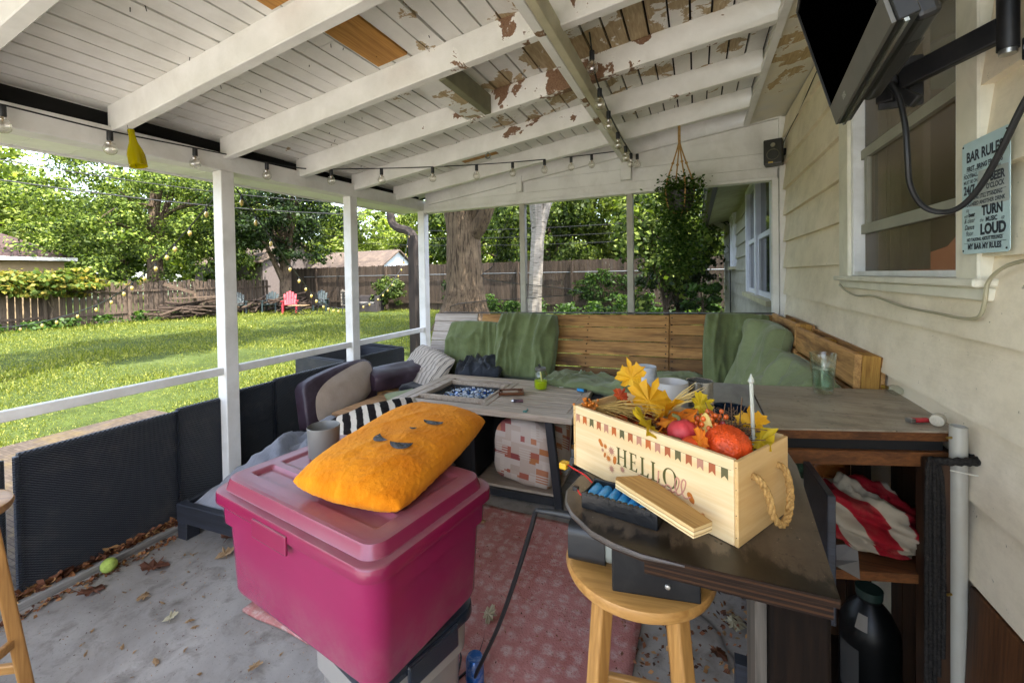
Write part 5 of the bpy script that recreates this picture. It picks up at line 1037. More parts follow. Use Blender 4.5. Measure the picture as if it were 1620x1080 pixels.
mb = MB(); mb.bar((.20, 1.352, ZC-.075), (.605, 1.484, ZC-.075), .025, .038); mb.obj('apron', M_brown, T, bevel=.003, seg=1)
each('under_beam', M_burnz, T, ((-.095, -.065, .95, 1.8, .93, .9855), (.13, .16, .91, 1.8, .93, .9855)))
MB().box(.100, .182, .762, .90, 0, .9855).obj('post_leg', M_burnz, T, bevel=.006); MB().box(.082, .0985, .775, .90, 0, .985).obj('post_leg', wood('grey_post', '#59524a', '#38332d', 2, 5, .8), T)
MB().box(.07, .10, 1.02, 1.05, 0, .60).obj('brace', M_blk, T)
# cabinet under the wall part
mb = MB(); mb.bar((.575, 1.452, 0), (.575, 1.452, .955), .07, .055, (0, 1, 0)); mb.obj('cabinet_post', M_brownz, T, bevel=.003, seg=1)
MB().hexa([(.262, 1.13, .66), (.278, 1.13, .66), (.278, 1.36, .66), (.262, 1.36, .66), (.262, 1.13, .952), (.278, 1.13, .952), (.278, 1.36, .935), (.262, 1.36, .935)]).obj('side_panel', M_blk, T, bevel=.002, seg=1)
mb = MB(); mb.prism([(.20, 1.36), (.57, 1.47), (.57, 1.86), (.20, 1.86)], .605, .63); mb.obj('shelf', M_brown, T); mb = MB(); mb.prism([(.20, 1.36), (.57, 1.47), (.57, 1.86), (.20, 1.86)], .10, .12); mb.obj('shelf', M_burnz, T)
mb = MB()
for i in range(5): mb.box(.19+.075*i, .26+.075*i, 1.862, 1.88, 0, .955)
mb.obj('back_board', M_brownz, T); mb = MB()
for i in range(4): mb.box(.612, .63, 1.50+.09*i, 1.585+.09*i, 0, .955)
mb.obj('side_board', M_brownz, T)
# wooden crate of autumn decorations
CR = thing('wooden_crate', 'pale wooden crate with rope handle, printed bunting and HELLO fall lettering on the bar', 'crate', (-.258, .925, ZC+.001), R(-31.31))
CL, CW, CH = .368, .175, .136; M_crx = wood('pale_pine', '#dbc298', '#cfae7c', 0, 4, .55, var=.04, bs=.12); M_cry = wood('pale_pine_end', '#cfad78', '#c0985f', 1, 4, .55, var=.06, bs=.12)
each('side_board', M_crx, CR, ((.0065, CL-.0065, 0, .009, 0, CH), (.0065, CL-.0065, CW-.009, CW, 0, CH)), bevel=.0012, seg=2)
each('end_board', M_cry, CR, ((0, .0062, 0, CW, 0, CH-.001), (CL-.0062, CL, 0, CW, 0, CH-.001)), bevel=.0012, seg=2)
MB().box(.0065, CL-.0065, .0095, CW-.0095, .004, .010).obj('bottom_board', M_crx, CR)
FM = Matrix(((1, 0, 0, 0), (0, 0, -1, -.0004), (0, 1, 0, 0), (0, 0, 0, 1)))   # crate front: x right, y up
def flat(polys, name, m, par, M=FM):
    mb = MB()
    for p in polys: mb.poly([M @ Vector((a, b, 0)) for a, b in p])
    return mb.obj(name, m, par)
pm = {k: simple('print_'+k, c, .6, var=.05) for k, c in dict(rose='#a5745e', orange='#a85722', olive='#57512f', rust='#98502a', green='#4d4a1c', gold='#b0631c').items()}
seqf = 'rose orange olive rust rose orange olive rust rose orange rose rust olive rust rose rust olive'.split()
byc = {}
for i, k in enumerate(seqf):
    x = .010+i*.0207; z = .1185-.004*math.sin((i % 17)/16*PI)*0+.0; w, h = .0115, .0185
    byc.setdefault(k, []).append([(x, z), (x, z-h), (x+w/2, z-h*.68), (x+w, z-h), (x+w, z)])
for k, p in byc.items():
    for q in p: flat([q], 'printed_flag', pm[k], CR)
flat([[(.004, .1182), (CL-.01, .1182), (CL-.01, .1188), (.004, .1188)]], 'bunting_string', pm['olive'], CR)
def serif(ch, x, y, h):
    o = []; s = .0042*h/.03; t_ = .0016*h/.03; sf = .0022*h/.03
    def rc(a, b, c, d): o.append([(x+a, y+b), (x+c, y+b), (x+c, y+d), (x+a, y+d)])
    if ch == 'H':
        for q in (0.0, .0165): rc(q, t_, q+s, h-t_); rc(q-sf, 0, q+s+sf, t_); rc(q-sf, h-t_, q+s+sf, h)
        rc(s, h*.5-t_/2, .0165, h*.5+t_/2)
    if ch in 'EL':
        rc(0, t_, s, h-t_); rc(-sf, h-t_, s+sf, h); rc(-sf, 0, .0155, t_); o.append([(x+.0155, y), (x+.0165, y+h*.24), (x+.0150, y+h*.24), (x+.0120, y+t_)])
        if ch == 'E': rc(s, h-t_, .0145, h); o.append([(x+.0145, y+h), (x+.0145, y+h*.78), (x+.0135, y+h*.78), (x+.012, y+h-t_)]); rc(s, h*.5-t_/2, .0115, h*.5+t_/2); rc(.0105, h*.4, .0118, h*.6)
    if ch == 'O':
        n = 36
        for k in range(n):
            a, b = 2*PI*k/n, 2*PI*(k+1)/n; f = lambda q, rx, ry: (x+.0145+rx*math.cos(q), y+h/2+ry*math.sin(q))
            o.append([f(a, .0145, h/2+.001), f(b, .0145, h/2+.001), f(b, .0145-.0044*abs(math.cos(b))-.0012, h/2-.0012), f(a, .0145-.0044*abs(math.cos(a))-.0012, h/2-.0012)])
    return o
FM2 = FM @ Matrix.Translation((0, 0, .0001)); pl_ = []
for ch, x in zip('HELLO', (.128, .160, .186, .210, .233)): pl_ += serif(ch, x, .047, .034)
flat(pl_, 'lettering', pm['green'], CR, FM2)
scr_ = [(.2195, .083), (.2185, .060), (.2165, .034), (.2150, .018), (.2165, .026), (.224, .040), (.229, .046), (.2265, .041), (.2245, .044), (.2285, .050)]
scr2 = [(.243, .053), (.236, .056), (.231, .046), (.235, .040), (.242, .047), (.244, .054), (.243, .044), (.247, .042), (.255, .058), (.258, .080), (.254, .086), (.251, .072), (.252, .050), (.257, .042), (.266, .058), (.270, .082), (.266, .088), (.262, .074), (.264, .050), (.270, .042), (.278, .050)]
mb = MB()
for s_ in (scr_, scr2): mb.tube(smoothpts([FM2 @ Vector((.2245+(a-.2195)*1.08, .0415+(b-.042)*.66, .0005)) for a, b in s_], 6), .0011, 6)
mb.obj('script_lettering', simple('print_blush', '#b98370', .6), CR)
def lf(cx, cy, r, rot, kind=0):
    n = 22 if kind else 14; p = []
    for k in range(n):
        a = 2*PI*k/n; q = r*(1-.55*(k % 2)) if kind else r*(.55+.45*abs(math.cos(a/1.0)))*(1 if abs(a-PI) > .3 else 1.1)
        if not kind: p.append((cx+q*math.cos(a)*math.cos(rot)-q*.8*math.sin(a)*math.sin(rot), cy+q*math.cos(a)*math.sin(rot)+q*.8*math.sin(a)*math.cos(rot)))
        else: p.append((cx+q*math.cos(a+rot), cy+q*math.sin(a+rot)))
    return p
for q_ in ([lf(.083, .076, .0085, 2.2), lf(.0955, .072, .007, .4, 1), lf(.094, .054, .0055, 1.2), lf(.104, .050, .0085, .8, 1), lf(.1205, .052, .0085, 1.4), lf(.288, .046, .0095, 2.1), lf(.205, .044, .005, .3), lf(.281, .026, .005, .9), lf(.310, .026, .005, .2, 1)]): flat([q_], 'printed_leaf', pm['gold'], CR, FM2)
for q_ in ([lf(.112, .068, .0105, .2, 1), lf(.088, .062, .005, .6, 1), lf(.112, .031, .009, .5, 1), lf(.140, .040, .008, .1, 1), lf(.183, .041, .0075, .9, 1)]): flat([q_], 'printed_leaf', pm['rose'], CR, FM2)
rp = smoothpts([(CL-.004, .045, .100), (CL+.010, .046, .098), (CL+.021, .052, .075), (CL+.024, .062, .04), (CL+.025, .088, .018), (CL+.025, .112, .026), (CL+.022, .128, .058), (CL+.012, .134, .090), (CL-.004, .135, .094)], 7)
t = NT('jute_rope'); v = t.tc(); t.col(t.ramp(t.noise(v, 140, 4, .7), [(.3, hx('#7a5a30')), (.65, hx('#b8945c'))])); t.set(.95, spec=.1); t.bump(t.noise(v, 260, 3), .6, .003); M_jute = t.m
mb = MB()
for ph in (0, 2*PI/3, 4*PI/3):
    q = []
    for i, p in enumerate(rp):
        d = (rp[min(i+1, len(rp)-1)]-rp[max(i-1, 0)]).normalized(); a = d.cross(Vector((.3, .2, 1))).normalized(); b = d.cross(a); an = ph+i*.75; q.append(p+(a*math.cos(an)+b*math.sin(an))*.0030)
    mb.tube(q, .0034, 7)
mb.obj('rope_handle', M_jute, CR)
nh = MB()
for x in (.003, CL-.003):
    for z in (.015, .05, .09, .125): nh.tube([FM @ Vector((x, z, -.0005)), FM @ Vector((x, z, .0006))], .0007, 6)
nh.obj('nail_head', M_dark, CR)
# contents (each lies in the crate: its own thing, placed through the crate's frame)
CMx = Matrix.Translation((-.258, .925, ZC+.001)) @ Matrix.Rotation(R(-31.31), 4, 'Z')
def cw(x, y, z): return CMx @ Vector((x, y, z))
def mleafmat(name, a, b, c): 
    t = NT(name); v = t.tc(); t.col(t.ramp(t.noise(v, 22, 5, .6), [(.3, hx(c)), (.5, hx(a)), (.7, hx(b))])); t.set(.6, spec=.3)
    tr = t.new('ShaderNodeBsdfTranslucent'); tr.inputs[0].default_value = hx(a); mx = t.new('ShaderNodeMixShader'); mx.inputs[0].default_value = .3; t.link(t.b.outputs[0], mx.inputs[1]); t.link(tr.outputs[0], mx.inputs[2]); t.link(mx.outputs[0], t.out.inputs[0]); return t.m
ML = {'y': mleafmat('yellow_leaf', '#d9a21c', '#e6b93a', '#b57a14'), 'yg': mleafmat('olive_yellow_leaf', '#c9a91e', '#dcc02f', '#8d8419'), 'o': mleafmat('orange_leaf', '#d97a1a', '#ec9a2c', '#b04a14'), 'r': mleafmat('rust_leaf', '#b5451a', '#cf6424', '#7c2412')}
def mapleoutline():
    half = [(0, .5), (.07, .36), (.055, .27), (.17, .30), (.20, .36), (.30, .22), (.42, .20), (.38, .12), (.47, .04), (.34, -.04), (.26, -.03), (.30, -.16), (.22, -.20), (.10, -.17), (.03, -.22)]
    return half+[(-x, y) for x, y in half[::-1][:-1]]
def maple(name, label, cat, m, loc, rot, size, curl=.25, group=None, seed=0):
    o_ = mapleoutline(); n = len(o_); mb = MB(); vs = [(0, -.03, 0)]
    for r in (.5, 1.):
        for x, y in o_: x2, y2 = x*r, (y+.03)*r-.03; vs.append((x2*size, y2*size, size*(curl*(x2*x2+y2*y2)*math.cos(seed+3*x2)+.05*math.sin(seed+9*math.atan2(y2, x2))*r)))
    vs[0] = (0, -.03*size, 0)
    fs = [(0, 1+i, 1+(i+1) % n) for i in range(n)]+[(1+i, 1+n+i, 1+n+(i+1) % n, 1+(i+1) % n) for i in range(n)]
    mb.add(vs, fs, True); mb.tube([(0, -.21*size, .0), (.02*size, -.4*size, -.04*size)], .012*size, 5); o = mb.obj(name, m); o.location = loc; o.rotation_euler = rot; return tag(o, label, cat, group)
gl = 'fabric autumn leaves in the crate'
for i, (lab, mk, xyz, rot, sz, cu) in enumerate((
    ('upright golden maple leaf, topmost in the crate in front of the green cushion', 'y', (.066, .120, .192), (R(72), R(-18), R(10)), .105, .2),
    ('large golden leaf standing in front of the white bowls', 'y', (.132, .098, .158), (R(58), R(22), R(35)), .125, .3),
    ('second golden leaf lying in front of the grey bowl', 'y', (.172, .100, .148), (R(40), R(-40), R(-50)), .10, .3),
    ('broad orange and red leaf in the middle of the crate', 'o', (.205, .075, .142), (R(22), R(-12), R(-20)), .14, .35),
    ('olive yellow leaf hanging over the front edge beside the red pumpkin', 'yg', (.187, .022, .136), (R(38), R(-8), R(150)), .115, .5),
    ('upright orange leaf in front of the bumpy orange pumpkin', 'o', (.292, .022, .140), (R(70), R(25), R(-35)), .062, .3),
    ('dark rust leaf lying between the two pumpkins', 'r', (.272, .095, .115), (R(10), R(12), R(70)), .11, .3),
    ('yellow leaf standing behind the clear stick at the right end', 'y', (.318, .148, .150), (R(70), R(-10), R(20)), .075, .3),
    ('veined yellow and brown leaf in the right corner of the crate', 'yg', (.346, .122, .132), (R(52), R(12), R(-40)), .085, .4),
    ('small rust leaf near the left end of the crate', 'r', (.045, .105, .148), (R(60), R(30), R(20)), .05, .3),
    ('pale yellow leaf strip curling up in front of the tin', 'yg', (.218, .150, .160), (R(75), R(60), R(10)), .07, .4))):
    maple('autumn_leaf', lab, 'leaf', ML[mk], cw(*xyz), (rot[0], rot[1], rot[2]+R(-31)), sz*.88, cu, gl, i*1.3)
def pumpkin(name, label, m, loc, r, sq, ribs, bumpy=0, stem=True, tilt=(0, 0, 0)):
    T = thing(name, label, 'pumpkin', loc, 0, None, tilt); mb = MB(); P = []
    N1, N2 = (84, 150) if bumpy else (28, 60)
    for i in range(N1+1):
        ph = -PI/2+PI*i/N1; row = []
        for j in range(N2+1):
            a = 2*PI*j/N2; k = 1-.07*(.5+.5*math.cos(a*ribs))**3*math.cos(ph)**.5 if abs(ph) < PI/2-.01 else .9; d = .12*math.exp(-((abs(ph)-PI/2)/.3)**2); bb = 1+bumpy*max(0, nz(math.cos(a)*math.cos(ph), math.sin(a)*math.cos(ph), math.sin(ph), 15))
            row.append((r*k*bb*math.cos(ph)*math.cos(a), r*k*bb*math.cos(ph)*math.sin(a), r*sq*bb*(math.sin(ph)-math.copysign(d, ph))))
        P.append(row)
    mb.grid(P, True, True); mb.obj('pumpkin_body', m, T)
    if stem: mb = MB(); mb.tube(smoothpts([(0, 0, r*sq*.82), (.002, 0, r*sq*1.1), (-.008, 0, r*sq*1.4)], 4), .0035, 7); mb.obj('stem', simple('olive_stem', '#5c5a2a', .7), T)
pumpkin('pumpkin', 'small coral red pumpkin with olive stem in the middle of the crate', simple('coral_pumpkin', '#b5353a', .55, var=.25, vs=30, bs=.25, bscale=90), cw(.236, .056, .131), .0275, .86, 8, tilt=(R(-10), R(-18), 0))
pumpkin('pumpkin', 'large bumpy bright orange pumpkin at the right end of the crate', simple('beaded_orange', '#c9440a', .55, var=.3, vs=60, bs=.6, bd=.003, bscale=170), cw(.318, .065, .130), .0375, .86, 7, .07, False, (R(8), R(14), 0))
pumpkin('gourd', 'smooth orange gourd half sunk behind the front board', simple('gourd_orange', '#d04c1c', .35, var=.15), cw(.276, .036, .122), .026, .62, 6, 0, False)
pumpkin('gourd', 'small green striped gourd low behind the front board', simple('gourd_green', '#5d5a22', .4, var=.35, vs=40), cw(.240, .024, .118), .020, .6, 6, 0, False)
bm_ = simple('orange_berry', '#d2601a', .35, var=.2); bm2 = simple('red_berry', '#8f2430', .35, var=.2)
def berries(label, c, n, spread, r, m, seed):
    g = random.Random(seed); mb = MB()
    for i in range(n):
        p = Vector((g.gauss(0, spread), g.gauss(0, spread), g.gauss(0, spread*.8))); k = g.uniform(.8, 1.2)*r; mb.lathe([(0, -k), (k*.7, -k*.7), (k, 0), (k*.7, k*.7), (0, k)], p, 10); mb.tube([p, p*.3+Vector((0, 0, -.02))], .0007, 4)
    o = mb.obj('berry_spray', m); o.location = c; return tag(o, label, 'berries')
berries('spray of orange berries behind the red pumpkin', cw(.262, .105, .152), 34, .014, .0048, bm_, 1); berries('orange berries low between red pumpkin and wheat ear', cw(.25, .085, .132), 16, .009, .0052, bm_, 5); berries('orange berry cluster in the left corner of the crate', cw(.018, .030, .134), 40, .009, .0032, simple('amber_berry', '#bb6a12', .5, var=.3), 2)
berries('red berries on the twig nest', cw(.292, .10, .138), 14, .013, .0042, bm2, 3); berries('dark red berries under the topmost golden leaf', cw(.085, .125, .165), 10, .008, .004, bm2, 4)
M_straw = wood('dry_straw', '#c7a45e', '#8c6a30', 0, 8, .8, island=True, var=.4)
def sprig(label, base, dirv, n, L, fan, r, m, name='straw_bunch', cat='straw', seed=0):
    g = random.Random(seed); mb = MB()
    for i in range(n):
        d = (Vector(dirv)+Vector((g.gauss(0, fan), g.gauss(0, fan), g.gauss(0, fan*.7)))).normalized(); l = L*g.uniform(.6, 1.1); b = Vector((g.gauss(0, .006), g.gauss(0, .006), g.gauss(0, .003))); e = b+d*l
        mb.tube([b, b+d*l*.5+Vector((0, 0, .004)), e], [r, r*.8, r*.3], 5)
    o = mb.obj(name, m); o.location = base; return tag(o, label, cat)
wd = (CMx.to_3x3() @ Vector((1, .1, .12)))
sprig('bunch of dry straw lying across the left half of the crate', cw(.03, .06, .125), wd, 60, .13, .16, .0011, M_straw, seed=1); sprig('pale wheat stalks sticking up before the grey bowl', cw(.16, .13, .145), CMx.to_3x3() @ Vector((.5, .6, .42)), 30, .075, .14, .0011, simple('wheat_pale', '#d8bd78', .8), 'wheat_stalk', 'wheat', 2)
mb = MB()
for i in range(22):
    u = i/21; p = Vector((0, 0, 0)).lerp(Vector((.012, -.012, -.045)), u)
    for s in (-1, 1): mb.tube([p, p+Vector((s*.006, -.004*s, -.008)), p+Vector((s*.010, -.006*s, -.016))], [.0018, .0022, .0004], 5)
o = mb.obj('wheat_ear', simple('wheat_gold', '#cdb266', .7)); o.location = cw(.266, .085, .168); tag(o, 'plump golden wheat ear beside the orange berries', 'wheat')
g = random.Random(4); mb = MB()
for i in range(85):
    a = g.uniform(0, 6.28); r_ = g.uniform(.012, .042); p = Vector((r_*math.cos(a), r_*math.sin(a), g.uniform(-.012, .014))); a2 = a+g.uniform(1.1, 2.4); q = p+Vector((math.cos(a2), math.sin(a2), g.uniform(-.25, .3)))*g.uniform(.03, .07); mb.tube([p, p.lerp(q, .5)+Vector((0, 0, .003)), q], .0008, 4)
for i in range(14): a = g.uniform(0, 6.28); p = Vector((.02*math.cos(a), .02*math.sin(a), 0)); mb.tube([p, p+Vector((g.gauss(0, .02), g.gauss(0, .02), g.uniform(.02, .06)))], .0008, 4)
o = mb.obj('twig_nest', wood('twig', '#6d5540', '#3d2c20', 0, 8, .9)); o.location = cw(.285, .125, .135); tag(o, 'tangle of bare brown twigs behind the orange pumpkin', 'twigs')
mb = MB(); P = []
for j in range(20):
    P.append([(CMx @ Vector((.012+.344*i/30, .014+.147*j/19, .085+.022*fbm(i*.4, j*.4, 3, 1, 3)))) for i in range(31)])
mb.grid(P, True); tag(mb.obj('dry_filler', mleafmat('filler', '#6d3416', '#8d5a24', '#341a0e')), 'rust coloured dry filling at the bottom of the crate', 'filler')
for i in range(26):
    g = random.Random(100+i); maple('filler_leaf', 'crumpled dry leaf scrap among the crate filling', 'leaf', ML[g.choice('rrroy')], cw(g.uniform(.03, .34), g.uniform(.02, .155), g.uniform(.100, .122)), (g.uniform(-.7, .7), g.uniform(-.7, .7), g.uniform(0, 6)), g.uniform(.03, .055), .6, 'dry leaf scraps in the crate', i)
T = thing('stir_stick', 'clear plastic stick with an arrow tip standing in the crate', 'stick', cw(.331, .128, .09)); M_clear = simple('clear_plastic', '#e3e8dc', .25, spec=.5, **{'Transmission Weight': .55})
mb = MB(); mb.tube([(.002, 0, 0), (0, 0, .035), (-.003, 0, .14)], .0032, 8); mb.obj('shaft', M_clear, T); mb = MB(); mb.lathe([(0, .158), (.0055, .143), (.003, .139)], (-.0032, 0, 0), 8); mb.obj('tip', M_clear, T); mb = MB(); mb.tube([(.009*math.cos(a), 0, .032+.012*math.sin(a)) for a in np.linspace(0, 2*PI, 14)], .002, 6); mb.obj('loop', M_clear, T)
# ------------------------------------------------------------------ more things on the bar
M_stone = simple('grey_stoneware', '#a8a5a2', .35, var=.04); M_stone2 = simple('pale_bowl', '#a9adb2', .3, var=.04)
def bowl(name, label, m, loc, r, h, cat='bowl', group=None, rb=.62):
    mb = MB(); mb.lathe([(0, 0), (r*rb, 0), (r*(rb+.12), .006), (r*.97, h*.45), (r, h-.002), (r-.001, h), (r-.003, h-.001), (r*.94, h*.45), (r*.6, .009), (0, .008)], n=40); o = mb.obj(name, m); o.location = loc; return tag(o, label, cat, group)
for i in range(4): bowl('bowl', ['lowest of four stacked pale plastic bowls behind the golden leaf', 'second from the bottom of the stacked pale bowls', 'third from the bottom of the stacked pale bowls', 'topmost of four stacked pale plastic bowls behind the golden leaf'][i], M_stone2, (-.172, 1.56, ZC+.001+.017*i), .041, .050, group='stacked pale bowls')
T = thing('pot', 'plain grey straight sided cup bowl in front of the tin', 'bowl', (-.076, 1.42, ZC+.001)); mb = MB(); mb.lathe([(0, 0), (.046, 0), (.049, .004), (.0505, .086), (.049, .088), (.0475, .086), (.045, .01), (0, .009)], n=44); mb.obj('pot_wall', M_stone, T)
T = thing('tin_can', 'open ribbed metal tin standing behind the navy mug', 'tin', (.006, 1.485, ZC+.001)); mb = MB(); pr = [(0, 0), (.039, 0), (.041, .004)]+[(.040+.0008*(k % 2), .01+.005*k) for k in range(13)]+[(.0415, .08), (.041, .083), (.0385, .081), (.038, .008), (0, .006)]; mb.lathe(pr, n=40); mb.obj('can', simple('tin_metal', '#c4c2bb', .22, .9, var=.2, vs=20), T)
M_nmug = simple('navy_glaze', '#16222f', .15, var=.15, spec=.7)
T = thing('mug', 'dark navy glazed mug half hidden behind the twigs', 'mug', (.078, 1.222, ZC+.001), R(-75)); mb = MB(); mb.lathe([(0, 0), (.038, 0), (.043, .006), (.0465, .04), (.046, .074), (.0475, .078), (.046, .0795), (.0435, .077), (.0425, .04), (.036, .012), (0, .010)], n=44); mb.obj('cup', M_nmug, T); mb = MB(); mb.tube(smoothpts([(.043, 0, .062), (.062, 0, .064), (.072, 0, .045), (.062, 0, .024), (.043, 0, .018)], 6), .0058, 8); mb.obj('handle', simple('teal_glaze', '#2f4f5c', .2, spec=.6), T)
T = thing('drinking_glass', 'pint glass half full of clear water on the counter by the wall pallet', 'glass', (.407, 1.8, ZC))
GL = realglass('pint_glass', '#f4f8f6', .0, 1.45); WT = glassmat('water', '#e9f2ec', .96, .01, 1.25)
mb = MB(); mb.lathe([(0, .001), (.0285, .001), (.030, .004), (.0405, .139), (.0398, .141), (.0388, .139), (.0290, .016), (.0, .013)], n=44); mb.obj('glass', glassmat('pint_glass_thin', '#f6faf6', .95, .01, 1.4), T)
mb = MB(); mb.lathe([(0, .0135), (.0288, .0165), (.0344, .086), (.0344, .0861), (0, .0861)], n=44); mb.obj('water', WT, T)
T = thing('light_bulb', 'loose clear light bulb lying on the counter against the wall', 'bulb', (.615, 1.86, ZC+.0175), 0, rot=(R(90), 0, R(28))); mb = MB(); mb.lathe([(0, .038), (.012, .034), (.0175, .02), (.016, .006), (.008, -.012), (.007, -.016)], n=20); mb.obj('bulb_glass', M_glass, T); mb = MB(); mb.lathe([(.0075, -.014), (.0075, -.030), (.003, -.034), (0, -.034)], n=14); mb.obj('bulb_base', simple('brass', '#b08d3c', .3, .9), T)
T = thing('lighter', 'red plastic lighter lying at the wall corner of the counter', 'lighter', (.568, 1.535, ZC+.0075), R(-66)); mb = MB(); mb.lathe([(0, -.022), (.0115, -.022), (.0115, .016), (0, .016)], n=18, M=Euler((R(90), 0, 0)).to_matrix().to_4x4() @ Matrix.Diagonal((1, .58, 1, 1))); mb.obj('lighter_body', simple('red_clear', '#a3202b', .15, spec=.6), T); MB().box(-.010, .010, -.030, -.0165, -.006, .006).obj('cap', simple('steel_cap', '#8e8a86', .3, .9), T, bevel=.002)
T = thing('pipe_cap', 'short stained white plastic stub lying on its side by the pipe top', 'pipe stub', (.605, 1.525, ZC+.016), R(60)); mb = MB(); mb.lathe([(0, -.015), (.0145, -.015), (.0155, -.013), (.0155, .015), (.0145, .0155), (.010, .0155), (.009, .011), (0, .011)], n=24, M=Euler((0, R(90), 0)).to_matrix().to_4x4()); mb.obj('stub', simple('stained_pvc', '#b9b2a0', .45, var=.1, dirt='#5f5648', ds=30, da=.6), T)
# battery pack
T = thing('battery_pack', 'battery pack of blue cells in a black wrap with yellow connector, on the bar edge', 'battery pack', (-.1985, .757, ZC+.001), R(-10.3))
PL_, PW_ = .138, .062; M_wrap = simple('black_wrap', '#0b0c0f', .3, var=.3, vs=25, bs=.35, bd=.004, bscale=60, spec=.5); MB().box(0, PL_, 0, .005, 0, .029).box(0, PL_, PW_-.005, PW_, 0, .032).box(0, .003, .005, PW_-.005, 0, .026).box(PL_-.003, PL_, .005, PW_-.005, 0, .026).box(.003, PL_-.003, .005, PW_-.005, 0, .004).obj('wrap', M_wrap, T, bevel=.003, seg=3)
M_cell = simple('blue_cell', '#3a93cc', .3, var=.12, spec=.5)
for i in range(7): mb = MB(); x = .0115+i*.0192; mb.lathe([(0, 0), (.0088, 0), (.0092, .001), (.0092, .050), (.0088, .051), (0, .051)], (x, .0055, .0165), 18, M=Euler((R(-90), 0, 0)).to_matrix().to_4x4()); mb.obj('cell', M_cell, T)
for i in range(13): MB().box(.004+i*.0105, .0115+i*.0105, -.0006, .007, .0235, .0300).obj('clip', M_sock, T, bevel=.0008, seg=1)
M_redw = simple('red_wire', '#c2201f', .4)
mb = MB(); mb.tube(smoothpts([(.002, .055, .02), (-.02, .062, .03), (-.042, .063, .036), (-.06, .066, .040)], 6), .0014, 6); mb.obj('red_lead', M_redw, T); mb = MB(); mb.tube(smoothpts([(.002, .059, .022), (-.02, .066, .032), (-.045, .065, .036), (-.06, .064, .038)], 6), .0014, 6); mb.obj('black_lead', M_wire, T)
MB().box(-.075, -.059, .056, .074, .032, .045).obj('connector', simple('yellow_plug', '#c79a0c', .4), T, bevel=.002)
mb = MB(); mb.tube(smoothpts([(0, .015, .014), (-.012, .022, .012), (-.022, .03, .016)], 5), .0014, 6); mb.obj('red_lead', M_redw, T); MB().box(-.03, -.02, .026, .035, .012, .02).obj('connector', M_sock, T, bevel=.001)
# plywood scrap
PT_ = thing('plywood_scrap', 'clipped-end strip of plywood resting on the battery pack', 'board', (-.146, .790, 1.0545), 0, rot=(R(0), R(2.2), R(-35)))
M_ply = wood('plywood_face', '#b08a52', '#7d5a2c', 0, 6, .65, var=.1, island=False, bs=.35)
t = NT('ply_edge'); v = t.tc(); sp = t.new('ShaderNodeSeparateXYZ'); t.link(v, sp.inputs[0]); b = t.ramp(t.math('ADD', t.math('MULTIPLY', sp.outputs[2], 62.), t.math('MULTIPLY', t.noise(v, 40, 4), .25)), [(0, hx('#c9ab78')), (.2, hx('#e2cb9d')), (.34, hx('#8e6c40')), (.4, hx('#d8bd8b')), (.6, hx('#e3cd9f')), (.72, hx('#96744a')), (.8, hx('#ccae7a'))]); t.col(b); t.set(.8, spec=.2); t.bump(t.noise(v, 150, 4), .4, .003)
po = [(0, 0), (.172, 0.0), (.172, .047), (.03, .072), (.006, .058)]; po = [(0, .008), (.006, 0), (.172, -.004), (.176, .036), (.055, .056), (.02, .050)]
MB().prism(po, .0155, .0166).obj('top_veneer', M_ply, PT_); MB().prism(po, 0, .0155).obj('core', t.m, PT_)
# ------------------------------------------------------------------ stools
M_birchw = wood('honey_wood', '#b98a4c', '#92642f', 0, 4, .35, var=.1, spec=.5, bs=.08); M_birchz = wood('honey_leg', '#b5864a', '#8c602e', 2, 4, .35, var=.1, spec=.5, bs=.08)
def stool(label, loc, rz, h=.75, grp=None):
    T = thing('bar_stool', label, 'stool', loc, rz, grp); mb = MB(); mb.lathe([(0, h-.032), (.150, h-.032), (.160, h-.028), (.165, h-.015), (.162, h-.004), (.153, h), (.10, h-.002), (0, h-.004)], n=56); mb.obj('seat', M_birchw, T)
    tops = []; bots = []
    for k in range(4):
        a = PI/4+k*PI/2; c, s = math.cos(a), math.sin(a); tp = Vector((.105*c, .105*s, h-.03)); bt_ = Vector((.185*c, .185*s, 0)); tops.append(tp); bots.append(bt_)
        mb = MB(); mb.bar(bt_, tp, .036, .036, (c, s, 0)); mb.obj('leg', M_birchz, T, bevel=.006, seg=3)
        if k == 0: pass
    for k in range(4):
        z = .50 if k % 2 else .40
        for zz in (z, z-.25):
            u = zz/(h-.03); a, b = bots[k].lerp(tops[k], u), bots[(k+1) % 4].lerp(tops[(k+1) % 4], u); mb = MB(); mb.bar(a, b, .018, .03); mb.obj('rung', M_birchw, T, bevel=.004)
    return T
stool('round honey wood stool under the bar holding the black tool', (-.129, .997, 0), R(8), .80); stool('honey wood stool mostly cut off at the lower left edge', (-2.15, .46, 0), R(32))
# tool on the stool seat
T = thing('power_tool', 'black and grey corded power tool lying on the round stool', 'power tool', (-.275, .947, .802), R(3)); M_blkp = simple('black_plastic', '#1b1c1e', .45, var=.15, bs=.1, bscale=200)
Mx_ = Euler((0, R(90), 0)).to_matrix().to_4x4()
mb = MB(); loft(mb, [[(z, x, y+.048) for x, y, z in ring(.088, .084, .022, zz)] for zz in (0.004, .012, .085)], True, True, True); mb.v = [((p[0]), p[1], p[2]) for p in mb.v]; mb.obj('motor_cap', M_blkp, T, bevel=.003)
mb = MB(); loft(mb, [[(z, x, y+.047) for x, y, z in ring(.080, .078, .03, zz)] for zz in (.086, .21)], True, True, True); mb.obj('motor_body', simple('grey_housing', '#7f837c', .5, var=.08), T)
for i in range(3):
    for j in range(2): MB().box(.018+.011*i, .027+.011*i, -.012+.008*j, -.006+.008*j, .0895, .0905).obj('vent', M_dark, T)
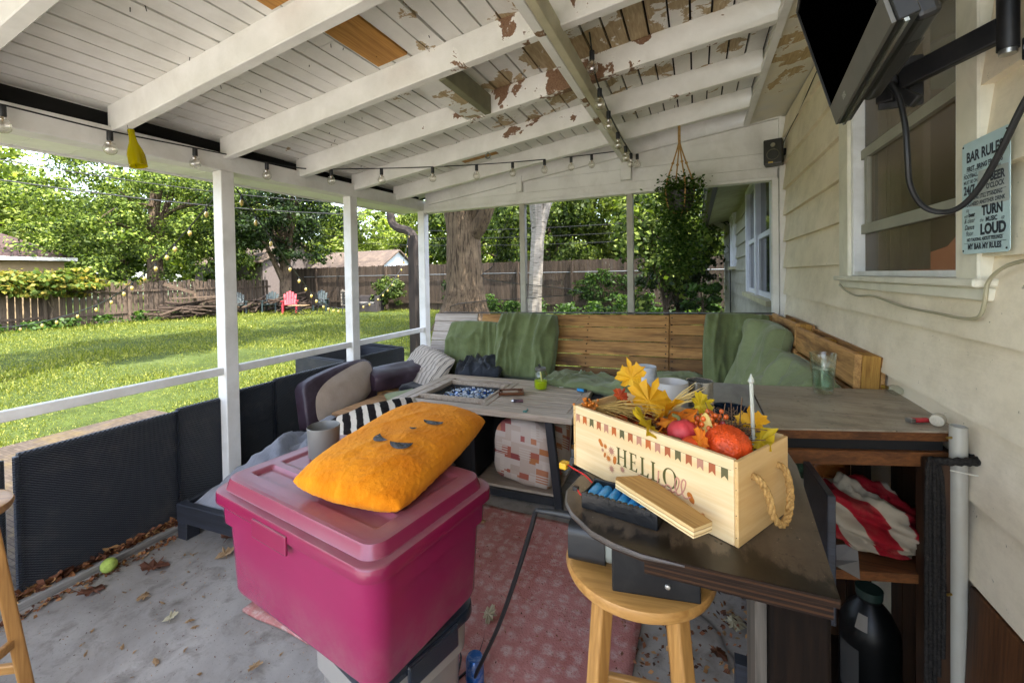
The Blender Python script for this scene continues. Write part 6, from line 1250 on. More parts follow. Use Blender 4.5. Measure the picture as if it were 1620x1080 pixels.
mb = MB(); mb.tube([(.004, .03, .07), (-.05, .036, .066), (-.085, .04, .062)], [.010, .008, .007], 10); mb.obj('cord_grip', M_blkp, T)
T = thing('metal_plate', 'flat black steel plate with two screws standing against the power tool', 'plate', (-.164, .862, .8015), R(10)); MB().box(0, .17, 0, .006, 0, .105).obj('plate', M_metalblk, T, bevel=.003)
for x, z in ((.078, .052), (.108, .026)): mb = MB(); mb.lathe([(0, -.003), (.0045, -.002), (.006, 0), (.0062, .001)], (x, -.0004, z), 14, M=Euler((R(-90), 0, 0)).to_matrix().to_4x4()); mb.obj('screw', simple('screw_steel', '#b6b6b2', .3, .9), T)
mb = MB(); mb.tube(smoothpts([(-.360, .982, .864), (-.376, .988, .855), (-.395, 1.0, .80), (-.455, 1.045, .64), (-.545, 1.115, .42), (-.655, 1.20, .19), (-.72, 1.255, .06), (-.77, 1.295, .012), (-.9, 1.42, .012)], 8), .0065, 8); o = mb.obj('power_cable', M_wire); tag(o, 'thick black power cord hanging from the tool on the stool to the floor', 'cord')
mb = MB(); mb.tube(smoothpts([(-.80, 1.25, .02), (-.77, 1.36, .014), (-.80, 1.5, .012), (-.87, 1.58, .012), (-.96, 1.6, .012), (-1.1, 1.55, .012)], 8), .005, 8); mb.tube(smoothpts([(-.80, 1.27, .02), (-.83, 1.36, .014), (-.9, 1.41, .012)], 8), .005, 8); tag(mb.obj('extension_cord', M_wire), 'thin dark cord looping on the rug beside the totes', 'cord')
T = thing('drink_can', 'blue drink can standing on the floor behind the grey tote', 'can', (-.715, 1.262, .018)); mb = MB(); mb.lathe([(0, 0), (.024, 0), (.031, .008), (.031, .11), (.026, .12), (0, .118)], n=24); mb.obj('can', simple('blue_can', '#1f5fae', .3, .5, var=.3, vs=12, dirt='#c8c8cc', ds=22, da=.7), T)
# ------------------------------------------------------------------ inside the cabinet
t = NT('striped_flag'); v = t.tc(); sp = t.new('ShaderNodeSeparateXYZ'); t.link(v, sp.inputs[0]); wv = t.math('FRACT', t.math('ADD', t.math('ADD', t.math('MULTIPLY', sp.outputs[0], 6.2), t.math('MULTIPLY', sp.outputs[2], 7.5)), t.math('MULTIPLY', t.noise(v, 5.5, 2), 1.5)))
t.col(t.mix(t.ramp(t.noise(v, 12, 7, .7), [(.5, 0), (.75, .3)]), t.ramp(wv, [(0, hx('#7d0f1a')), (.54, hx('#7d0f1a')), (.56, hx('#8f8472')), (.98, hx('#8f8472')), (1, hx('#7d0f1a'))]), hx('#7c6d58'))); t.set(.85, spec=.15); t.bump(t.noise(v, 300, 2), .2, .002)
mb = MB(); P = []
for i in range(45):
    ph = -PI/2+PI*i/44; row = []
    for j in range(73):
        a = 2*PI*j/72; x, y, z = math.cos(ph)*math.cos(a), math.cos(ph)*math.sin(a), math.sin(ph); w = 1+.34*fbm(x*1.2+z, y*1.2, z*1.5, 1.4, 4)+.16*max(0, 1-abs(nz(x+z, y, z*.7, 2.2))*3)**2; row.append((x*.145*w, y*.12*w, .088+z*.085*(w if z > 0 else 1)))
    P.append(row)
mb.grid(P, True, True); mb.sharp = 0; o = mb.obj('flag', t.m); o.location = (.44, 1.56, .632); o.rotation_euler = (0, R(6), R(16)); tag(o, 'bunched red and white striped flag on the cabinet shelf', 'flag')
mb = MB(); P = [[(.235+.05*i+.01*j, 1.36+.045*j-.0*i, .634+.012*math.sin(i*2.2+j*1.9)+.012*j) for i in range(3)] for j in range(3)]; mb.grid([[(x+.06, y+.035, z) for x, y, z in r] for r in P], False); tag(mb.obj('envelope', simple('grey_paper', '#6d6963', .8), solid=.001), 'crumpled paper envelope at the left end of the cabinet shelf', 'paper')
def jug(name, label, loc, r, h, m, mc, cat='jug', nk=.3):
    T = thing(name, label, cat, loc); mb = MB(); mb.lathe([(0, .001), (r*.92, .002), (r, .012), (r, h*.62), (r*.96, h*.7), (r*.7, h*.82), (r*nk, h*.9), (r*nk, h*.96)], n=32); mb.obj('jug_body', m, T); mb = MB(); mb.lathe([(r*nk*1.15, h*.93), (r*nk*1.2, h), (0, h)], n=20); mb.obj('cap', mc, T); return T
jug('jug', 'large clear jug of amber liquid at the back of the shelf', (.40, 1.765, .632), .075, .31, simple('amber_glass', '#8a4f22', .12, var=.2, spec=.6, **{'Transmission Weight': .45}), M_dark); jug('bottle', 'green tinted glass bottle at the left of the shelf', (.30, 1.72, .632), .04, .30, simple('green_glass', '#4a6a55', .1, spec=.6, **{'Transmission Weight': .5}), M_dark, 'bottle', .35)
T = jug('bottle', 'big dark bottle with green cap on the low cabinet shelf', (.475, 1.60, .121), .075, .36, simple('dark_bottle', '#060707', .35, spec=.2), simple('green_cap', '#10221b', .5), 'bottle', .38)
mb = MB(); P = [[(.0765*math.cos(a), .0765*math.sin(a), z) for a in np.linspace(R(190), R(235), 7)] for z in (.06, .20)]; mb.grid(P, True); mb.obj('bottle_label', simple('grey_label', '#2c2b29', .6), T); mb = MB(); P = [[(r_*math.cos(a), r_*math.sin(a), z) for a in np.linspace(R(225), R(250), 5)] for r_, z in ((.0705, .262), (.052, .30))]; mb.grid(P, True); mb.obj('bottle_label', simple('cream_label', '#5d564c', .6), T)
# pipe, rope and boards by the wall
T = thing('drain_pipe', 'white plastic drain pipe standing against the wall by the counter', 'pipe', (.606, 1.428, 0)); pv = simple('white_pvc', '#9d9a8f', .3, var=.05, dirt='#6f5a3c', ds=5, da=.2, spec=.5); mb = MB(); mb.lathe([(.0, .0), (.0172, .0), (.0172, .80), (.0175, .80), (.0175, 1.050), (.0155, 1.051), (.0152, .9)], n=28); mb.obj('pipe', pv, T)
for z in (.35, .62, 1.022): mb = MB(); mb.tube([(-.017, -.008, z), (-.028, -.014, z)], .0032, 8); mb.obj('screw', simple('brass_screw', '#a98c4a', .35, .9), T)
t = NT('grey_rope'); v = t.tc(); t.col(t.ramp(t.noise(v, 160, 4, .7), [(.3, hx('#121110')), (.65, hx('#33302d'))])); t.set(.95, spec=.1); t.bump(t.noise(v, 120, 4), .9, .006); M_rope = t.m
mb = MB(); mb.tube(smoothpts([(.553, 1.428, .955), (.57, 1.402, .965), (.60, 1.396, .972), (.630, 1.408, .972), (.636, 1.43, .972), (.62, 1.45, .97)], 6), [.0095+.0016*math.sin(i*1.9) for i in range(31)], 10)
for k in range(5): mb.tube(smoothpts([(.55+.002*k, 1.424, .962), (.541+.0075*k, 1.418+.004*(k % 2), .90), (.540+.0085*k, 1.418+.004*(k % 2), .6), (.541+.008*k, 1.42, .25+.05*k)], 7), .0048, 7)
tag(mb.obj('rope', M_rope), 'dark grey rope tied round the white pipe and hanging beside it', 'rope')
mb = MB(); mb.tube([(.578, 1.398, .946), (.636, 1.404, .938)], .0014, 6); tag(mb.obj('cable_tie', simple('white_tie', '#d6d2c4', .4)), 'thin pale cable tie across the white pipe under the rope', 'cable tie')
T = thing('plywood_sheet', 'dark stained plywood sheet leaning on the wall at the lower right corner', 'board', (.60, 1.20, 0), 0, rot=(0, R(2.2), 0)); MB().hexa([(-.006, -.9, 0), (.006, -.9, 0), (.006, .21, 0), (-.006, .21, 0), (-.006, -.9, .655), (.006, -.9, .655), (.006, .21, .66), (-.006, .21, .66)]).obj('board', wood('stained_ply', '#5d3a20', '#2e1b10', 2, 4, .5, island=False, dark='#1c120c'), T, bevel=.002, seg=1)
mb = MB(); mb.tube(smoothpts([(.632, 1.40, .0), (.633, 1.40, .05)], 3), .004, 5)
# ------------------------------------------------------------------ television on its wall arm
TVM = Matrix.Translation((.35, 1.394, 1.839)) @ Matrix(((-.11, 0, 0, 0), (0, 0, 0, 0), (0, 0, 0, 0), (0, 0, 0, 1)))
e1 = Vector((.11, .994, 0)).normalized(); tau = R(15); e2 = Vector((-math.sin(tau), 0, math.cos(tau))); e2 = (e2-e1*e2.dot(e1)).normalized(); e3 = e1.cross(e2)   # out of the back
fx = Matrix((-e1, e2, -e3 if e3.x < 0 else e3)).transposed().to_4x4(); 
TV = bpy.data.objects.new('television', None); COL.objects.link(TV); fx.translation = Vector((.35, 1.394, 1.839)); TV.matrix_world = fx; tag(TV, 'black flat television tilted down on a wall arm beside the window', 'television')
TVL, TVH = .54, .34; M_tvb = simple('tv_black', '#161616', .4, var=.2); M_tvg = simple('tv_grey', '#5d5b55', .38, .35, var=.08, dirt='#77736a', ds=20, da=.25)
MB().box(0, TVL, .0, TVH, .003, .032).obj('housing', M_tvb, TV, bevel=.002, seg=1); MB().box(.004, TVL-.004, 0.001, .052, -.004, .0026).obj('bottom_bezel', M_tvg, TV, bevel=.001); MB().box(.001, .010, .0525, TVH, -.004, .0026).box(TVL-.03, TVL-.001, .0525, TVH, -.004, .0026).box(.0101, TVL-.0301, TVH-.012, TVH, -.004, .0026).obj('side_bezel', M_tvb, TV)
MB().box(.010, TVL-.030, .052, TVH-.012, .0, .0024).obj('screen', simple('screen_black', '#010101', 1., spec=0), TV); MB().box(.001, TVL-.001, -.006, .0, .010, .016).obj('bottom_strip', simple('strip_silver', '#8e9087', .25, .8), TV)
BK = Matrix(((1, 0, 0, 0), (0, 1, 0, 0), (0, 0, 1, 0), (0, 0, 0, 1)))
bk = MB().prism([(.13, -.002), (TVL-.03, -.002), (TVL-.03, TVH-.03), (.10, TVH-.03), (.10, .05)], .033, .068).obj('rear_cover', M_tvb, TV, bevel=.01, seg=3); mb = MB(); loft(mb, [ring(.42, .27, .05, .069), ring(.40, .25, .06, .085), ring(.30, .18, .06, .098)], False, True); mb.v = [(p[0]+.30, p[1]+.17, p[2]) for p in mb.v]; mb.obj('rear_dome', simple('tv_glossy', '#121110', .2, spec=.6), TV)
mb = MB()
for i in range(9): mb.box(.26, .42, -.0032, -.0022, .036+.0035*i, .0375+.0035*i)
mb.obj('vent', simple('vent_grey', '#30302e', .5), TV); mb = MB(); text(mb, 'SEIKI', .016, Matrix.Translation((.165, .019, -.0045)) @ Matrix.Rotation(PI, 4, 'Y'), 1., 0, .0004); mb.obj('badge', simple('badge_grey', '#b9b9b4', .4), TV)
T = thing('tv_arm', 'black steel articulated arm holding the television to the wall', 'bracket', (.60, 1.245, 1.95))
def loc(v): return Vector(v)-Vector((.60, 1.245, 1.95))
mb = MB(); mb.bar(loc((.475, 1.375, 1.925)), loc((.597, 1.235, 1.952)), .022, .052); mb.obj('arm', M_metalblk, T, bevel=.004)
mb = MB(); mb.tube([loc((.600, 1.232, 1.905)), loc((.600, 1.232, 2.02))], .017, 18); mb.obj('pivot', M_metalblk, T); mb = MB(); mb.tube([loc((.600, 1.232, 1.895)), loc((.600, 1.232, 1.905))], .014, 16); mb.obj('pivot_washer', simple('washer_steel', '#a3a29c', .3, .9), T)
MB().box(.014, .030, -.10, -.035, -.03, .30).hexa([tuple(loc(q)) for q in ((.616, 1.145, 1.86), (.624, 1.145, 1.86), (.624, 1.225, 1.875), (.616, 1.225, 1.875), (.616, 1.145, 1.92), (.624, 1.145, 1.92), (.624, 1.225, 1.92), (.616, 1.225, 1.92))]).obj('wall_plate', M_metalblk, T, bevel=.003)
for y, z in ((1.175, 1.905), (1.178, 1.888), (1.198, 1.893)): mb = MB(); mb.tube([loc((.617, y, z)), loc((.608, y, z))], .0058, 10); mb.obj('bolt', simple('bolt_steel', '#b0afa8', .3, .9), T)
mb = MB(); mb.bar(loc((.478, 1.385, 1.86)), loc((.478, 1.385, 1.985)), .09, .012, (0, 1, 0)); mb.bar(loc((.468, 1.375, 1.90)), loc((.44, 1.40, 1.90)), .04, .05); mb.bar(loc((.50, 1.355, 1.86)), loc((.47, 1.39, 1.905)), .02, .03); mb.obj('tv_plate', M_metalblk, T, bevel=.004)
cp = [(.43, 1.36, 1.935), (.452, 1.33, 1.88), (.462, 1.315, 1.80), (.465, 1.31, 1.72), (.475, 1.325, 1.655), (.50, 1.335, 1.605), (.53, 1.33, 1.585), (.555, 1.305, 1.59), (.575, 1.27, 1.63), (.588, 1.225, 1.70), (.60, 1.18, 1.78), (.618, 1.13, 1.85), (.626, 1.06, 1.92), (.628, 1.03, 2.05), (.628, 1.02, 2.3), (.63, 1.02, 2.62)]
mb = MB(); mb.tube(smoothpts(cp, 7), .0062, 9); tag(mb.obj('television_cable', M_wire), 'thick black cable drooping in a loop below the television', 'cable')
# sign
SG = thing('sign', 'pale blue metal bar rules sign with dark lettering beside the window', 'sign', (XR-.036, 1.333, 1.620), 0)
SM = Matrix(((0, 0, -1, 0), (-1, 0, 0, 0), (0, 1, 0, 0), (0, 0, 0, 1)))  # x right (towards camera side), y up, faces -X
sw_, sh_ = .176, .270; mb = MB(); mb.prism([(x, y) for x, y, z in ring(sw_, sh_, .010, 0, 5)], -.0012, 0, SM); mb.obj('plate', simple('pale_blue_tin', '#b3ccd0', .45, var=.06, vs=10, dirt='#8a8f86', ds=8, da=.2), SG); mb = MB(); mb.prism([(x*.5, y) for x, y, z in ring(.001, .001, .0003, 0, 2)], 0, .0001, SM)
ST = SM @ Matrix.Translation((0, 0, .0009)); lt = MB()
def ln(s, x, y, size, sx=1., off=0., align='CENTER', sh=0): text(lt, s, size, ST @ Matrix.Translation((x, y, 0)), 1.0, sh, off, sx, align)
ln('BAR RULES', 0, .087, .0335, .83, .0012); ln('FIRST...BRING FRIENDS', 0, .064, .0165, .80, .0006); ln('FOOTBALL', -.079, .048, .0140, .83, .0004, 'LEFT'); ln('MUST BE ON', -.079, .035, .0118, .82, .0003, 'LEFT'); ln('24/7', -.079, .010, .029, .86, .0012, 'LEFT'); ln("it's always", .038, .053, .012, .9, 0, 'CENTER', .3); ln('IS', .004, .030, .019, .8, .0008, 'CENTER'); ln('BEER', .048, .027, .0265, .86, .0012); ln("O'CLOCK", .040, .011, .0165, .86, .0006)
ln("IF YOU'RE STILL STANDING", 0, -.006, .0130, .82, .0003); ln('YOU NEED ANOTHER DRINK', 0, -.020, .0130, .86, .0003); ln('Fill', -.064, -.034, .011, .9, 0, 'CENTER', .3); ln('with', -.070, -.046, .0105, .8, 0, 'CENTER', .3); ln('beer', -.046, -.046, .0155, .9, .0006); ln('& clear', -.056, -.060, .0165, .9, 0, 'CENTER', .3); ln('Dance', -.056, -.076, .0165, .9, .0003, 'CENTER', .3); ln('floor', -.056, -.091, .0165, .9, 0, 'CENTER', .3)
ln('TURN', .030, -.047, .031, .88, .0014); ln('the', -.008, -.062, .012, .9, 0, 'CENTER', .3); ln('MUSIC', .028, -.063, .0150, .95, .0006); ln('up', .066, -.063, .013, .9, 0, 'CENTER', .3); ln('LOUD', .032, -.091, .033, .98, .0018); ln('NO TALKING ABOUT FEELINGS', 0, -.105, .0108, .86, .0004); ln('MY BAR MY RULES', 0, -.124, .0180, .84, .0008)
for y, xa, xb in ((-.110, -.078, .078), (.003, -.01, .078), (-.0975, .0, .07), (.0605, -.078, -.005)): lt.poly([ST @ Vector((a, b, 0)) for a, b in ((xa, y), (xb, y), (xb, y+.0008), (xa, y+.0008))])
lt.obj('lettering', simple('slate_print', '#2b333d', .6), SG)
mb = MB()
for x, y in ((-.08, .127), (.08, .127), (-.08, -.127), (.08, -.127)): mb.lathe([(0, .0015), (.0022, .001), (.0022, 0)], (0, 0, 0), 8, M=ST @ Matrix.Translation((x, y, 0)))
mb.obj('nail_head', M_dark, SG)
lt2 = MB(); lt2.poly([SM @ Vector((a, b, .0005)) for a, b in ((-.02, .058), (.084, .054), (.087, -.026), (.02, -.029), (-.06, -.020), (-.03, .0))]); lt2.obj('faded_patch', simple('faded_tan', '#a5aca8', .5, var=.1), SG)
# speaker
T = thing('speaker', 'small black speaker mounted high in the back corner', 'speaker', (.553, 3.80, 2.36), R(-14)); MB().box(-.062, .062, -.055, .055, -.095, .095).obj('cabinet', simple('speaker_black', '#1d1b14', .35, var=.1, spec=.5), T, bevel=.008, seg=3)
mb = MB(); mb.lathe([(.040, 0), (.043, .004), (.038, .004), (.034, -.006), (.012, -.012), (.010, -.004), (0, -.003)], (0, -.0545, -.022), 24, M=Euler((R(90), 0, 0)).to_matrix().to_4x4()); mb.obj('woofer', simple('cone_grey', '#55523f', .35, .2), T); mb = MB(); mb.lathe([(.016, 0), (.015, .004), (.006, .002), (0, .004)], (0, -.0545, .050), 18, M=Euler((R(90), 0, 0)).to_matrix().to_4x4()); mb.obj('tweeter', simple('tweeter_grey', '#7f7b6a', .3, .4), T)
MB().box(-.03, .0, -.0575, -.0555, -.085, -.074).obj('badge', simple('gold_badge', '#b39a4a', .3, .8), T); mb = MB(); mb.bar((.03, .0, .0), (.09, .03, .0), .03, .05); mb.obj('bracket', M_metalblk, T)
# hanging plant
T = thing('hanging_plant', 'bushy green plant hanging in a knotted jute hanger from the last rafter', 'plant', (-.11, 3.47, 2.585)); g = np.random.default_rng(91)
mb = MB(); mb.tube([(0, 0, .03), (0, 0, -.14)], .010, 8)
for a in (.3, 1.9, 3.5, 5.1):
    c, s = math.cos(a), math.sin(a); pts = [Vector((0, 0, -.12)), Vector((.012*c, .012*s, -.18)), Vector((.05*c, .05*s, -.30)), Vector((.09*c, .09*s, -.42)), Vector((.105*c, .105*s, -.52)), Vector((.08*c, .08*s, -.64)), Vector((.0, .0, -.70))]; mb.tube(smoothpts(pts, 4), .0055, 7)
    for k in (2, 3): p = pts[k]; mb.lathe([(0, -.012), (.010, -.006), (.011, .004), (0, .012)], p, 8)
mb.obj('rope_hanger', M_jute, T); mb = MB(); mb.lathe([(0, -.66), (.08, -.66), (.105, -.52), (.10, -.515), (.08, -.53), (0, -.53)], n=24); mb.obj('pot', simple('dark_pot', '#2b2a24', .6), T)
n_ = 5200; k = g.normal(0, 1, (n_, 3))*np.array([.088, .088, .10]); z = -.50-g.uniform(0, 1, n_)**1.25*.66; top_ = g.uniform(0, 1, n_)
c = np.stack([k[:, 0]*1.05, k[:, 1]*1.05, z+.02], 1); c = c[(c[:, 2] > -1.2)]; r_ = np.hypot(c[:, 0], c[:, 1]); c = c[r_ < .19]
c2 = np.stack([g.normal(0, .075, 500), g.normal(0, .075, 500), -.46+g.normal(0, .035, 500)], 1)
quads('foliage', leafquads(np.concatenate([c, c2]), .028, g), LEAF['fresh'], T)
# ------------------------------------------------------------------ string lights under the roof
t_b = glassmat('bulb_glass', '#fffdf8', .80, .05, 1.5)
def bulbs(label, pts, spots, drop=(0, 0, -1), R_=.030, group='globe string lights'):
    T = thing('string_light', label, 'string light', pts[0], 0); o = Vector(pts[0]); s = smoothpts(pts, 10); mb = MB(); mb.tube([p-o for p in s], .0045, 6); mb.obj('wire', M_wire, T)
    for q in spots:
        p = Vector(q)-o; so = MB(); so.lathe([(0, .004), (.013, .002), (.0135, -.04), (.012, -.044), (0, -.044)], p, 14); so = so.obj('socket', M_sock, T); mb = MB(); k = R_
        mb.lathe([(.011, -.044), (.013, -.052), (.022, -.058)]+[(k*math.sin(a), -.044-.012-k+k*math.cos(a)) for a in np.linspace(.75, PI, 12)], p, 20); mb.obj('bulb', t_b, so)
        mb = MB(); mb.lathe([(.006, -.046), (.0045, -.062), (0, -.064)], p, 8); mb.tube([p+Vector((.003, 0, -.06)), p+Vector((.006, 0, -.078)), p+Vector((-.006, 0, -.078)), p+Vector((-.003, 0, -.06))], .0007, 4); mb.obj('filament', simple('filament_stem', '#a08c6a', .4), so)
def onl(a, b, u, sag): p = Vector(a).lerp(Vector(b), u); p.z -= sag*4*u*(1-u); return p
xa = -2.735
wl = [(xa, .55, 2.215), (xa, .80, 2.223), (xa, 1.17, 2.222), (xa, 1.57, 2.243), (xa, 2.03, 2.268), (-2.69, 2.33, 2.285)]
A_, B_ = Vector((-2.69, 2.33, 2.285)), Vector((-.64, 3.85, 2.545)); wl2 = [onl(A_, B_, u, .045) for u in (.14, .28, .42, .56, .7, .85, 1.0)]
sp_ = [(xa, .805, 2.216), (xa, 1.17, 2.216), (xa, 1.57, 2.238), (xa, 2.03, 2.262)]+[tuple(onl(A_, B_, u, .045)-Vector((0, 0, .006))) for u in (.065, .21, .365, .505, .625, .735, .83, .905)]
bulbs('string of clear globe bulbs along the left header and across to the centre beam', wl+[tuple(p) for p in wl2], sp_)
yb = [(-.478, 2.10, 2.66), (-.478, 2.16, 2.585), (-.478, 2.235, 2.50), (-.485, 2.45, 2.47), (-.49, 2.75, 2.45), (-.49, 3.1, 2.44), (-.49, 3.5, 2.45), (-.50, 3.8, 2.48)]
bulbs('string of clear globe bulbs hanging along the right side of the centre beam', [(-.47, 1.9, 2.70)]+yb, [(-.478, 2.16, 2.585), (-.482, 2.36, 2.475), (-.488, 2.65, 2.452), (-.49, 3.0, 2.43), (-.49, 3.35, 2.43), (-.485, 3.6, 2.44), (-.45, 3.72, 2.46)])
T = thing('bottle', 'yellow glass bottle without a base hanging from the left header', 'bottle', (-2.62, 1.205, 2.222), 0, rot=(R(4), R(-10), 0)); mb = MB(); mb.lathe([(.012, 0), (.0145, -.004), (.0135, -.03), (.017, -.065), (.030, -.105), (.036, -.13), (.037, -.19), (.0355, -.19), (.034, -.13)], n=28)
t = NT('yellow_glass'); t.col(hx('#b5aa06')); t.set(.08, spec=.6); tl = t.new('ShaderNodeBsdfTranslucent'); tl.inputs[0].default_value = hx('#d9cc10'); tr = t.new('ShaderNodeBsdfTransparent'); tr.inputs[0].default_value = hx('#e6dc2a'); m1 = t.new('ShaderNodeMixShader'); m1.inputs[0].default_value = .5; t.link(tl.outputs[0], m1.inputs[1]); t.link(tr.outputs[0], m1.inputs[2]); m2 = t.new('ShaderNodeMixShader'); m2.inputs[0].default_value = .65; t.link(t.b.outputs[0], m2.inputs[1]); t.link(m1.outputs[0], m2.inputs[2]); t.link(m2.outputs[0], t.out.inputs[0])
mb.obj('glass', t.m, T); mb = MB(); mb.tube([(-.02, 0, .03), (-.022, 0, -.19)], .001, 4); mb.obj('hanging_wire', M_wire, T)
# ------------------------------------------------------------------ floor litter
T = thing('ball', 'pale green fuzzy ball on the concrete by the sill board', 'ball', (-2.715, 1.105, .034)); mb = MB(); mb.lathe([(.034*math.sin(a), -.034*math.cos(a)) for a in np.linspace(0, PI, 16)], n=24); mb.obj('ball', simple('green_felt', '#9fb354', .9, var=.2, vs=40, dirt='#5f6a30', ds=60, da=.6, bs=.3, bscale=400), T)
M_dl = {'b': mleafmat('brown_dry_leaf', '#6e4736', '#8a5f4a', '#46291e'), 't': mleafmat('tan_dry_leaf', '#a58763', '#b99c78', '#7a5a3c'), 'p': mleafmat('pale_dry_leaf', '#b8b094', '#c7c0a6', '#8c8468')}
big = [(-2.415, 1.516, .14, 'b', 'brown maple leaf on the floor beside the black bed frame leg'), (-2.52, 1.20, .15, 'b', 'large brown maple leaf on the floor right of the green ball'), (-2.60, 1.0, .13, 'b', 'dark curled leaf in front of the green ball on the sill edge'), (-2.33, 1.07, .07, 't', 'small tan leaf alone on the open concrete'), (-1.98, 1.06, .05, 't', 'tan leaf fragment left of the magenta tote'),
       (-2.073, 1.04, .065, 'p', 'pale olive leaf on the open concrete'), (-1.52, 1.03, .06, 't', 'tan leaf beside the crack near the grey tote'), (-.815, 1.56, .085, 'p', 'pale grey green leaf on the rug by the cord loop'), (-1.16, 2.14, .10, 't', 'tan curled leaf on the rug by the fire table'), (.127, 1.93, .11, 'p', 'pale crumpled leaf on the floor under the bar'), (.06, 1.75, .09, 'b', 'brown leaf on the floor behind the round stool'), (-2.28, 1.40, .10, 't', 'orange brown leaf under the black bed frame')]
for i, (x, y, s, m_, lab) in enumerate(big): maple('dry_leaf', lab, 'leaf', M_dl[m_], (x, y, .016 if not (x > -1.8 and x < -.25 and y > 1.2) else .034), (random.uniform(-.15, .15), random.uniform(-.15, .15), random.uniform(0, 6)), s, .7, 'dry leaves on the porch floor', i*1.1)
small = maple('dry_leaf', 'small dry leaf scrap lying on the concrete floor', 'leaf', M_dl['t'], (-1.9, .9, .008), (0, 0, 0), .035, .8, 'dry leaf scraps on the porch floor', 2)
g = random.Random(12)
for i in range(64):
    x, y = (g.uniform(-2.65, -1.45), g.uniform(.75, 1.4)) if i < 34 else (g.uniform(-.3, .5), g.uniform(1.2, 2.3))
    o = small.copy(); COL.objects.link(o); o.location = (x, y, .008); o.rotation_euler = (g.uniform(-.4, .4), g.uniform(-.4, .4), g.uniform(0, 6)); o.scale = (g.uniform(.35, 1.0), g.uniform(.15, .7), 1); o.data = small.data
g = np.random.default_rng(5); n_ = 1300; c = np.stack([-2.815+np.abs(g.normal(0, .014, n_)), g.uniform(.1, 2.6, n_), .034+np.abs(g.normal(0, .014, n_))], 1); q = leafquads(c, .045, g, .8); n2 = 500; c2 = np.stack([-2.735+np.abs(g.normal(0, .035, n2)), g.uniform(.4, 1.7, n2), np.full(n2, .010)], 1); 
t = NT('leaf_litter'); t.col(t.ramp(t.island(), [(0, hx('#3b241a')), (.4, hx('#6b4330')), (.7, hx('#8a5a3a')), (1, hx('#b08a5c'))])); t.set(.8, spec=.2)
tag(quads('leaf_litter', np.concatenate([q, leafquads(c2, .022, g, 1.5)]), t.m), 'drift of dry brown leaves along the sill under the wicker panels', 'leaf litter', kind='stuff')
n3 = 900; c3 = np.stack([g.uniform(-.3, .55, n3), g.uniform(1.5, 2.4, n3), np.full(n3, .008)+np.abs(g.normal(0, .006, n3))], 1); n4 = 900; c4 = np.stack([g.uniform(-2.7, -.9, n4), g.uniform(.7, 1.5, n4), np.full(n4, .004)], 1); n5 = 420; c5 = np.stack([g.uniform(-1.3, -.25, n5), g.uniform(1.25, 2.3, n5), np.full(n5, .026)], 1)
tag(quads('debris', np.concatenate([leafquads(c3, .022, g, 1.5), leafquads(c4, .0075, g, 1.5, .4), leafquads(c5, .010, g, 1.5, .5)]), t.m), 'crumbs of leaf and twig scattered over the floor and rug', 'debris', kind='stuff')
# lamp seen dimly through the near window
T = thing('table_lamp', 'dim orange-brown rounded shade seen through the near window', 'lamp', (1.18, 2.72, .95)); mb = MB(); mb.lathe([(.05, .0), (.09, .03), (.03, .12), (.02, .34)], n=20); mb.obj('lamp_base', M_dark, T); mb = MB(); mb.lathe([(.17, .34), (.205, .42), (.20, .50), (.15, .57), (.06, .61), (.03, .66), (0, .67)], n=28); mb.obj('lamp_shade', simple('amber_shade', '#8a5a3a', .6, **{'Emission Color': hx('#8a5030'), 'Emission Strength': .12}), T)
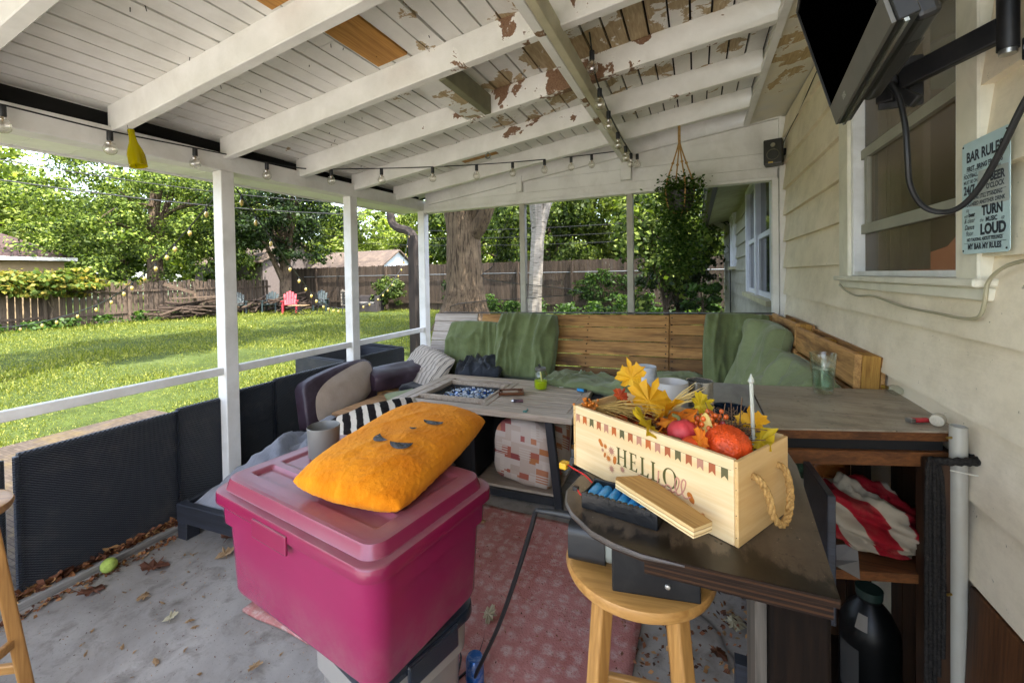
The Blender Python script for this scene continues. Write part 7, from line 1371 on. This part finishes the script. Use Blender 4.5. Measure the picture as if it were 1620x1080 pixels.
# ------------------------------------------------------------------ camera and light
YAW, ROLL, PIT, FPX, CYP = 4.11662125e-01, -1.64068408e-02, -1.54027158e-02, 668.45, 446.69
Fv = Vector((-math.sin(YAW)*math.cos(PIT), math.cos(YAW)*math.cos(PIT), math.sin(PIT))); rv = Vector((math.cos(YAW), math.sin(YAW), 0)); uv = rv.cross(Fv)
r2 = rv*math.cos(ROLL)+uv*math.sin(ROLL); u2 = -rv*math.sin(ROLL)+uv*math.cos(ROLL)
cd = bpy.data.cameras.new('camera'); cam = bpy.data.objects.new('camera', cd); COL.objects.link(cam); SC.camera = cam
Mx = Matrix((r2, u2, -Fv)).transposed().to_4x4(); Mx.translation = (0, 0, 1.45); cam.matrix_world = Mx
cd.sensor_width = 36; cd.lens = FPX/1620*36; cd.shift_y = -(540-CYP)/1620; cd.clip_start = .02; cd.clip_end = 900
SUN = Vector((.40, -.15, .90)).normalized()
sl = bpy.data.lights.new('sun', 'SUN'); sl.energy = 2.2; sl.angle = R(.53); sl.color = (1, .95, .86); so = bpy.data.objects.new('sun', sl); COL.objects.link(so)
so.rotation_euler = SUN.to_track_quat('Z', 'Y').to_euler(); so.location = SUN*30
W = bpy.data.worlds.new('World'); SC.world = W; W.use_nodes = True; nt = W.node_tree; nt.nodes.clear()
sk = nt.nodes.new('ShaderNodeTexSky'); sk.sky_type = 'NISHITA'; sk.sun_disc = False; sk.sun_elevation = math.asin(SUN.z); sk.sun_rotation = math.atan2(SUN.x, SUN.y); sk.air_density = 1.0; sk.dust_density = 2.5
bg = nt.nodes.new('ShaderNodeBackground'); bg.inputs[1].default_value = .15; wo = nt.nodes.new('ShaderNodeOutputWorld'); mxs = nt.nodes.new('ShaderNodeMix'); mxs.data_type = 'RGBA'; mxs.inputs[0].default_value = .45; hs = nt.nodes.new('ShaderNodeHueSaturation'); hs.inputs['Saturation'].default_value = .25; nt.links.new(sk.outputs[0], hs.inputs['Color']); nt.links.new(sk.outputs[0], mxs.inputs[6]); nt.links.new(hs.outputs[0], mxs.inputs[7]); nt.links.new(mxs.outputs[2], bg.inputs[0]); nt.links.new(bg.outputs[0], wo.inputs[0])
vs = SC.view_settings; vs.view_transform = 'Standard'; vs.look = 'None'; vs.exposure = 3.2; vs.gamma = 1
cy = SC.cycles; cy.max_bounces = 10; cy.diffuse_bounces = 6; cy.transparent_max_bounces = 24; cy.transmission_bounces = 10; cy.glossy_bounces = 4; cy.sample_clamp_indirect = 6; cy.use_denoising = True; cy.denoising_prefilter = 'ACCURATE'; cy.caustics_reflective = False; cy.caustics_refractive = False
try: cy.denoiser = 'OPENIMAGEDENOISE'
except Exception: pass
